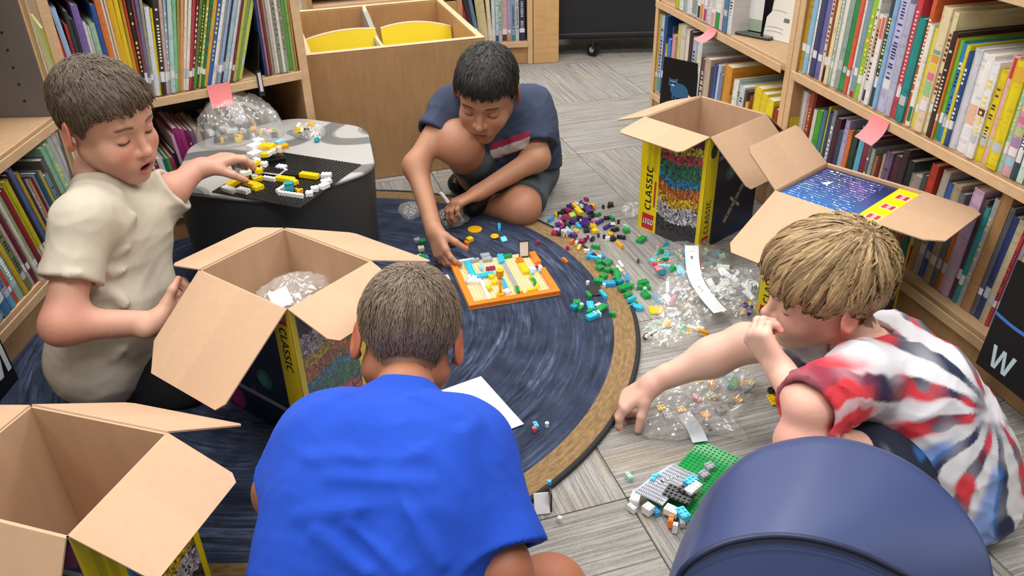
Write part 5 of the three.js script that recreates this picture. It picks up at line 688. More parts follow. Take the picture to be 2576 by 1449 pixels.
bag('flat empty clear bag by the crouching boy on the rug', [[1000, 530], [1020, 512], [1050, 515], [1060, 540], [1030, 555]], 0.0094, 0.016, 0.006, 25);
bag('clear bag with teal bits under the hand of the crouching boy', [[1100, 540], [1130, 522], [1170, 530], [1180, 555], [1130, 575]], 0.0094, 0.012, 0.006, 27);
fillBag([1140, 552, 28, 14], 7, small, ['teal', 'teal', 'mint', 'clear'], 'in the bag under the crouching boy', '', 0.0095, 0.006);
bag('crumpled clear wrapper beside the yellow strip of the rainbow box', [[1562, 535], [1580, 512], [1612, 520], [1616, 545], [1585, 550]], 0.0008, 0.016, 0.007, 29);
stripOf('long white paper strip with printed numbers across the clear bag', [[1740, 618, 0.055], [1742, 660, 0.035], [1752, 705, 0.034], [1785, 755, 0.034], [1812, 785, 0.03]], 0.034, 0, (c, w, h) => { c.fillStyle = '#dfe4ea'; c.fillRect(0, 0, w, h); c.fillStyle = '#33373c'; c.font = 'bold 60px sans-serif'; c.save(); c.translate(w * 0.62, h * 0.15); c.rotate(Math.PI - 0.1); c.fillText('4', 0, 0); c.restore(); c.fillStyle = '#7a8086'; c.save(); c.translate(w * 0.68, h * 0.58); c.rotate(Math.PI + 0.1); c.font = '68px sans-serif'; c.fillText('2', 0, 0); c.restore(); c.fillStyle = '#a9b0b8'; c.fillRect(w * 0.35, h * 0.085, w * 0.45, 5); c.fillRect(w * 0.3, h * 0.5, w * 0.4, 5); });
stripOf('short pale paper strip beside the green brick plate', [[1720, 1040, 0.02], [1745, 1075, 0.01], [1762, 1112, 0.006]], 0.03, 0, (c, w, h) => { c.fillStyle = '#c9d2da'; c.fillRect(0, 0, w, h); });
// bag and pieces on the ottoman
const oy = OTT_H + 0.001;
{
  const t = bag('puffed clear bag standing on the ottoman before the shelf', [[505, 370], [500, 330], [520, 300], [590, 290], [680, 300], [715, 320], [700, 350], [620, 365], [560, 375]], oy, 0.1, 0.016, 33);
  const p = onY(612, 318, oy); const lb = thing('paper_strip', 'white paper label inside the puffed bag on the ottoman', 'paper', [p.x, oy + 0.008, p.z], 0.5);
  const g = new THREE.PlaneGeometry(0.036, 0.08, 4, 12), q = g.attributes.position; for (let i = 0; i < q.count; i++) { const s = q.getY(i) / 0.08 + 0.5; q.setY(i, s * 0.082); q.setZ(i, -0.03 * s * s); q.setX(i, q.getX(i) - 0.02 * s); } g.computeVertexNormals(); obj('sheet', g, M('#dfe3ea', 0.6, { side: 2 }), lb);
}
bag('small flat clear bag of yellow and black bricks on the ottoman', [[735, 340], [745, 322], [790, 318], [820, 328], [805, 350], [760, 350]], oy, 0.016, 0.006, 37);
fillBag([773, 333, 28, 10], 12, small, ['yellow', 'yellow', 'cream', 'black', 'lime', 'white', 'amber', 'black'], 'in the small bag on the ottoman', '', oy, 0.012);
const oz = (x, y) => [520 + x / 6.44, 320 + y / 6.44];
scatter([[1790, 210, 'r2', 'teal', 0, 0.001], [1100, 130, 'b22', 'black', 0.3], [1105, 95, 'p22', 'lime', 0.3, 0.0096], [170, 210, 'b22', 'black', 0.3], [250, 220, 'b12', 'yellow', 0.4], [400, 190, 'r2', 'dark', 0.2, 0.006], [520, 160, 'b14', 'yellow', 0.9], [510, 210, 'b22', 'yellow', 0.3], [650, 150, 'b23', 'dark', 0.2], [780, 90, 'b22', 'amber', 0.2, 0.008], [880, 100, 'b13', 'yellow', 0.2], [920, 60, 'b12', 'white', 1.2], [1030, 60, 's2', 'coral', 0.4], [360, 90, 'b24', 'white', 0.5, 0.006], [60, 90, 'b24', 'white', 0.6], [180, 120, 'b14', 'grey', 0.5], [670, 90, 'r1', 'teal', 0.1], [560, 110, 'b12', 'amber', 0.4], [460, 60, 'b22', 'clear', 0.4], [280, 60, 'b22', 'white', 0.9, 0.004], [760, 150, 'b12', 'white', 0.4], [590, 60, 'b12', 'clear', 0.9], [120, 30, 'b24', 'black', 0.7], [1000, 95, 'b12', 'clear', 0.2]], oz, 'beside the puffed bag on the ottoman', 'beside the puffed bag', () => oy);
// bag inside the middle box
{
  const q0 = onY(745, 742, 0.235), c = V(q0.x, q0.y - 0.02, q0.z - 0.01), t = thing('plastic_bag', 'clear bag with a white label inside the middle open box', 'bag', [c.x, c.y, c.z], 0.4);
  const g = new THREE.SphereGeometry(1, 40, 26), p = g.attributes.position; for (let i = 0; i < p.count; i++) { const x = p.getX(i), y = p.getY(i), z = p.getZ(i), n = 1 + 0.14 * noise(x * 3, y * 3, z * 3 + 5) + 0.07 * (1 - Math.abs(noise(x * 8, y * 8, z * 8)) * 2); p.setXYZ(i, x * 0.075 * n, y * 0.05 * n, z * 0.07 * n); } const h = g.toNonIndexed(); h.computeVertexNormals(); obj('film', h, film, t);
  const lq = onY(706, 750, 0.262).sub(c), lg = box(0.036, 0.034, 0.0012); lg.rotateX(-0.75); lg.rotateZ(0.25); const lb = obj('white_label', lg, M('#e6e9ee', 0.6), t); lb.position.copy(lq.applyAxisAngle(V(0, 1, 0), -0.4));
}

// pieces alike are told apart by their place among their kind
{
  const by = new Map(); for (const [m, l] of pieces) { if (!by.has(l)) by.set(l, []); by.get(l).push(m); }
  for (const [l, ms] of by) { if (ms.length < 2) continue; ms.sort((a, b) => a.position.x - b.position.x); ms.forEach((m, i) => { m.userData.label = `${ordinal(i + 1)} from left, ${l.replace('toy brick', 'brick').replace('loose ', '')}`; }); }
}
// ---------- people: distance fields meshed into continuous surfaces ----------
const smin = (a, b, k) => { const h = Math.max(k - Math.abs(a - b), 0) / k; return Math.min(a, b) - h * h * k * 0.25; };
const smax = (a, b, k) => -smin(-a, -b, k);
// tapered limb between two joints
function cap(a, b, ra, rb = ra) {
  const bx = b.x - a.x, by = b.y - a.y, bz = b.z - a.z, L2 = bx * bx + by * by + bz * bz || 1e-9;
  return { f: (x, y, z) => { const px = x - a.x, py = y - a.y, pz = z - a.z, t = clamp((px * bx + py * by + pz * bz) / L2); const dx = px - bx * t, dy = py - by * t, dz = pz - bz * t; return Math.sqrt(dx * dx + dy * dy + dz * dz) - (ra + (rb - ra) * t); },
    c: V((a.x + b.x) / 2, (a.y + b.y) / 2, (a.z + b.z) / 2), R: Math.sqrt(L2) / 2 + Math.max(ra, rb) };
}
function ell(c, r, m) {          // ellipsoid, optional 3x3 axes [X, Y, Z]
  return { f: (x, y, z) => { let px = x - c.x, py = y - c.y, pz = z - c.z; if (m) { const a = px * m[0].x + py * m[0].y + pz * m[0].z, b = px * m[1].x + py * m[1].y + pz * m[1].z, d = px * m[2].x + py * m[2].y + pz * m[2].z; px = a; py = b; pz = d; }
    const k0 = Math.sqrt((px / r[0]) ** 2 + (py / r[1]) ** 2 + (pz / r[2]) ** 2), k1 = Math.sqrt((px / r[0] ** 2) ** 2 + (py / r[1] ** 2) ** 2 + (pz / r[2] ** 2) ** 2); return k1 < 1e-6 ? -Math.min(...r) : k0 * (k0 - 1) / k1; }, c, R: Math.max(...r) };
}
const sph = (c, r) => cap(c, c, r, r);
function union(prims, k) {
  return (x, y, z) => { let d = 1e3; for (const p of prims) { const q = Math.sqrt((x - p.c.x) ** 2 + (y - p.c.y) ** 2 + (z - p.c.z) ** 2) - p.R; if (q > d + (p.k || k)) continue; const e = p.f(x, y, z); d = d > 900 ? e : smin(d, e, p.k || k); } if (d > 900) { for (const p of prims) { const q = Math.sqrt((x - p.c.x) ** 2 + (y - p.c.y) ** 2 + (z - p.c.z) ** 2) - p.R; if (q < d) d = q; } } return d; };
}
// surface nets over a box, skipping blocks far from the surface
function meshField(f, lo, hi, h, slack = 1.15) {
  const nx = Math.ceil((hi.x - lo.x) / h / 8) * 8 + 1, ny = Math.ceil((hi.y - lo.y) / h / 8) * 8 + 1, nz = Math.ceil((hi.z - lo.z) / h / 8) * 8 + 1, F = new Float32Array(nx * ny * nz), ix = (i, j, k) => (k * ny + j) * nx + i;
  const bx = Math.ceil(nx / 8), by = Math.ceil(ny / 8), bz = Math.ceil(nz / 8), half = h * 4 * 1.7321 * slack + h;
  for (let c = 0; c < bz; c++) for (let b = 0; b < by; b++) for (let a = 0; a < bx; a++) {
    const d = f(lo.x + (a * 8 + 3.5) * h, lo.y + (b * 8 + 3.5) * h, lo.z + (c * 8 + 3.5) * h), far = Math.abs(d) > half;
    for (let k = c * 8; k < Math.min(nz, c * 8 + 8); k++) for (let j = b * 8; j < Math.min(ny, b * 8 + 8); j++) for (let i = a * 8; i < Math.min(nx, a * 8 + 8); i++) F[ix(i, j, k)] = far ? d : f(lo.x + i * h, lo.y + j * h, lo.z + k * h);
  }
  const id = new Int32Array(nx * ny * nz).fill(-1), pos = [], idx = [], st = [1, nx, nx * ny];
  const corner = [0, 1, nx, nx + 1, nx * ny, nx * ny + 1, nx * ny + nx, nx * ny + nx + 1];
  const edges = [[0, 1], [2, 3], [4, 5], [6, 7], [0, 2], [1, 3], [4, 6], [5, 7], [0, 4], [1, 5], [2, 6], [3, 7]];
  for (let k = 0; k < nz - 1; k++) for (let j = 0; j < ny - 1; j++) for (let i = 0; i < nx - 1; i++) {
    const o = ix(i, j, k); let m = 0; for (let q = 0; q < 8; q++) if (F[o + corner[q]] < 0) m |= 1 << q; if (m === 0 || m === 255) continue;
    let x = 0, y = 0, z = 0, n = 0;
    for (const [p, q] of edges) { const sp = (m >> p) & 1, sq = (m >> q) & 1; if (sp === sq) continue; const a = F[o + corner[p]], b = F[o + corner[q]], t = a / (a - b); x += (p & 1) + ((q & 1) - (p & 1)) * t; y += ((p >> 1) & 1) + (((q >> 1) & 1) - ((p >> 1) & 1)) * t; z += (p >> 2) + ((q >> 2) - (p >> 2)) * t; n++; }
    id[o] = pos.length / 3; pos.push(lo.x + (i + x / n) * h, lo.y + (j + y / n) * h, lo.z + (k + z / n) * h);
  }
  for (let k = 1; k < nz - 1; k++) for (let j = 1; j < ny - 1; j++) for (let i = 1; i < nx - 1; i++) {
    const o = ix(i, j, k), s = F[o] < 0;
    for (let d = 0; d < 3; d++) { if ((F[o + st[d]] < 0) === s) continue; const u = st[(d + 1) % 3], v = st[(d + 2) % 3]; const a = id[o], b = id[o - u], c = id[o - u - v], e = id[o - v]; if (a < 0 || b < 0 || c < 0 || e < 0) continue; if (s) idx.push(a, b, c, a, c, e); else idx.push(a, c, b, a, e, c); }
  }
  const g = new THREE.BufferGeometry(); g.setAttribute('position', new THREE.Float32BufferAttribute(pos, 3)); g.setIndex(idx); g.computeVertexNormals(); return g;
}
function paint(g, fn) { const p = g.attributes.position, c = new Float32Array(p.count * 3), q = new THREE.Color(); for (let i = 0; i < p.count; i++) { fn(p.getX(i), p.getY(i), p.getZ(i), q); c[i * 3] = q.r; c[i * 3 + 1] = q.g; c[i * 3 + 2] = q.b; } g.setAttribute('color', new THREE.BufferAttribute(c, 3)); return g; }
const bounds = (prims, m) => { const b = new THREE.Box3(); for (const p of prims) { b.expandByPoint(p.c.clone().addScalar(p.R)); b.expandByPoint(p.c.clone().addScalar(-p.R)); } return b.expandByScalar(m); };
const C3 = (css) => new THREE.Color(css);
const camDir = (x, y, z) => V(0, 0, 0).addScaledVector(CR, x).addScaledVector(CD, y).addScaledVector(CF, z);

// ----- head, in its own frame: origin mid cranium, +z the face, +y the crown -----
function headPrims(o) {
  const P = [ell(V(0, 0.022, -0.012), [0.073, 0.083, 0.091]), ell(V(0, 0.035, 0.03), [0.058, 0.052, 0.052]), ell(V(0, -0.042, 0.024), [0.056, 0.07, 0.058]),
    cap(V(-0.046, -0.055, 0.0), V(-0.012, -0.1, 0.058), 0.022, 0.016), cap(V(0.046, -0.055, 0.0), V(0.012, -0.1, 0.058), 0.022, 0.016), sph(V(0, -0.1, 0.064), 0.0165), sph(V(-0.033, -0.042, 0.056), 0.026), sph(V(0.033, -0.042, 0.056), 0.026), cap(V(-0.016, -0.068, 0.074), V(0.016, -0.068, 0.074), 0.014), cap(V(-0.03, 0.012, 0.068), V(0.03, 0.012, 0.068), 0.0105)];
  for (const p of P) p.k = 0.024; return P;
}
function makeHead(o) {
  const base = union(headPrims(o), 0.024);
  const nose = union([cap(V(0, 0.0, 0.078), V(0, -0.034, 0.094), 0.0065, 0.0085), sph(V(0, -0.0385, 0.0985), 0.0092), sph(V(-0.0105, -0.042, 0.089), 0.0068), sph(V(0.0105, -0.042, 0.089), 0.0068)], 0.007);
  const lids = union([sph(V(-0.0305, -0.0065, 0.0675), 0.0138), sph(V(0.0305, -0.0065, 0.0675), 0.0138)], 0.002);
  const op = o.mouthOpen || 0;
  const lips = union([cap(V(-0.017, -0.0695, 0.081), V(-0.004, -0.0665, 0.0885), 0.0032, 0.0048), cap(V(0.017, -0.0695, 0.081), V(0.004, -0.0665, 0.0885), 0.0032, 0.0048), cap(V(-0.0165, -0.071 - op * 0.3, 0.08), V(0, -0.0765 - op, 0.0865), 0.0034, 0.0056), cap(V(0.0165, -0.071 - op * 0.3, 0.08), V(0, -0.0765 - op, 0.0865), 0.0034, 0.0056)], 0.004);
  const mouthCut = op ? ell(V(0, -0.0712 - op * 0.5, 0.09), [0.0135, 0.0028 + op * 0.6, 0.02]) : ell(V(0, -0.0712, 0.094), [0.017, 0.0011, 0.012]);
  const ears = [-1, 1].map((s) => { const a = 0.42 * s, X = V(Math.cos(a), 0, Math.sin(a) * -1), Z = V(Math.sin(a), 0, Math.cos(a)); const tilt = -0.16, Y = V(0, Math.cos(tilt), Math.sin(tilt)); const c = V(0.079 * s, -0.014, -0.014); return { out: ell(c, [0.0062, 0.031, 0.0185], [X, Y, V(0, -Math.sin(tilt), Math.cos(tilt)).lerp(Z, 0.6).normalize()]), cut: ell(V(0.0855 * s, -0.009, -0.011), [0.0048, 0.019, 0.0105], [X, Y, Z]), lobe: sph(V(0.076 * s, -0.036, -0.008), 0.0068) }; });
  const neck = cap(V(0, -0.055, -0.022), o.neckTo || V(0, -0.16, -0.04), 0.039, 0.041);
  const f = (x, y, z) => {
    let d = base(x, y, z); if (d > 0.06) { return Math.min(d - 0.03, neck.f(x, y, z)); }
    for (const s of [-1, 1]) { const e = Math.sqrt((x - s * 0.0315) ** 2 + ((y + 0.005) * 1.15) ** 2 + (z - 0.0965) ** 2) - 0.0205; d = smax(d, -e, 0.012); }
    d = smin(d, lids(x, y, z), 0.004); d = smin(d, nose(x, y, z), 0.0085);
    for (const s of [-1, 1]) d = smax(d, -(Math.sqrt((x - s * 0.0058) ** 2 + (y + 0.0478) ** 2 + (z - 0.0945) ** 2) - 0.0031), 0.003);
    d = smin(d, lips(x, y, z), 0.004); d = smax(d, -mouthCut.f(x, y, z), 0.0025);
    for (const e of ears) { let q = smin(e.out.f(x, y, z), e.lobe.f(x, y, z), 0.008); q = smax(q, -e.cut.f(x, y, z), 0.004); d = smin(d, q, 0.005); }
    return smin(d, neck.f(x, y, z), 0.02);
  };
  return { f, base };
}
// lowest height of the hair by direction round the head (degrees from the face)
function hairline(tab) { return (deg) => { const a = Math.abs(deg); for (let i = 1; i < tab.length; i++) if (a <= tab[i][0]) { const t = (a - tab[i - 1][0]) / (tab[i][0] - tab[i - 1][0]); return lerp(tab[i - 1][1], tab[i][1], t * t * (3 - 2 * t)); } return tab[tab.length - 1][1]; }; }
function makeHair(o, head) {
  const line = hairline(o.line), skull = head.base;
  const region = (x, y, z) => { const a = Math.atan2(x, z) * 180 / Math.PI; return line(a) + (o.jag || 0.004) * noise(x * 90, z * 90, 3) * 1.6 - y; };   // negative where hair grows
  const f = (x, y, z) => {
    const d = skull(x, y, z); if (d > 0.06) return d - 0.03;
    const top = sstep(-0.06, 0.08, y), t = lerp(o.thin, o.thick, top) ; const a = Math.atan2(x, z), v = Math.atan2(y - 0.03, Math.hypot(x, z));
    const ac = o.crown ? Math.atan2(x - o.crown[0], z - o.crown[1]) : a, lock = o.crown ? noise(ac * o.lockF, v * 1.2, 5) * 0.6 + noise(ac * o.lockF * 2.6, v * 1.6, 9) * 0.55 : noise(a * o.lockF, v * 2.2, 5) * 0.6 + noise(a * o.lockF * 2.7, v * 4, 9) * 0.4, fine = o.crown ? 0.5 * noise(ac * 60, v * 3, 2) : noise(x * 160, y * 60, z * 160);
    let e = d - t - lock * o.lockA * (0.4 + top) - fine * 0.0008; const r = region(x, y, z); e = smax(e, r * 0.7, o.soft || 0.006); return e;
  };
  return { f, region };
}
// ----- a hand: palm and five fingers, each a short chain -----
function makeHand(w, dir, palmN, thumbSide, o = {}) {
  const s = o.s || 0.8, Y = dir.clone().normalize(), Z = palmN.clone().addScaledVector(Y, -palmN.dot(Y)).normalize(), X = V(0, 0, 0).crossVectors(Y, Z).multiplyScalar(thumbSide);
  const L = (x, y, z) => w.clone().addScaledVector(X, x * s).addScaledVector(Y, y * s).addScaledVector(Z, z * s), prims = [], tips = [];
  const kx = [0.027, 0.009, -0.009, -0.025], ky = [0.082, 0.086, 0.081, 0.072], len = [0.064, 0.072, 0.067, 0.052], curl = o.curl || [0.5, 0.5, 0.55, 0.6], spread = o.spread || 0.06;
  for (let i = 0; i < 4; i++) prims.push(Object.assign(cap(L(kx[i] * 0.55, 0.004, 0), L(kx[i], ky[i], 0), 0.0145 * s, 0.0118 * s), { k: 0.014 * s }));
  prims.push(Object.assign(cap(L(0.012, 0.01, 0.006), L(0.03, 0.04, 0.012), 0.014 * s, 0.0125 * s), { k: 0.014 * s }), Object.assign(cap(L(0, -0.03, 0), L(0, 0.012, 0), 0.0205 * s * (o.wristK || 1), 0.021 * s), { k: 0.014 * s }));
  for (let i = 0; i < 4; i++) {
    let a = curl[i] * 0.75, p = [kx[i], ky[i], 0]; const sx = (1.5 - i) * spread, seg = [0.46, 0.3, 0.24], rad = [0.0098, 0.009, 0.0082, 0.007].map((r) => r * (i === 3 ? 0.86 : 1));
    for (let k = 0; k < 3; k++) { const l = len[i] * seg[k], q = [p[0] + Math.sin(sx) * Math.cos(a) * l, p[1] + Math.cos(a) * Math.cos(sx) * l, p[2] + Math.sin(a) * l]; prims.push(Object.assign(cap(L(...p), L(...q), rad[k] * s, rad[k + 1] * s), { k: k ? 0.003 : 0.005 })); p = q; a += curl[i] * (k ? 0.7 : 1.05); }
    tips.push(L(...p));
  }
  const th = o.thumb || [0.8, 0.35], t0 = [0.03, 0.036, 0.012], t1 = [t0[0] + Math.sin(th[0]) * 0.03, t0[1] + Math.cos(th[0]) * 0.03, t0[2] + th[1] * 0.024], t2 = [t1[0] + Math.sin(th[0] * 0.5) * 0.027, t1[1] + Math.cos(th[0] * 0.5) * 0.027, t1[2] + th[1] * 0.03];
  prims.push(Object.assign(cap(L(...t0), L(...t1), 0.0118 * s, 0.0102 * s), { k: 0.006 }), Object.assign(cap(L(...t1), L(...t2), 0.0102 * s, 0.0078 * s), { k: 0.004 })); tips.push(L(...t2));
  return { prims, tips, s };
}
const skinMat = new THREE.MeshPhysicalMaterial({ color: 0xffffff, vertexColors: true, roughness: 0.52, sheen: 0.25, sheenRoughness: 0.6, sheenColor: new THREE.Color('#ffd9c8') });
const clothMat = new THREE.MeshPhysicalMaterial({ color: 0xffffff, vertexColors: true, roughness: 0.9, sheen: 0.35, sheenRoughness: 0.7, side: 2 });
const hairMat = new THREE.MeshPhysicalMaterial({ color: 0xffffff, vertexColors: true, roughness: 0.5, sheen: 0.3, sheenRoughness: 0.4 });

// hair strands: thin tapered ribbons that follow the hair surface
function strands(surf, hair, o, n) {
  const p = surf.attributes.position, nm = surf.attributes.normal, pos = [], nor = [], col = [], idx = [], q = new THREE.Color();
  const grad = (v) => { const e = 0.0015; return V(hair.f(v.x + e, v.y, v.z) - hair.f(v.x - e, v.y, v.z), hair.f(v.x, v.y + e, v.z) - hair.f(v.x, v.y - e, v.z), hair.f(v.x, v.y, v.z + e) - hair.f(v.x, v.y, v.z - e)).normalize(); };
  for (let s = 0; s < n; s++) {
    const i = Math.floor(rnd() * p.count); let v = V(p.getX(i), p.getY(i), p.getZ(i)); let g = V(nm.getX(i), nm.getY(i), nm.getZ(i)); if (hair.region(v.x, v.y, v.z) > -0.004) continue; if (g.y < -0.75) continue;
    const L = o.strand * rr(0.6, 1.2), K = o.segs, w = o.width * rr(0.6, 1.3), P = [v.clone()], G = [g.clone()]; const jit = V(rr(-1, 1), rr(-1, 1), rr(-1, 1)).multiplyScalar(o.jitter); let ok = true;
    for (let k = 0; k < K; k++) {
      if (hair.region(v.x, v.y, v.z) > 0.003) { P.push(P[P.length - 1].clone().addScaledVector(G[G.length - 1], 0.0002)); G.push(G[G.length - 1].clone()); continue; } const fl = o.flow(v).add(jit); fl.addScaledVector(g, -fl.dot(g)).normalize(); v = v.clone().addScaledVector(fl, L / K); g = grad(v); const u = (k + 1) / K; const d = hair.f(v.x, v.y, v.z); if (Math.abs(d) < 0.03) v.addScaledVector(g, -(d - o.lift * u - 0.0006)); P.push(v.clone()); G.push(g.clone());
    }
    o.tint(P[0], q); const ca = o.crown ? Math.atan2(P[0].x - o.crown[0], P[0].z - o.crown[1]) : 0; const t = (o.lockTone ? 0.66 + 0.62 * clamp(0.5 + noise(ca * 16, P[0].y * 14, 4) * 1.5) : 0.8) + rnd() * 0.26 - 0.03; const r = q.r * t, gg = q.g * t, b = q.b * t; const b0 = pos.length / 3;
    for (let k = 0; k <= K; k++) { const tg = P[Math.min(K, k + 1)].clone().sub(P[Math.max(0, k - 1)]).normalize(), sd = V(0, 0, 0).crossVectors(tg, G[k]).normalize(), ww = w * (1 - 0.75 * Math.abs(k / K - 0.35)); const a = P[k].clone().addScaledVector(sd, ww), c = P[k].clone().addScaledVector(sd, -ww), m = P[k].clone().addScaledVector(G[k], ww * 0.7); for (const [x, nn] of [[a, sd], [m, G[k]], [c, sd.clone().negate()]]) { const N = nn.clone().lerp(G[k], 0.6).normalize(); pos.push(x.x, x.y, x.z); nor.push(N.x, N.y, N.z); col.push(r, gg, b); } }
    for (let k = 0; k < K; k++) for (let e = 0; e < 2; e++) { const A = b0 + k * 3 + e, B = A + 1, C = A + 3, D = C + 1; idx.push(A, C, B, B, C, D); }
  }
  const g = new THREE.BufferGeometry(); g.setAttribute('position', new THREE.Float32BufferAttribute(pos, 3)); g.setAttribute('normal', new THREE.Float32BufferAttribute(nor, 3)); g.setAttribute('color', new THREE.Float32BufferAttribute(col, 3)); g.setIndex(idx); return g;
}
const strip = (g) => { for (const k of Object.keys(g.attributes)) if (!['position', 'normal', 'color'].includes(k)) g.deleteAttribute(k); return g; };

function person(o) {
  const t = thing('person', o.label, 'person', [0, 0, 0]); const sk = C3(o.skin), red = C3(o.blush), dark = C3(o.hairCol), tmp = new THREE.Color();
  // head frame
  const Fz = camDir(...o.head.F).normalize(), Uy = camDir(...o.head.U); Uy.addScaledVector(Fz, -Uy.dot(Fz)).normalize(); const Xx = V(0, 0, 0).crossVectors(Uy, Fz); const hc = at(...o.head.at), S = o.head.s;
  const Mx = new THREE.Matrix4().makeBasis(Xx, Uy, Fz).scale(V(S, S, S)).setPosition(hc), inv = Mx.clone().invert();
  const neckTo = o.neckBase.clone().applyMatrix4(inv); const head = makeHead({ ...o.face, neckTo }), hair = makeHair(o.hair, head);
  const hg = meshField(head.f, V(-0.105, Math.min(-0.19, neckTo.y - 0.06), Math.min(-0.13, neckTo.z - 0.06)), V(0.105, 0.125, 0.125), 0.0021, 1.3);
  const brow = C3(o.browCol || o.hairCol), lipc = C3(o.lip);
  paint(hg, (x, y, z, c) => {
    c.copy(sk); const n = noise(x * 60, y * 60, z * 60) * 0.04 + noise(x * 14, y * 14, z * 14) * 0.05; c.offsetHSL(0, n * 0.3, n * 0.25);
    const ck = Math.exp(-(((Math.abs(x) - 0.036) / 0.018) ** 2 + ((y + 0.038) / 0.018) ** 2)) * sstep(0.03, 0.06, z); c.lerp(red, 0.45 * ck);
    if (Math.abs(x) > 0.069 && y < 0.03 && z < 0.03 && y > -0.06) c.lerp(red, 0.6); c.lerp(red, 0.35 * Math.exp(-((x / 0.012) ** 2 + ((y + 0.04) / 0.01) ** 2)) * sstep(0.085, 0.1, z));
    if (z > 0.055) {
      const bx = Math.abs(x), by = 0.0165 + 0.004 * (1 - ((bx - 0.03) / 0.017) ** 2); const b = Math.exp(-(((y - by) / 0.0031) ** 2)) * sstep(0.011, 0.017, bx) * sstep(0.05, 0.043, bx); c.lerp(brow, clamp(b * 1.0));
      const ex = (bx - 0.0305) / 0.0125, ly = -0.0118 - 0.0022 * (1 - ex * ex) ; if (Math.abs(ex) < 1.1) { const l = Math.exp(-(((y - ly) / (o.face.lash || 0.0021)) ** 2)) * sstep(1.15, 0.8, Math.abs(ex)); c.lerp(tmp.set('#1d1512'), clamp(l * 1.1)); const u = Math.exp(-(((y - (ly + 0.0115)) / 0.0013) ** 2)); c.lerp(red, u * 0.5); }
      const lp = Math.exp(-(((x) / 0.016) ** 4)) * Math.exp(-(((y + 0.072 + (o.face.mouthOpen || 0) * 0.5) / (0.0078 + (o.face.mouthOpen || 0) * 0.7)) ** 4)) * sstep(0.074, 0.08, z); c.lerp(lipc, 0.85 * lp);
      if (o.face.mouthOpen && head.base(x, y, z) < -0.004 && Math.abs(x) < 0.015 && y < -0.062 && y > -0.1) c.set('#4a1418');
      if (y < -0.044 && y > -0.052 && Math.abs(bx - 0.0058) < 0.004 && z > 0.085) c.lerp(tmp.set('#6a2f28'), 0.6);
    }
    if (z < 0.07 || y > 0.03) { const r = hair.region(x, y, z); if (Math.abs(x) < 0.0765 && r < 0.003) c.lerp(dark, 0.8 * sstep(0.003, -0.003, r)); }
    if (!o.face.mouthOpen && z > 0.072 && Math.abs(x) < 0.017 && Math.abs(y + 0.0712) < 0.0016) c.lerp(tmp.set('#6a2a2a'), 0.6);
  });
  hg.applyMatrix4(Mx); hg.computeVertexNormals();
  // body
  const bodyF = union(o.body, 0.03), bb = bounds(o.body, 0.01), parts = [strip(hg)];
  const skinFn = (x, y, z, c) => { c.copy(sk); const n = noise(x * 22, y * 22, z * 22) * 0.06 + noise(x * 60, y * 60, z * 60) * 0.03; c.offsetHSL(0, n * 0.2, n * 0.22); for (const [p, r, k] of o.flush || []) { const d = Math.sqrt((x - p.x) ** 2 + (y - p.y) ** 2 + (z - p.z) ** 2); c.lerp(red, k * Math.exp(-((d / r) ** 2))); } };
  const bg = meshField(bodyF, bb.min, bb.max, 0.0055); paint(bg, skinFn); parts.push(strip(bg));
  for (const h of o.hands) {
    const pr = [...h.prims]; if (h.arm) pr.unshift(h.arm); const hf = union(pr, 0.004), hb = bounds(h.prims, 0.006), g = meshField(hf, hb.min, hb.max, 0.0019);
    paint(g, (x, y, z, c) => { skinFn(x, y, z, c); for (const tp of h.tips) { const d = Math.sqrt((x - tp.x) ** 2 + (y - tp.y) ** 2 + (z - tp.z) ** 2); c.lerp(red, 0.55 * Math.exp(-((d / 0.012) ** 2))); } }); parts.push(strip(g));
  }
  obj('body', mergeGeometries(parts), skinMat, t);
  // hair
  const gh = meshField(hair.f, V(-0.12, -0.12, -0.135), V(0.12, 0.15, 0.13), 0.0022, 1.5); const hl = C3(o.hairLight || o.hairCol);
  const tint = (v, c) => { const a = Math.atan2(v.x, v.z), n = noise(a * 9, v.y * 18, 2) * 0.5 + 0.5, m = noise(v.x * 120, v.y * 20, v.z * 120) * 0.5 + 0.5; c.copy(dark).lerp(hl, clamp(n * 0.5 + m * 0.4) * (o.hair.lightTop ? sstep(-0.05, 0.08, v.y) : 1)); };
  paint(gh, (x, y, z, c) => { tint(V(x, y, z), c); c.multiplyScalar(0.8); });
  const list = [gh]; seed = 1000 + o.seed; const sg = strands(gh, hair, { ...o.hair, tint }, o.hair.count); list.push(sg);
  const hm = mergeGeometries(list.map(strip)); hm.applyMatrix4(Mx); obj('hair', hm, hairMat, t);
  // garments
  for (const w of o.wear) {
    const f = w.f, g = meshField(f, w.box.min, w.box.max, w.h || 0.0042, 1.25); paint(g, w.paint); obj(w.name, strip(g), w.mat || clothMat, t);
  }
  if (o.extra) o.extra(t);
  return t;
}
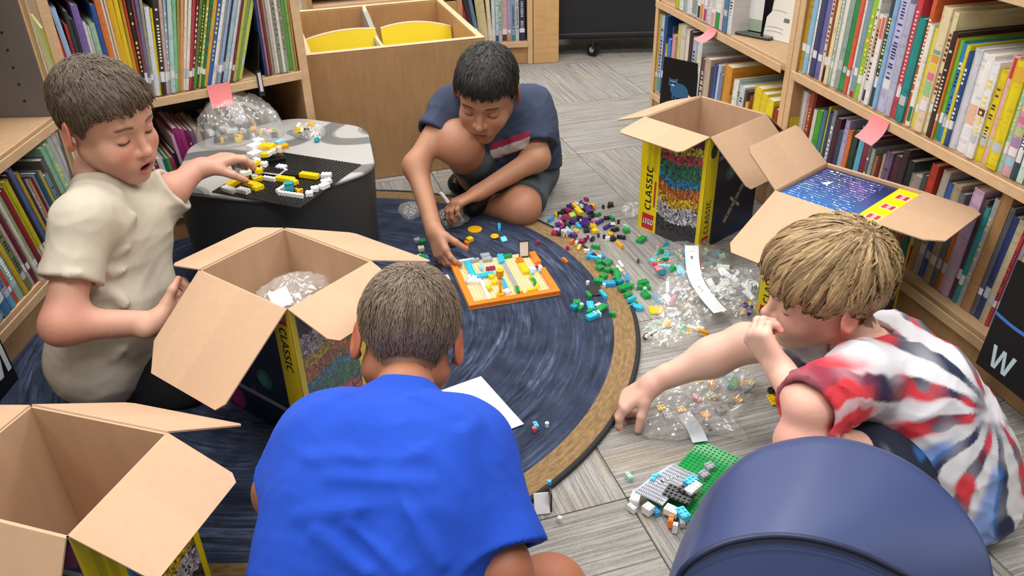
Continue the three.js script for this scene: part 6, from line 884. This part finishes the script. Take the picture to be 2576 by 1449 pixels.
// a short sleeved shirt: torso and sleeves, hollow at cuffs, neck and hem
function shirt(o) {
  const tor = union(o.torso, 0.035), prims = o.torso.slice(); const sl = o.sleeves.map((s) => { const d = s.b.clone().sub(s.a), L = d.length(); d.normalize(); const e = s.a.clone().addScaledVector(d, s.len), c = cap(s.a, s.a.clone().addScaledVector(d, s.len + 0.08), s.ra, s.rb + (s.rb - s.ra) * 0.08 / s.len), hole = cap(s.a.clone().addScaledVector(d, s.len * 0.6), s.a.clone().addScaledVector(d, s.len + 0.1), s.ra * 0.7, s.rb - 0.006); prims.push(cap(s.a, e, Math.max(s.ra, s.rb))); return { c, d, e, hole, m: s.a.clone().add(e).multiplyScalar(0.5), R: s.len / 2 + Math.max(s.ra, s.rb) }; });
  const neck = cap(o.neckA, o.neckB, o.neckR), ncut = o.neckPlane, hem = o.hem;
  const nz = o.folds.bind(o);
  const f = (x, y, z) => {
    let d = tor(x, y, z), e = 1e3;
    for (const s of sl) { if (Math.hypot(x - s.m.x, y - s.m.y, z - s.m.z) > s.R + 0.09) { e = Math.min(e, Math.hypot(x - s.m.x, y - s.m.y, z - s.m.z) - s.R); continue; } let q = smax(s.c.f(x, y, z), (x - s.e.x) * s.d.x + (y - s.e.y) * s.d.y + (z - s.e.z) * s.d.z, 0.004); q = smax(q, -s.hole.f(x, y, z), 0.003); e = Math.min(e, q); }
    if (Math.min(d, e) > 0.07) return Math.min(d, e) - 0.02;
    d = smin(d, e, 0.03); d += nz(x, y, z);
    if (ncut) d = smax(d, (x - ncut.p.x) * ncut.n.x + (y - ncut.p.y) * ncut.n.y + (z - ncut.p.z) * ncut.n.z, 0.004);
    d = smax(d, -neck.f(x, y, z), 0.004);
    if (hem) { const q = (x - hem.p.x) * hem.n.x + (y - hem.p.y) * hem.n.y + (z - hem.p.z) * hem.n.z; d = smax(d, q, 0.004); }
    return d;
  };
  return { f, box: bounds(prims, 0.03), sl };
}
// drape folds along given lines: [from, to, height, width]
const foldLines = (L) => { const P = L.map(([a, b, h, w]) => { const c = cap(a, b, 0); return { f: c.f, c: c.c, R: c.R + 0.04, h, w }; }); return (x, y, z) => { let s = 0; for (const p of P) { if (Math.abs(x - p.c.x) + Math.abs(y - p.c.y) + Math.abs(z - p.c.z) > p.R * 1.75) continue; const d = p.f(x, y, z); s += p.h * Math.exp(-((d / p.w) ** 2)); } return -s; }; };
const ridge = (v) => 1 - Math.abs(v) * 2;
// torso as a stack of crosswise limbs: [centre, half width, radius]
function torsoPrims(st, lat, grow = 0) {
  const out = []; for (let i = 0; i < st.length; i++) { const [c, w, r] = st[i]; const a = c.clone().addScaledVector(lat[i] || lat[0], w), b = c.clone().addScaledVector(lat[i] || lat[0], -w); out.push(cap(a, b, r + grow)); if (i) { const [c0, w0, r0] = st[i - 1], l0 = lat[i - 1] || lat[0]; out.push(cap(c0.clone().addScaledVector(l0, w0), a, r0 + grow, r + grow), cap(c0.clone().addScaledVector(l0, -w0), b, r0 + grow, r + grow)); } } return out;
}
const downFlow = (cx, cz, fwd) => (v) => { const d = V(v.x - cx, -0.02, v.z - cz); const up = sstep(0.0, 0.1, v.y); return V(d.x * (0.3 + up), -0.07 * (1 - up) - 0.01, d.z * (0.3 + up) + fwd * up); };
// ----- boy in cream, kneeling by the ottoman -----
{
  const sR = at(206, 562, 1.50), sL = at(374, 520, 1.75), eR = at(156, 818, 1.465), wR = at(392, 812, 1.54), eL = at(428, 482, 1.75), wL = at(500, 424, 1.81), nB = at(246, 428, 1.66);
  const chest = at(285, 615, 1.66), belly = at(296, 765, 1.665), pel = at(290, 862, 1.69), lat = sL.clone().sub(sR).normalize(), l2 = camDir(0.12, -0.45, 0.88).normalize();
  const yoke = [cap(nB.clone().add(V(0, -0.035, 0)), sR, 0.05, 0.05), cap(nB.clone().add(V(0, -0.035, 0)), sL, 0.05, 0.05)];
  const st = [[sR.clone().add(sL).multiplyScalar(0.5).add(V(0, -0.012, 0)), 0.07, 0.048], [chest, 0.045, 0.078], [belly, 0.042, 0.08], [pel, 0.06, 0.088]];
  const lats = [lat, l2, l2, l2];
  const hipR = pel.clone().addScaledVector(l2, -0.06), hipL = pel.clone().addScaledVector(l2, 0.06), kR = at(470, 985, 1.70), kL = at(520, 930, 1.86), aR = at(245, 1000, 1.68), aL = at(300, 950, 1.80);
  const body = [...torsoPrims(st, lats, -0.014), cap(nB.clone().add(V(0, -0.03, 0)), nB, 0.045), cap(sR, eR, 0.036, 0.032), cap(eR, wR, 0.032, 0.0215), cap(sL, eL, 0.036, 0.031), cap(eL, wL, 0.031, 0.0205), cap(hipR, kR, 0.05, 0.042), cap(hipL, kL, 0.05, 0.042)];
  const handL = makeHand(wL, at(615, 382, 1.87).sub(wL), camDir(0.15, 0.85, 0.5), -1, { s: 0.86, curl: [0.5, 0.5, 0.55, 0.65], spread: 0.03, thumb: [0.5, 0.8] }); handL.arm = cap(eL, wL, 0.031, 0.0205);
  const handR = makeHand(wR, at(470, 762, 1.6).sub(wR), camDir(-0.3, -0.7, 0.5), 1, { s: 0.84, curl: [0.75, 0.8, 0.85, 0.9] }); handR.arm = cap(eR, wR, 0.032, 0.0215);
  const shR = shirt({ torso: [...torsoPrims(st, lats, 0.003), ...yoke], sleeves: [{ a: sR, b: eR, len: 0.108, ra: 0.05, rb: 0.056 }, { a: sL, b: eL, len: 0.07, ra: 0.05, rb: 0.054 }], neckA: nB.clone().add(V(-0.01, -0.02, 0)), neckB: at(262, 350, 1.62), neckR: 0.047, hem: { p: V(0, 0.052, 0), n: V(0.05, -1, 0.0) },
    fl: foldLines([[at(285, 575, 1.56), at(375, 525, 1.58), 0.005, 0.011], [at(285, 690, 1.55), at(400, 655, 1.57), 0.006, 0.01], [at(275, 735, 1.55), at(420, 800, 1.56), 0.007, 0.011], [at(300, 760, 1.55), at(400, 850, 1.56), 0.005, 0.009], [at(290, 640, 1.55), at(390, 600, 1.57), 0.004, 0.009], [at(190, 650, 1.43), at(285, 610, 1.46), 0.004, 0.009], [at(170, 690, 1.43), at(280, 680, 1.45), 0.004, 0.008], [at(200, 470, 1.56), at(320, 480, 1.58), 0.004, 0.012], [at(290, 900, 1.56), at(390, 840, 1.57), 0.005, 0.01]]),
    folds: function (x, y, z) { const a = ridge(noise(x * 9 + y * 7, y * 14 - x * 6, z * 7)), b = ridge(noise(x * 16 - y * 12, y * 26 + x * 10, z * 12 + 4)); return -0.0022 * a * a - 0.001 * b * b + 0.003 + 1.7 * this.fl(x, y, z); } });
  const legs = union([cap(hipR, kR, 0.052, 0.05), cap(hipL, kL, 0.052, 0.05), cap(kR, aR, 0.045, 0.036), cap(kL, aL, 0.045, 0.036), cap(hipR, hipL, 0.06)], 0.03);
  const shoe = (a, b) => { const p = [cap(a, b, 0.034, 0.03)]; return p; };
  const cream = C3('#bdb5a6');
  person({ seed: 1, label: 'boy in cream t-shirt kneeling beside the ottoman, reaching for the black brick maze', skin: '#ca9a85', blush: '#c4614f', lip: '#a84850', hairCol: '#2c231b', hairLight: '#75624d', browCol: '#4a352a',
    head: { at: [266, 293, 1.60], F: [0.877, 0.413, -0.246], U: [0.166, -0.741, -0.651], s: 1.0 }, neckBase: nB.clone().add(V(0, -0.03, 0)), face: { mouthOpen: 0.0085, lash: 0.0029 },
    hair: { line: [[0, 0.052], [14, 0.046], [28, 0.05], [45, 0.044], [58, 0.034], [68, 0.012], [76, -0.006], [86, -0.002], [95, 0.018], [110, 0.01], [122, -0.02], [140, -0.048], [180, -0.058]], thin: 0.003, thick: 0.008, lockF: 5, lockA: 0.004, jag: 0.006, strand: 0.032, segs: 4, width: 0.0011, jitter: 0.02, lift: 0.003, count: 4200, flow: downFlow(0, -0.05, 0.03) },
    body, hands: [handL, handR], flush: [[eR, 0.05, 0.5], [wL, 0.04, 0.2], [eL, 0.05, 0.3]],
    wear: [{ name: 't_shirt', f: shR.f, box: shR.box, paint: (x, y, z, c) => { c.copy(cream); const n = noise(x * 60, y * 60, z * 60) * 0.02; c.offsetHSL(0, 0, n); } },
      { name: 'trousers', f: (x, y, z) => Math.max(legs(x, y, z) + 0.004 * noise(x * 20, y * 20, z * 20), 0.011 - y, y - 0.15), box: new THREE.Box3(V(-1.0, -0.02, -1.75), V(-0.45, 0.2, -1.15)), h: 0.007, paint: (x, y, z, c) => { c.set('#14161d'); } }],
    extra: (t) => { for (const [a, b] of [[at(262, 985, 1.66), at(240, 1024, 1.665)], [at(300, 935, 1.80), at(280, 965, 1.80)]]) { const up = [cap(a.clone().setY(Math.max(a.y, 0.05)), b.clone().setY(0.036), 0.03, 0.027)]; const f = union(up, 0.01); const g = meshField((x, y, z) => Math.max(f(x, y, z), 0.0095 - y), bounds(up, 0.01).min, bounds(up, 0.01).max, 0.005); const sm = obj('shoe', g, M('#3a3c40', 0.8), t); const c = b.clone().setY(0.016); obj('sole', rbox(0.07, 0.014, 0.055, 0.006, c.x, 0.0165, c.z), M('#6d6a64', 0.8), sm); } } });
}
// ----- crouching boy in navy -----
{
  const sR = at(1136, 268, 2.29), sL = at(1338, 268, 2.35), eR = at(1046, 418, 2.23), wR = at(1092, 580, 2.15), eL = at(1350, 398, 2.32), wL = at(1205, 484, 2.29), nB = at(1240, 238, 2.28);
  const chest = at(1262, 322, 2.37), belly = at(1272, 385, 2.45), pel = at(1278, 425, 2.50), lat = sL.clone().sub(sR).normalize(), lx = camDir(1, 0, 0.1).normalize();
  const yoke = [cap(nB.clone().add(V(0, -0.035, 0)), sR, 0.05, 0.05), cap(nB.clone().add(V(0, -0.035, 0)), sL, 0.05, 0.05)];
  const st = [[sR.clone().add(sL).multiplyScalar(0.5).add(camDir(0.0, 0.015, 0.02)), 0.085, 0.052], [chest, 0.065, 0.08], [belly, 0.062, 0.086], [pel, 0.062, 0.088]], lats = [lat, lx, lx, lx];
  const hipR = pel.clone().addScaledVector(lx, -0.06), hipL = pel.clone().addScaledVector(lx, 0.065), kR = at(1152, 362, 2.26), aR = at(1185, 452, 2.5), kL = at(1312, 522, 2.34), aL = at(1225, 520, 2.41);
  const body = [...torsoPrims(st, lats, -0.014), cap(nB.clone().add(V(0, -0.04, 0)), nB, 0.045), cap(sR, eR, 0.036, 0.031), cap(eR, wR, 0.031, 0.021), cap(sL, eL, 0.037, 0.033), cap(eL, wL, 0.033, 0.0215), cap(hipR, kR, 0.06, 0.052), Object.assign(sph(kR.clone().add(camDir(0, -0.008, -0.004)), 0.056), { k: 0.03 }), cap(kR, aR, 0.05, 0.032), cap(hipL, kL, 0.06, 0.05), cap(kL, aL, 0.048, 0.033)];
  const handR = makeHand(wR, at(1122, 672, 2.115).sub(wR), camDir(0.75, 0.1, 0.5), 1, { s: 0.84, curl: [0.35, 0.38, 0.42, 0.5], spread: 0.03, thumb: [0.35, 0.9] }); handR.arm = cap(eR, wR, 0.031, 0.021);
  const handL = makeHand(wL, at(1125, 522, 2.27).sub(wL), camDir(-0.1, 0.9, 0.2), -1, { s: 0.86, curl: [0.55, 0.65, 0.7, 0.75], thumb: [0.5, 0.5] }); handL.arm = cap(eL, wL, 0.033, 0.0215);
  const sh = shirt({ torso: [...torsoPrims(st, lats, 0.004), ...yoke], sleeves: [{ a: sR, b: eR, len: 0.098, ra: 0.055, rb: 0.056 }, { a: sL, b: eL, len: 0.118, ra: 0.057, rb: 0.064 }], neckA: nB.clone().add(V(0, -0.03, 0)), neckB: at(1225, 180, 2.2), neckR: 0.05, hem: { p: at(1280, 418, 2.5), n: camDir(0, 0.75, 0.2).normalize() },
    folds: (x, y, z) => { const a = ridge(noise(x * 10 + y * 8, y * 13, z * 9 + 2)), b = ridge(noise(x * 22 - y * 10, y * 24, z * 16)); return -0.004 * a * a - 0.0022 * b * b + 0.0035; } });
  const navy = C3('#333d57'), legs = union([cap(hipL, kL, 0.074, 0.066), cap(hipR, hipL, 0.09), cap(hipR, hipR.clone().lerp(kR, 0.55), 0.072, 0.07)], 0.03), kd = kL.clone().sub(hipL).normalize(), kend = kL.clone().addScaledVector(kd, -0.03), stripeP = at(1262, 365, 2.3);
  person({ seed: 2, label: 'boy in navy t-shirt and grey shorts crouching over the orange brick maze', skin: '#b07e62', blush: '#9a4f40', lip: '#8a4640', hairCol: '#0b0a0b', hairLight: '#26211f', browCol: '#171312',
    head: { at: [1223, 226, 2.19], F: [-0.17, 0.835, -0.52], U: [-0.006, -0.52, -0.85], s: 1.035 }, neckBase: nB.clone().add(V(0, -0.03, -0.0)), face: {},
    hair: { line: [[0, 0.05], [20, 0.048], [40, 0.046], [58, 0.036], [70, 0.01], [80, -0.004], [90, 0.0], [98, 0.02], [115, 0.004], [130, -0.04], [180, -0.06]], thin: 0.0025, thick: 0.006, lockF: 5, lockA: 0.002, strand: 0.02, segs: 3, width: 0.0011, jitter: 0.02, lift: 0.004, count: 3800, flow: downFlow(0.0, -0.05, 0.02) },
    body, hands: [handR, handL], flush: [[kR, 0.05, 0.35], [kL, 0.05, 0.35], [eR, 0.04, 0.2]],
    wear: [{ name: 't_shirt', f: sh.f, box: sh.box, paint: (x, y, z, c) => { c.copy(navy); const q = V(x, y, z).sub(stripeP), h = q.dot(camDir(0.28, 0.9, 0.1)), e = q.dot(CR); if (q.dot(CF) < 0.09 && e > -0.03 && e < 0.075) { if (h > -0.012 && h < 0.004) c.set('#9a2446'); else if (h >= 0.004 && h < 0.026) c.set('#c9c6c8'); else if (h >= 0.026 && h < 0.03) c.set('#7a2240'); } } },
      { name: 'shorts', f: (x, y, z) => smax(Math.max(legs(x, y, z) + 0.003 * noise(x * 25, y * 25, z * 25), 0.01 - y), (x - kend.x) * kd.x + (y - kend.y) * kd.y + (z - kend.z) * kd.z, 0.004), box: new THREE.Box3(V(-0.25, -0.02, -2.6), V(0.25, 0.3, -1.95)), h: 0.005, paint: (x, y, z, c) => { c.set('#4a5459'); } }],
    extra: (t) => {
      for (const [a, b, n] of [[at(1230, 520, 2.42), at(1188, 532, 2.38), 0], [at(1180, 455, 2.56), at(1150, 452, 2.50), 1]]) { const up = [cap(a.clone().setY(0.045), b.clone().setY(0.036), 0.036, 0.03)]; const f = union(up, 0.01), bb = bounds(up, 0.01); const s = obj('shoe', meshField((x, y, z) => Math.max(f(x, y, z), (n ? 0.001 : 0.0095) - y), bb.min, bb.max, 0.005), M('#191a1c', 0.35), t); }
      const p = at(1118, 497, 2.265), g = cyl(0.0055, 0.0055, 0.034, 14); g.rotateZ(0.55); g.translate(p.x, p.y, p.z); const m = obj('toy_piece', g, bmat('white'), null); tag(m, 'white toy piece pinched in the crouching hand over the rug', 'toy brick');
    } });
}
// ----- boy in blue, back to the camera -----
{
  const sL = at(815, 1105, 1.17), sR = at(1182, 1140, 1.16), eL = at(708, 1238, 1.17), eR = at(1262, 1440, 1.10), nB = at(1018, 985, 1.25), wL = at(760, 1360, 1.4), wR = at(1330, 1520, 1.2);
  const chest = at(990, 1150, 1.16), mid = at(972, 1275, 1.135), low = at(942, 1420, 1.12), pel = at(930, 1560, 1.11), lx = camDir(1, 0.03, 0).normalize(), lat = sR.clone().sub(sL).normalize();
  const yoke = [cap(nB.clone().add(camDir(0, 0.035, -0.02)), sR, 0.044, 0.045), cap(nB.clone().add(camDir(0, 0.035, -0.02)), sL, 0.044, 0.045), cap(nB.clone().add(camDir(0, 0.045, -0.03)), nB.clone().add(camDir(0, 0.02, -0.01)), 0.054, 0.0525)];
  const st = [[sL.clone().add(sR).multiplyScalar(0.5).add(camDir(0, 0.0, 0.02)), 0.085, 0.046], [chest, 0.076, 0.078], [mid, 0.066, 0.084], [low, 0.06, 0.085], [pel, 0.066, 0.09]], lats = [lat, lx, lx, lx, lx];
  const kR = at(1385, 1490, 1.22), hipR = pel.clone().addScaledVector(lx, 0.08);
  const body = [...torsoPrims(st, lats, -0.014), cap(nB.clone().add(camDir(0, 0.03, -0.02)), nB, 0.046), cap(sL, eL, 0.038, 0.034), cap(eL, wL, 0.034, 0.022), cap(sR, eR, 0.04, 0.036), cap(eR, wR, 0.035, 0.024), cap(hipR, kR, 0.06, 0.05), cap(kR, at(1200, 1600, 1.3), 0.048, 0.035)];
  const hL = makeHand(wL, V(0.1, -0.3, -1), V(0, -1, 0), -1, { s: 0.85 }); hL.arm = cap(eL, wL, 0.034, 0.022); const hR = makeHand(wR, V(0, -0.3, -1), V(0, -1, 0), 1, { s: 0.85 }); hR.arm = cap(eR, wR, 0.035, 0.024);
  const sh = shirt({ torso: [...torsoPrims(st, lats, 0.006), ...yoke], sleeves: [{ a: sL, b: eL, len: 0.09, ra: 0.05, rb: 0.052 }, { a: sR, b: eR, len: 0.142, ra: 0.056, rb: 0.072 }], neckA: nB.clone().add(camDir(0, 0.04, -0.03)), neckB: at(1022, 900, 1.31), neckR: 0.0465, hem: { p: at(920, 1600, 1.1), n: V(0, -1, 0) },
    fl: foldLines([[at(905, 950, 1.14), at(760, 1060, 1.1), 0.004, 0.012], [at(1050, 965, 1.16), at(1190, 1070, 1.1), 0.005, 0.012], [at(1030, 985, 1.14), at(1150, 1050, 1.1), 0.003, 0.008], [at(1165, 1090, 1.08), at(1200, 1340, 1.06), 0.006, 0.012], [at(745, 1090, 1.1), at(735, 1300, 1.08), 0.005, 0.012], [at(780, 1150, 1.06), at(1060, 1140, 1.06), 0.0025, 0.012], [at(830, 1200, 1.05), at(1080, 1215, 1.05), 0.0025, 0.01], [at(760, 1300, 1.04), at(960, 1270, 1.03), 0.004, 0.011], [at(800, 1340, 1.03), at(920, 1440, 1.02), 0.005, 0.011], [at(1000, 1250, 1.03), at(1110, 1420, 1.02), 0.004, 0.012], [at(880, 1320, 1.03), at(1010, 1440, 1.02), 0.0035, 0.01], [at(1080, 1130, 1.07), at(1160, 1230, 1.06), 0.003, 0.01], [at(700, 1400, 1.05), at(790, 1440, 1.03), 0.004, 0.01]]),
    folds: function (x, y, z) { const a = ridge(noise(x * 7 + y * 5, y * 16 + z * 8, z * 5 + 2)), b = ridge(noise(x * 14 - z * 8, y * 22 + x * 6, z * 22)), cL = noise(x * 40, y * 60, z * 60); const e = ridge(noise(x * 5 + 3, y * 5 + z * 20, x * 9 - z * 3)); return -0.001 * a * a - 0.0009 * b * b - 0.0012 * e * e * e - 0.0002 * cL + 0.003 + 1.7 * this.fl(x, y, z); } });
  const blue = C3('#0e45ba');
  const pants = union([cap(pel.clone().addScaledVector(lx, -0.08), pel.clone().addScaledVector(lx, 0.07), 0.075), cap(hipR, hipR.clone().lerp(kR, 0.6), 0.066, 0.062)], 0.03);
  person({ seed: 3, label: 'boy in bright blue t-shirt seen from behind, leaning over the rug', skin: '#a2684c', blush: '#a8523c', lip: '#9a5048', hairCol: '#43352a', hairLight: '#ab9680', browCol: '#3a2a20',
    head: { at: [1027, 846, 1.33], F: [-0.157, 0.306, 0.939], U: [0.03, -0.949, 0.314], s: 1.015 }, neckBase: nB.clone().add(camDir(0, 0.02, -0.01)), face: {},
    hair: { line: [[0, 0.052], [40, 0.05], [60, 0.03], [75, 0.0], [85, 0.0], [95, 0.02], [105, 0.014], [118, -0.022], [132, -0.055], [150, -0.066], [180, -0.07]], thin: 0.0014, thick: 0.0055, lockF: 6, lockA: 0.0015, jag: 0.005, strand: 0.016, segs: 3, width: 0.00075, jitter: 0.022, lift: 0.0045, count: 9000, flow: (v) => { const d = V(v.x - 0.012, 0, v.z + 0.045); const up = sstep(0.02, 0.1, v.y); return V(d.x * (0.25 + up) + 0.01, -0.08 * (1 - up) - 0.008, d.z * (0.1 + up) + 0.03 * up); } },
    body, hands: [hL, hR], flush: [[kR, 0.06, 0.3], [eR, 0.05, 0.2]],
    wear: [{ name: 't_shirt', f: sh.f, box: sh.box, h: 0.0038, paint: (x, y, z, c) => { c.copy(blue); c.offsetHSL(0, 0, noise(x * 80, y * 80, z * 80) * 0.008); } },
      { name: 'shorts', f: (x, y, z) => Math.max(pants(x, y, z), 0.01 - y), box: bounds([cap(pel, kR, 0.16)], 0.02), h: 0.008, paint: (x, y, z, c) => { c.set('#2a2f3a'); } }],
    extra: (t) => { const q = []; const a0 = at(1018, 964, 1.255), ax = camDir(0.02, -0.9, 0.25).normalize(), u = lx.clone(), v = V(0, 0, 0).crossVectors(ax, u); for (let i = 0; i < 40; i++) { const a = i / 40 * 6.283; q.push(a0.clone().addScaledVector(ax, -0.022).addScaledVector(u, Math.cos(a) * 0.0495).addScaledVector(v, Math.sin(a) * 0.0495)); } obj('collar', new THREE.TubeGeometry(new THREE.CatmullRomCurve3(q, true), 60, 0.0045, 8, true), M('#0d41b0', 0.9), t); } });
}
// ----- blond boy in the tie-dye shirt -----
{
  const sN = at(2160, 950, 1.28), sF = at(2095, 880, 1.49), eN = at(2034, 1028, 1.215), wN = at(1966, 936, 1.29), eF = at(1875, 862, 1.53), wF = at(1645, 962, 1.575), nB = at(2162, 876, 1.39);
  const chest = at(2252, 960, 1.39), belly = at(2315, 1080, 1.405), pel = at(2345, 1180, 1.42), lN = sN.clone().sub(sF).normalize(), lz = camDir(0.1, 0.35, -0.9).normalize();
  const yoke = [cap(nB.clone().add(camDir(0.04, 0.035, 0)), sN, 0.045, 0.047), cap(nB.clone().add(camDir(0.04, 0.035, 0)), sF, 0.045, 0.045)];
  const st = [[sN.clone().add(sF).multiplyScalar(0.5).add(camDir(0.03, 0.01, 0)), 0.07, 0.046], [chest, 0.055, 0.083], [belly, 0.055, 0.092], [pel, 0.055, 0.09]], lats = [lN, lz, lz, lz];
  const hipN = pel.clone().addScaledVector(lz, 0.05), hipF = pel.clone().addScaledVector(lz, -0.06), kN = at(2018, 1112, 1.225), aN = at(2060, 1300, 1.30), kF = at(2010, 1150, 1.45), aF = at(2060, 1290, 1.45);
  const body = [...torsoPrims(st, lats, -0.014), cap(nB.clone().add(camDir(0.03, 0.03, 0)), nB, 0.045), cap(sN, eN, 0.035, 0.03), cap(eN, wN, 0.0295, 0.0205), cap(sF, eF, 0.035, 0.0315), cap(eF, eF.clone().lerp(wF, 0.35), 0.0315, 0.033), cap(eF.clone().lerp(wF, 0.35), wF, 0.033, 0.0205), Object.assign(cap(hipN, kN, 0.052, 0.037), { k: 0.012 }), Object.assign(cap(kN, aN, 0.037, 0.03), { k: 0.02 }), cap(hipF, kF, 0.056, 0.044), cap(kF, aF, 0.04, 0.03)];
  const hF = makeHand(wF, at(1548, 1025, 1.605).sub(wF), camDir(0.35, 0.75, 0.4), 1, { s: 0.84, curl: [0.5, 0.72, 0.95, 1.05], spread: 0.08, thumb: [0.5, 0.7] }); hF.arm = cap(eF.clone().lerp(wF, 0.35), wF, 0.033, 0.0205);
  const hN = makeHand(wN, camDir(-0.5, -0.82, 0.2), camDir(0.8, -0.4, 0.35), 1, { s: 0.82, curl: [1.35, 1.3, 1.25, 1.2], spread: 0.02, thumb: [0.35, 0.6] }); hN.arm = cap(eN, wN, 0.032, 0.0215);
  const sh = shirt({ torso: [...torsoPrims(st, lats, 0.006), ...yoke], sleeves: [{ a: sN, b: eN, len: 0.132, ra: 0.052, rb: 0.058 }, { a: sF, b: eF, len: 0.09, ra: 0.05, rb: 0.052 }], neckA: nB.clone().add(camDir(0.03, 0.035, 0.0)), neckB: at(2100, 760, 1.37), neckR: 0.052, hem: { p: V(0, 0.03, 0), n: V(0, -1, 0) },
    folds: (x, y, z) => { const a = ridge(noise(x * 11 + y * 6, y * 12 - x * 8, z * 10)), b = ridge(noise(x * 20, y * 26 + x * 12, z * 20 + 3)); const qs = V(x, y, z).sub(eN).length(); return -0.0042 * a * a - 0.0026 * b * b - 0.004 * Math.exp(-((qs / 0.07) ** 2)) * Math.sin(qs * 420) + 0.004; } });
  const P0 = at(2430, 1015, 1.34), navy = C3('#1c2747'), redc = C3('#cf3340'), bluec = C3('#2a6fc4'), wht = C3('#cfcfd8');
  const blot = (r, wob) => Math.exp(-((r / 0.045) ** 2)) * sstep(-0.12, 0.1, wob);
  const A1 = camDir(1, 0, 0), A2 = camDir(0, 1, 0), cuff = sN.clone().lerp(eN, 0.75), collar = at(2150, 850, 1.35);
  const tie = (x, y, z, c) => {
    const q = V(x, y, z).sub(P0), u = q.dot(A1), v = q.dot(A2), r = Math.hypot(u, v), a = Math.atan2(v, u); c.copy(wht);
    const wob = noise(x * 14, y * 14, z * 14) * 0.5 + noise(x * 40, y * 40, z * 40) * 0.18;
    const s = Math.sin(a * 13 + r * 9 + wob * 3.2), k = sstep(0.05, 0.42, s + 0.2 * noise(r * 60, a * 9, 3)) * sstep(0.012, 0.06, r + wob * 0.02) * (0.65 + 0.35 * noise(r * 22, a * 3, 7)); c.lerp(navy, clamp(k * 1.35));
    const s2 = Math.sin(a * 6.5 + 1.3 + wob * 1.6), rb = sstep(0.5, 0.9, s2) * (Math.exp(-(((r - 0.045) / 0.018) ** 2)) + Math.exp(-(((r - 0.125) / 0.03) ** 2)) * 0.9) * sstep(0.0, 0.3, noise(r * 30, a * 4, 1) + 0.28); c.lerp(redc, clamp(rb * 1.2));
    const b = sstep(0.55, 0.95, Math.sin(a * 6.5 + 3.6 + wob)) * sstep(0.07, 0.1, r) * 0.75 * sstep(-0.02, 0.06, v); c.lerp(bluec, clamp(b));
    const dc = Math.hypot(x - cuff.x, y - cuff.y, z - cuff.z), dn = Math.hypot(x - collar.x, y - collar.y, z - collar.z), st = 0.5 + 0.5 * Math.sin(a * 30 + wob * 5 + r * 40);
    c.lerp(redc, sstep(0.105, 0.055, dc + wob * 0.035) * (0.4 + 0.6 * sstep(0.2, 0.55, st))); c.lerp(redc, sstep(0.085, 0.05, dn + wob * 0.02) * sstep(0.1, 0.5, st + 0.1));
    c.lerp(navy, 0.85 * blot(r, wob));
  };
  const pants = union([cap(hipN, hipN.clone().lerp(kN, 0.55), 0.075, 0.064), cap(hipF, hipF.clone().lerp(kF, 0.55), 0.074, 0.064), cap(hipN, hipF, 0.09)], 0.03);
  person({ seed: 4, label: 'blond boy in red white and navy tie-dye t-shirt sitting with hand at chin, reaching out', skin: '#e2b5a3', blush: '#d4796c', lip: '#b8525a', hairCol: '#5f452a', hairLight: '#cdb083', browCol: '#9a7a56',
    head: { at: [2076, 715, 1.362], F: [-0.965, 0.2, 0.13], U: [-0.19, -0.745, -0.64], s: 0.985 }, neckBase: nB.clone().add(camDir(0.02, 0.02, 0)), face: {},
    hair: { line: [[0, 0.044], [20, 0.04], [40, 0.034], [55, 0.024], [66, 0.006], [74, -0.002], [84, 0.008], [96, 0.008], [108, -0.008], [122, -0.04], [140, -0.07], [180, -0.08]], thin: 0.005, thick: 0.013, lockF: 7, lockA: 0.007, jag: 0.009, lightTop: true, lockTone: true, strand: 0.09, segs: 9, width: 0.0019, jitter: 0.007, lift: 0.003, count: 4200, crown: [0.012, -0.07], flow: (v) => { const dx = v.x - 0.012, dz = v.z + 0.07, r = Math.hypot(dx, dz) + 1e-4, up = sstep(0.02, 0.1, v.y); return V(dx / r * 0.06, -0.055 * (1 - up) - 0.012, dz / r * 0.06); } },
    body, hands: [hF, hN], flush: [[kN, 0.05, 0.45], [eN, 0.05, 0.3], [wF, 0.05, 0.2]],
    wear: [{ name: 't_shirt', f: sh.f, box: sh.box, h: 0.0036, paint: tie },
      { name: 'shorts', f: (x, y, z) => Math.max(pants(x, y, z) + 0.003 * noise(x * 22, y * 22, z * 22), 0.008 - y), box: bounds([cap(hipN, kN, 0.1), cap(hipF, kF, 0.1)], 0.01), h: 0.006, paint: (x, y, z, c) => { const n = noise(x * 26, y * 20, z * 26); c.set('#131a30').lerp(bluec, sstep(0.3, 0.5, n) * 0.6).lerp(wht, sstep(0.42, 0.6, noise(x * 18 + 3, y * 22, z * 18)) * 0.5); } }] });
}
renderer.render(scene, camera);
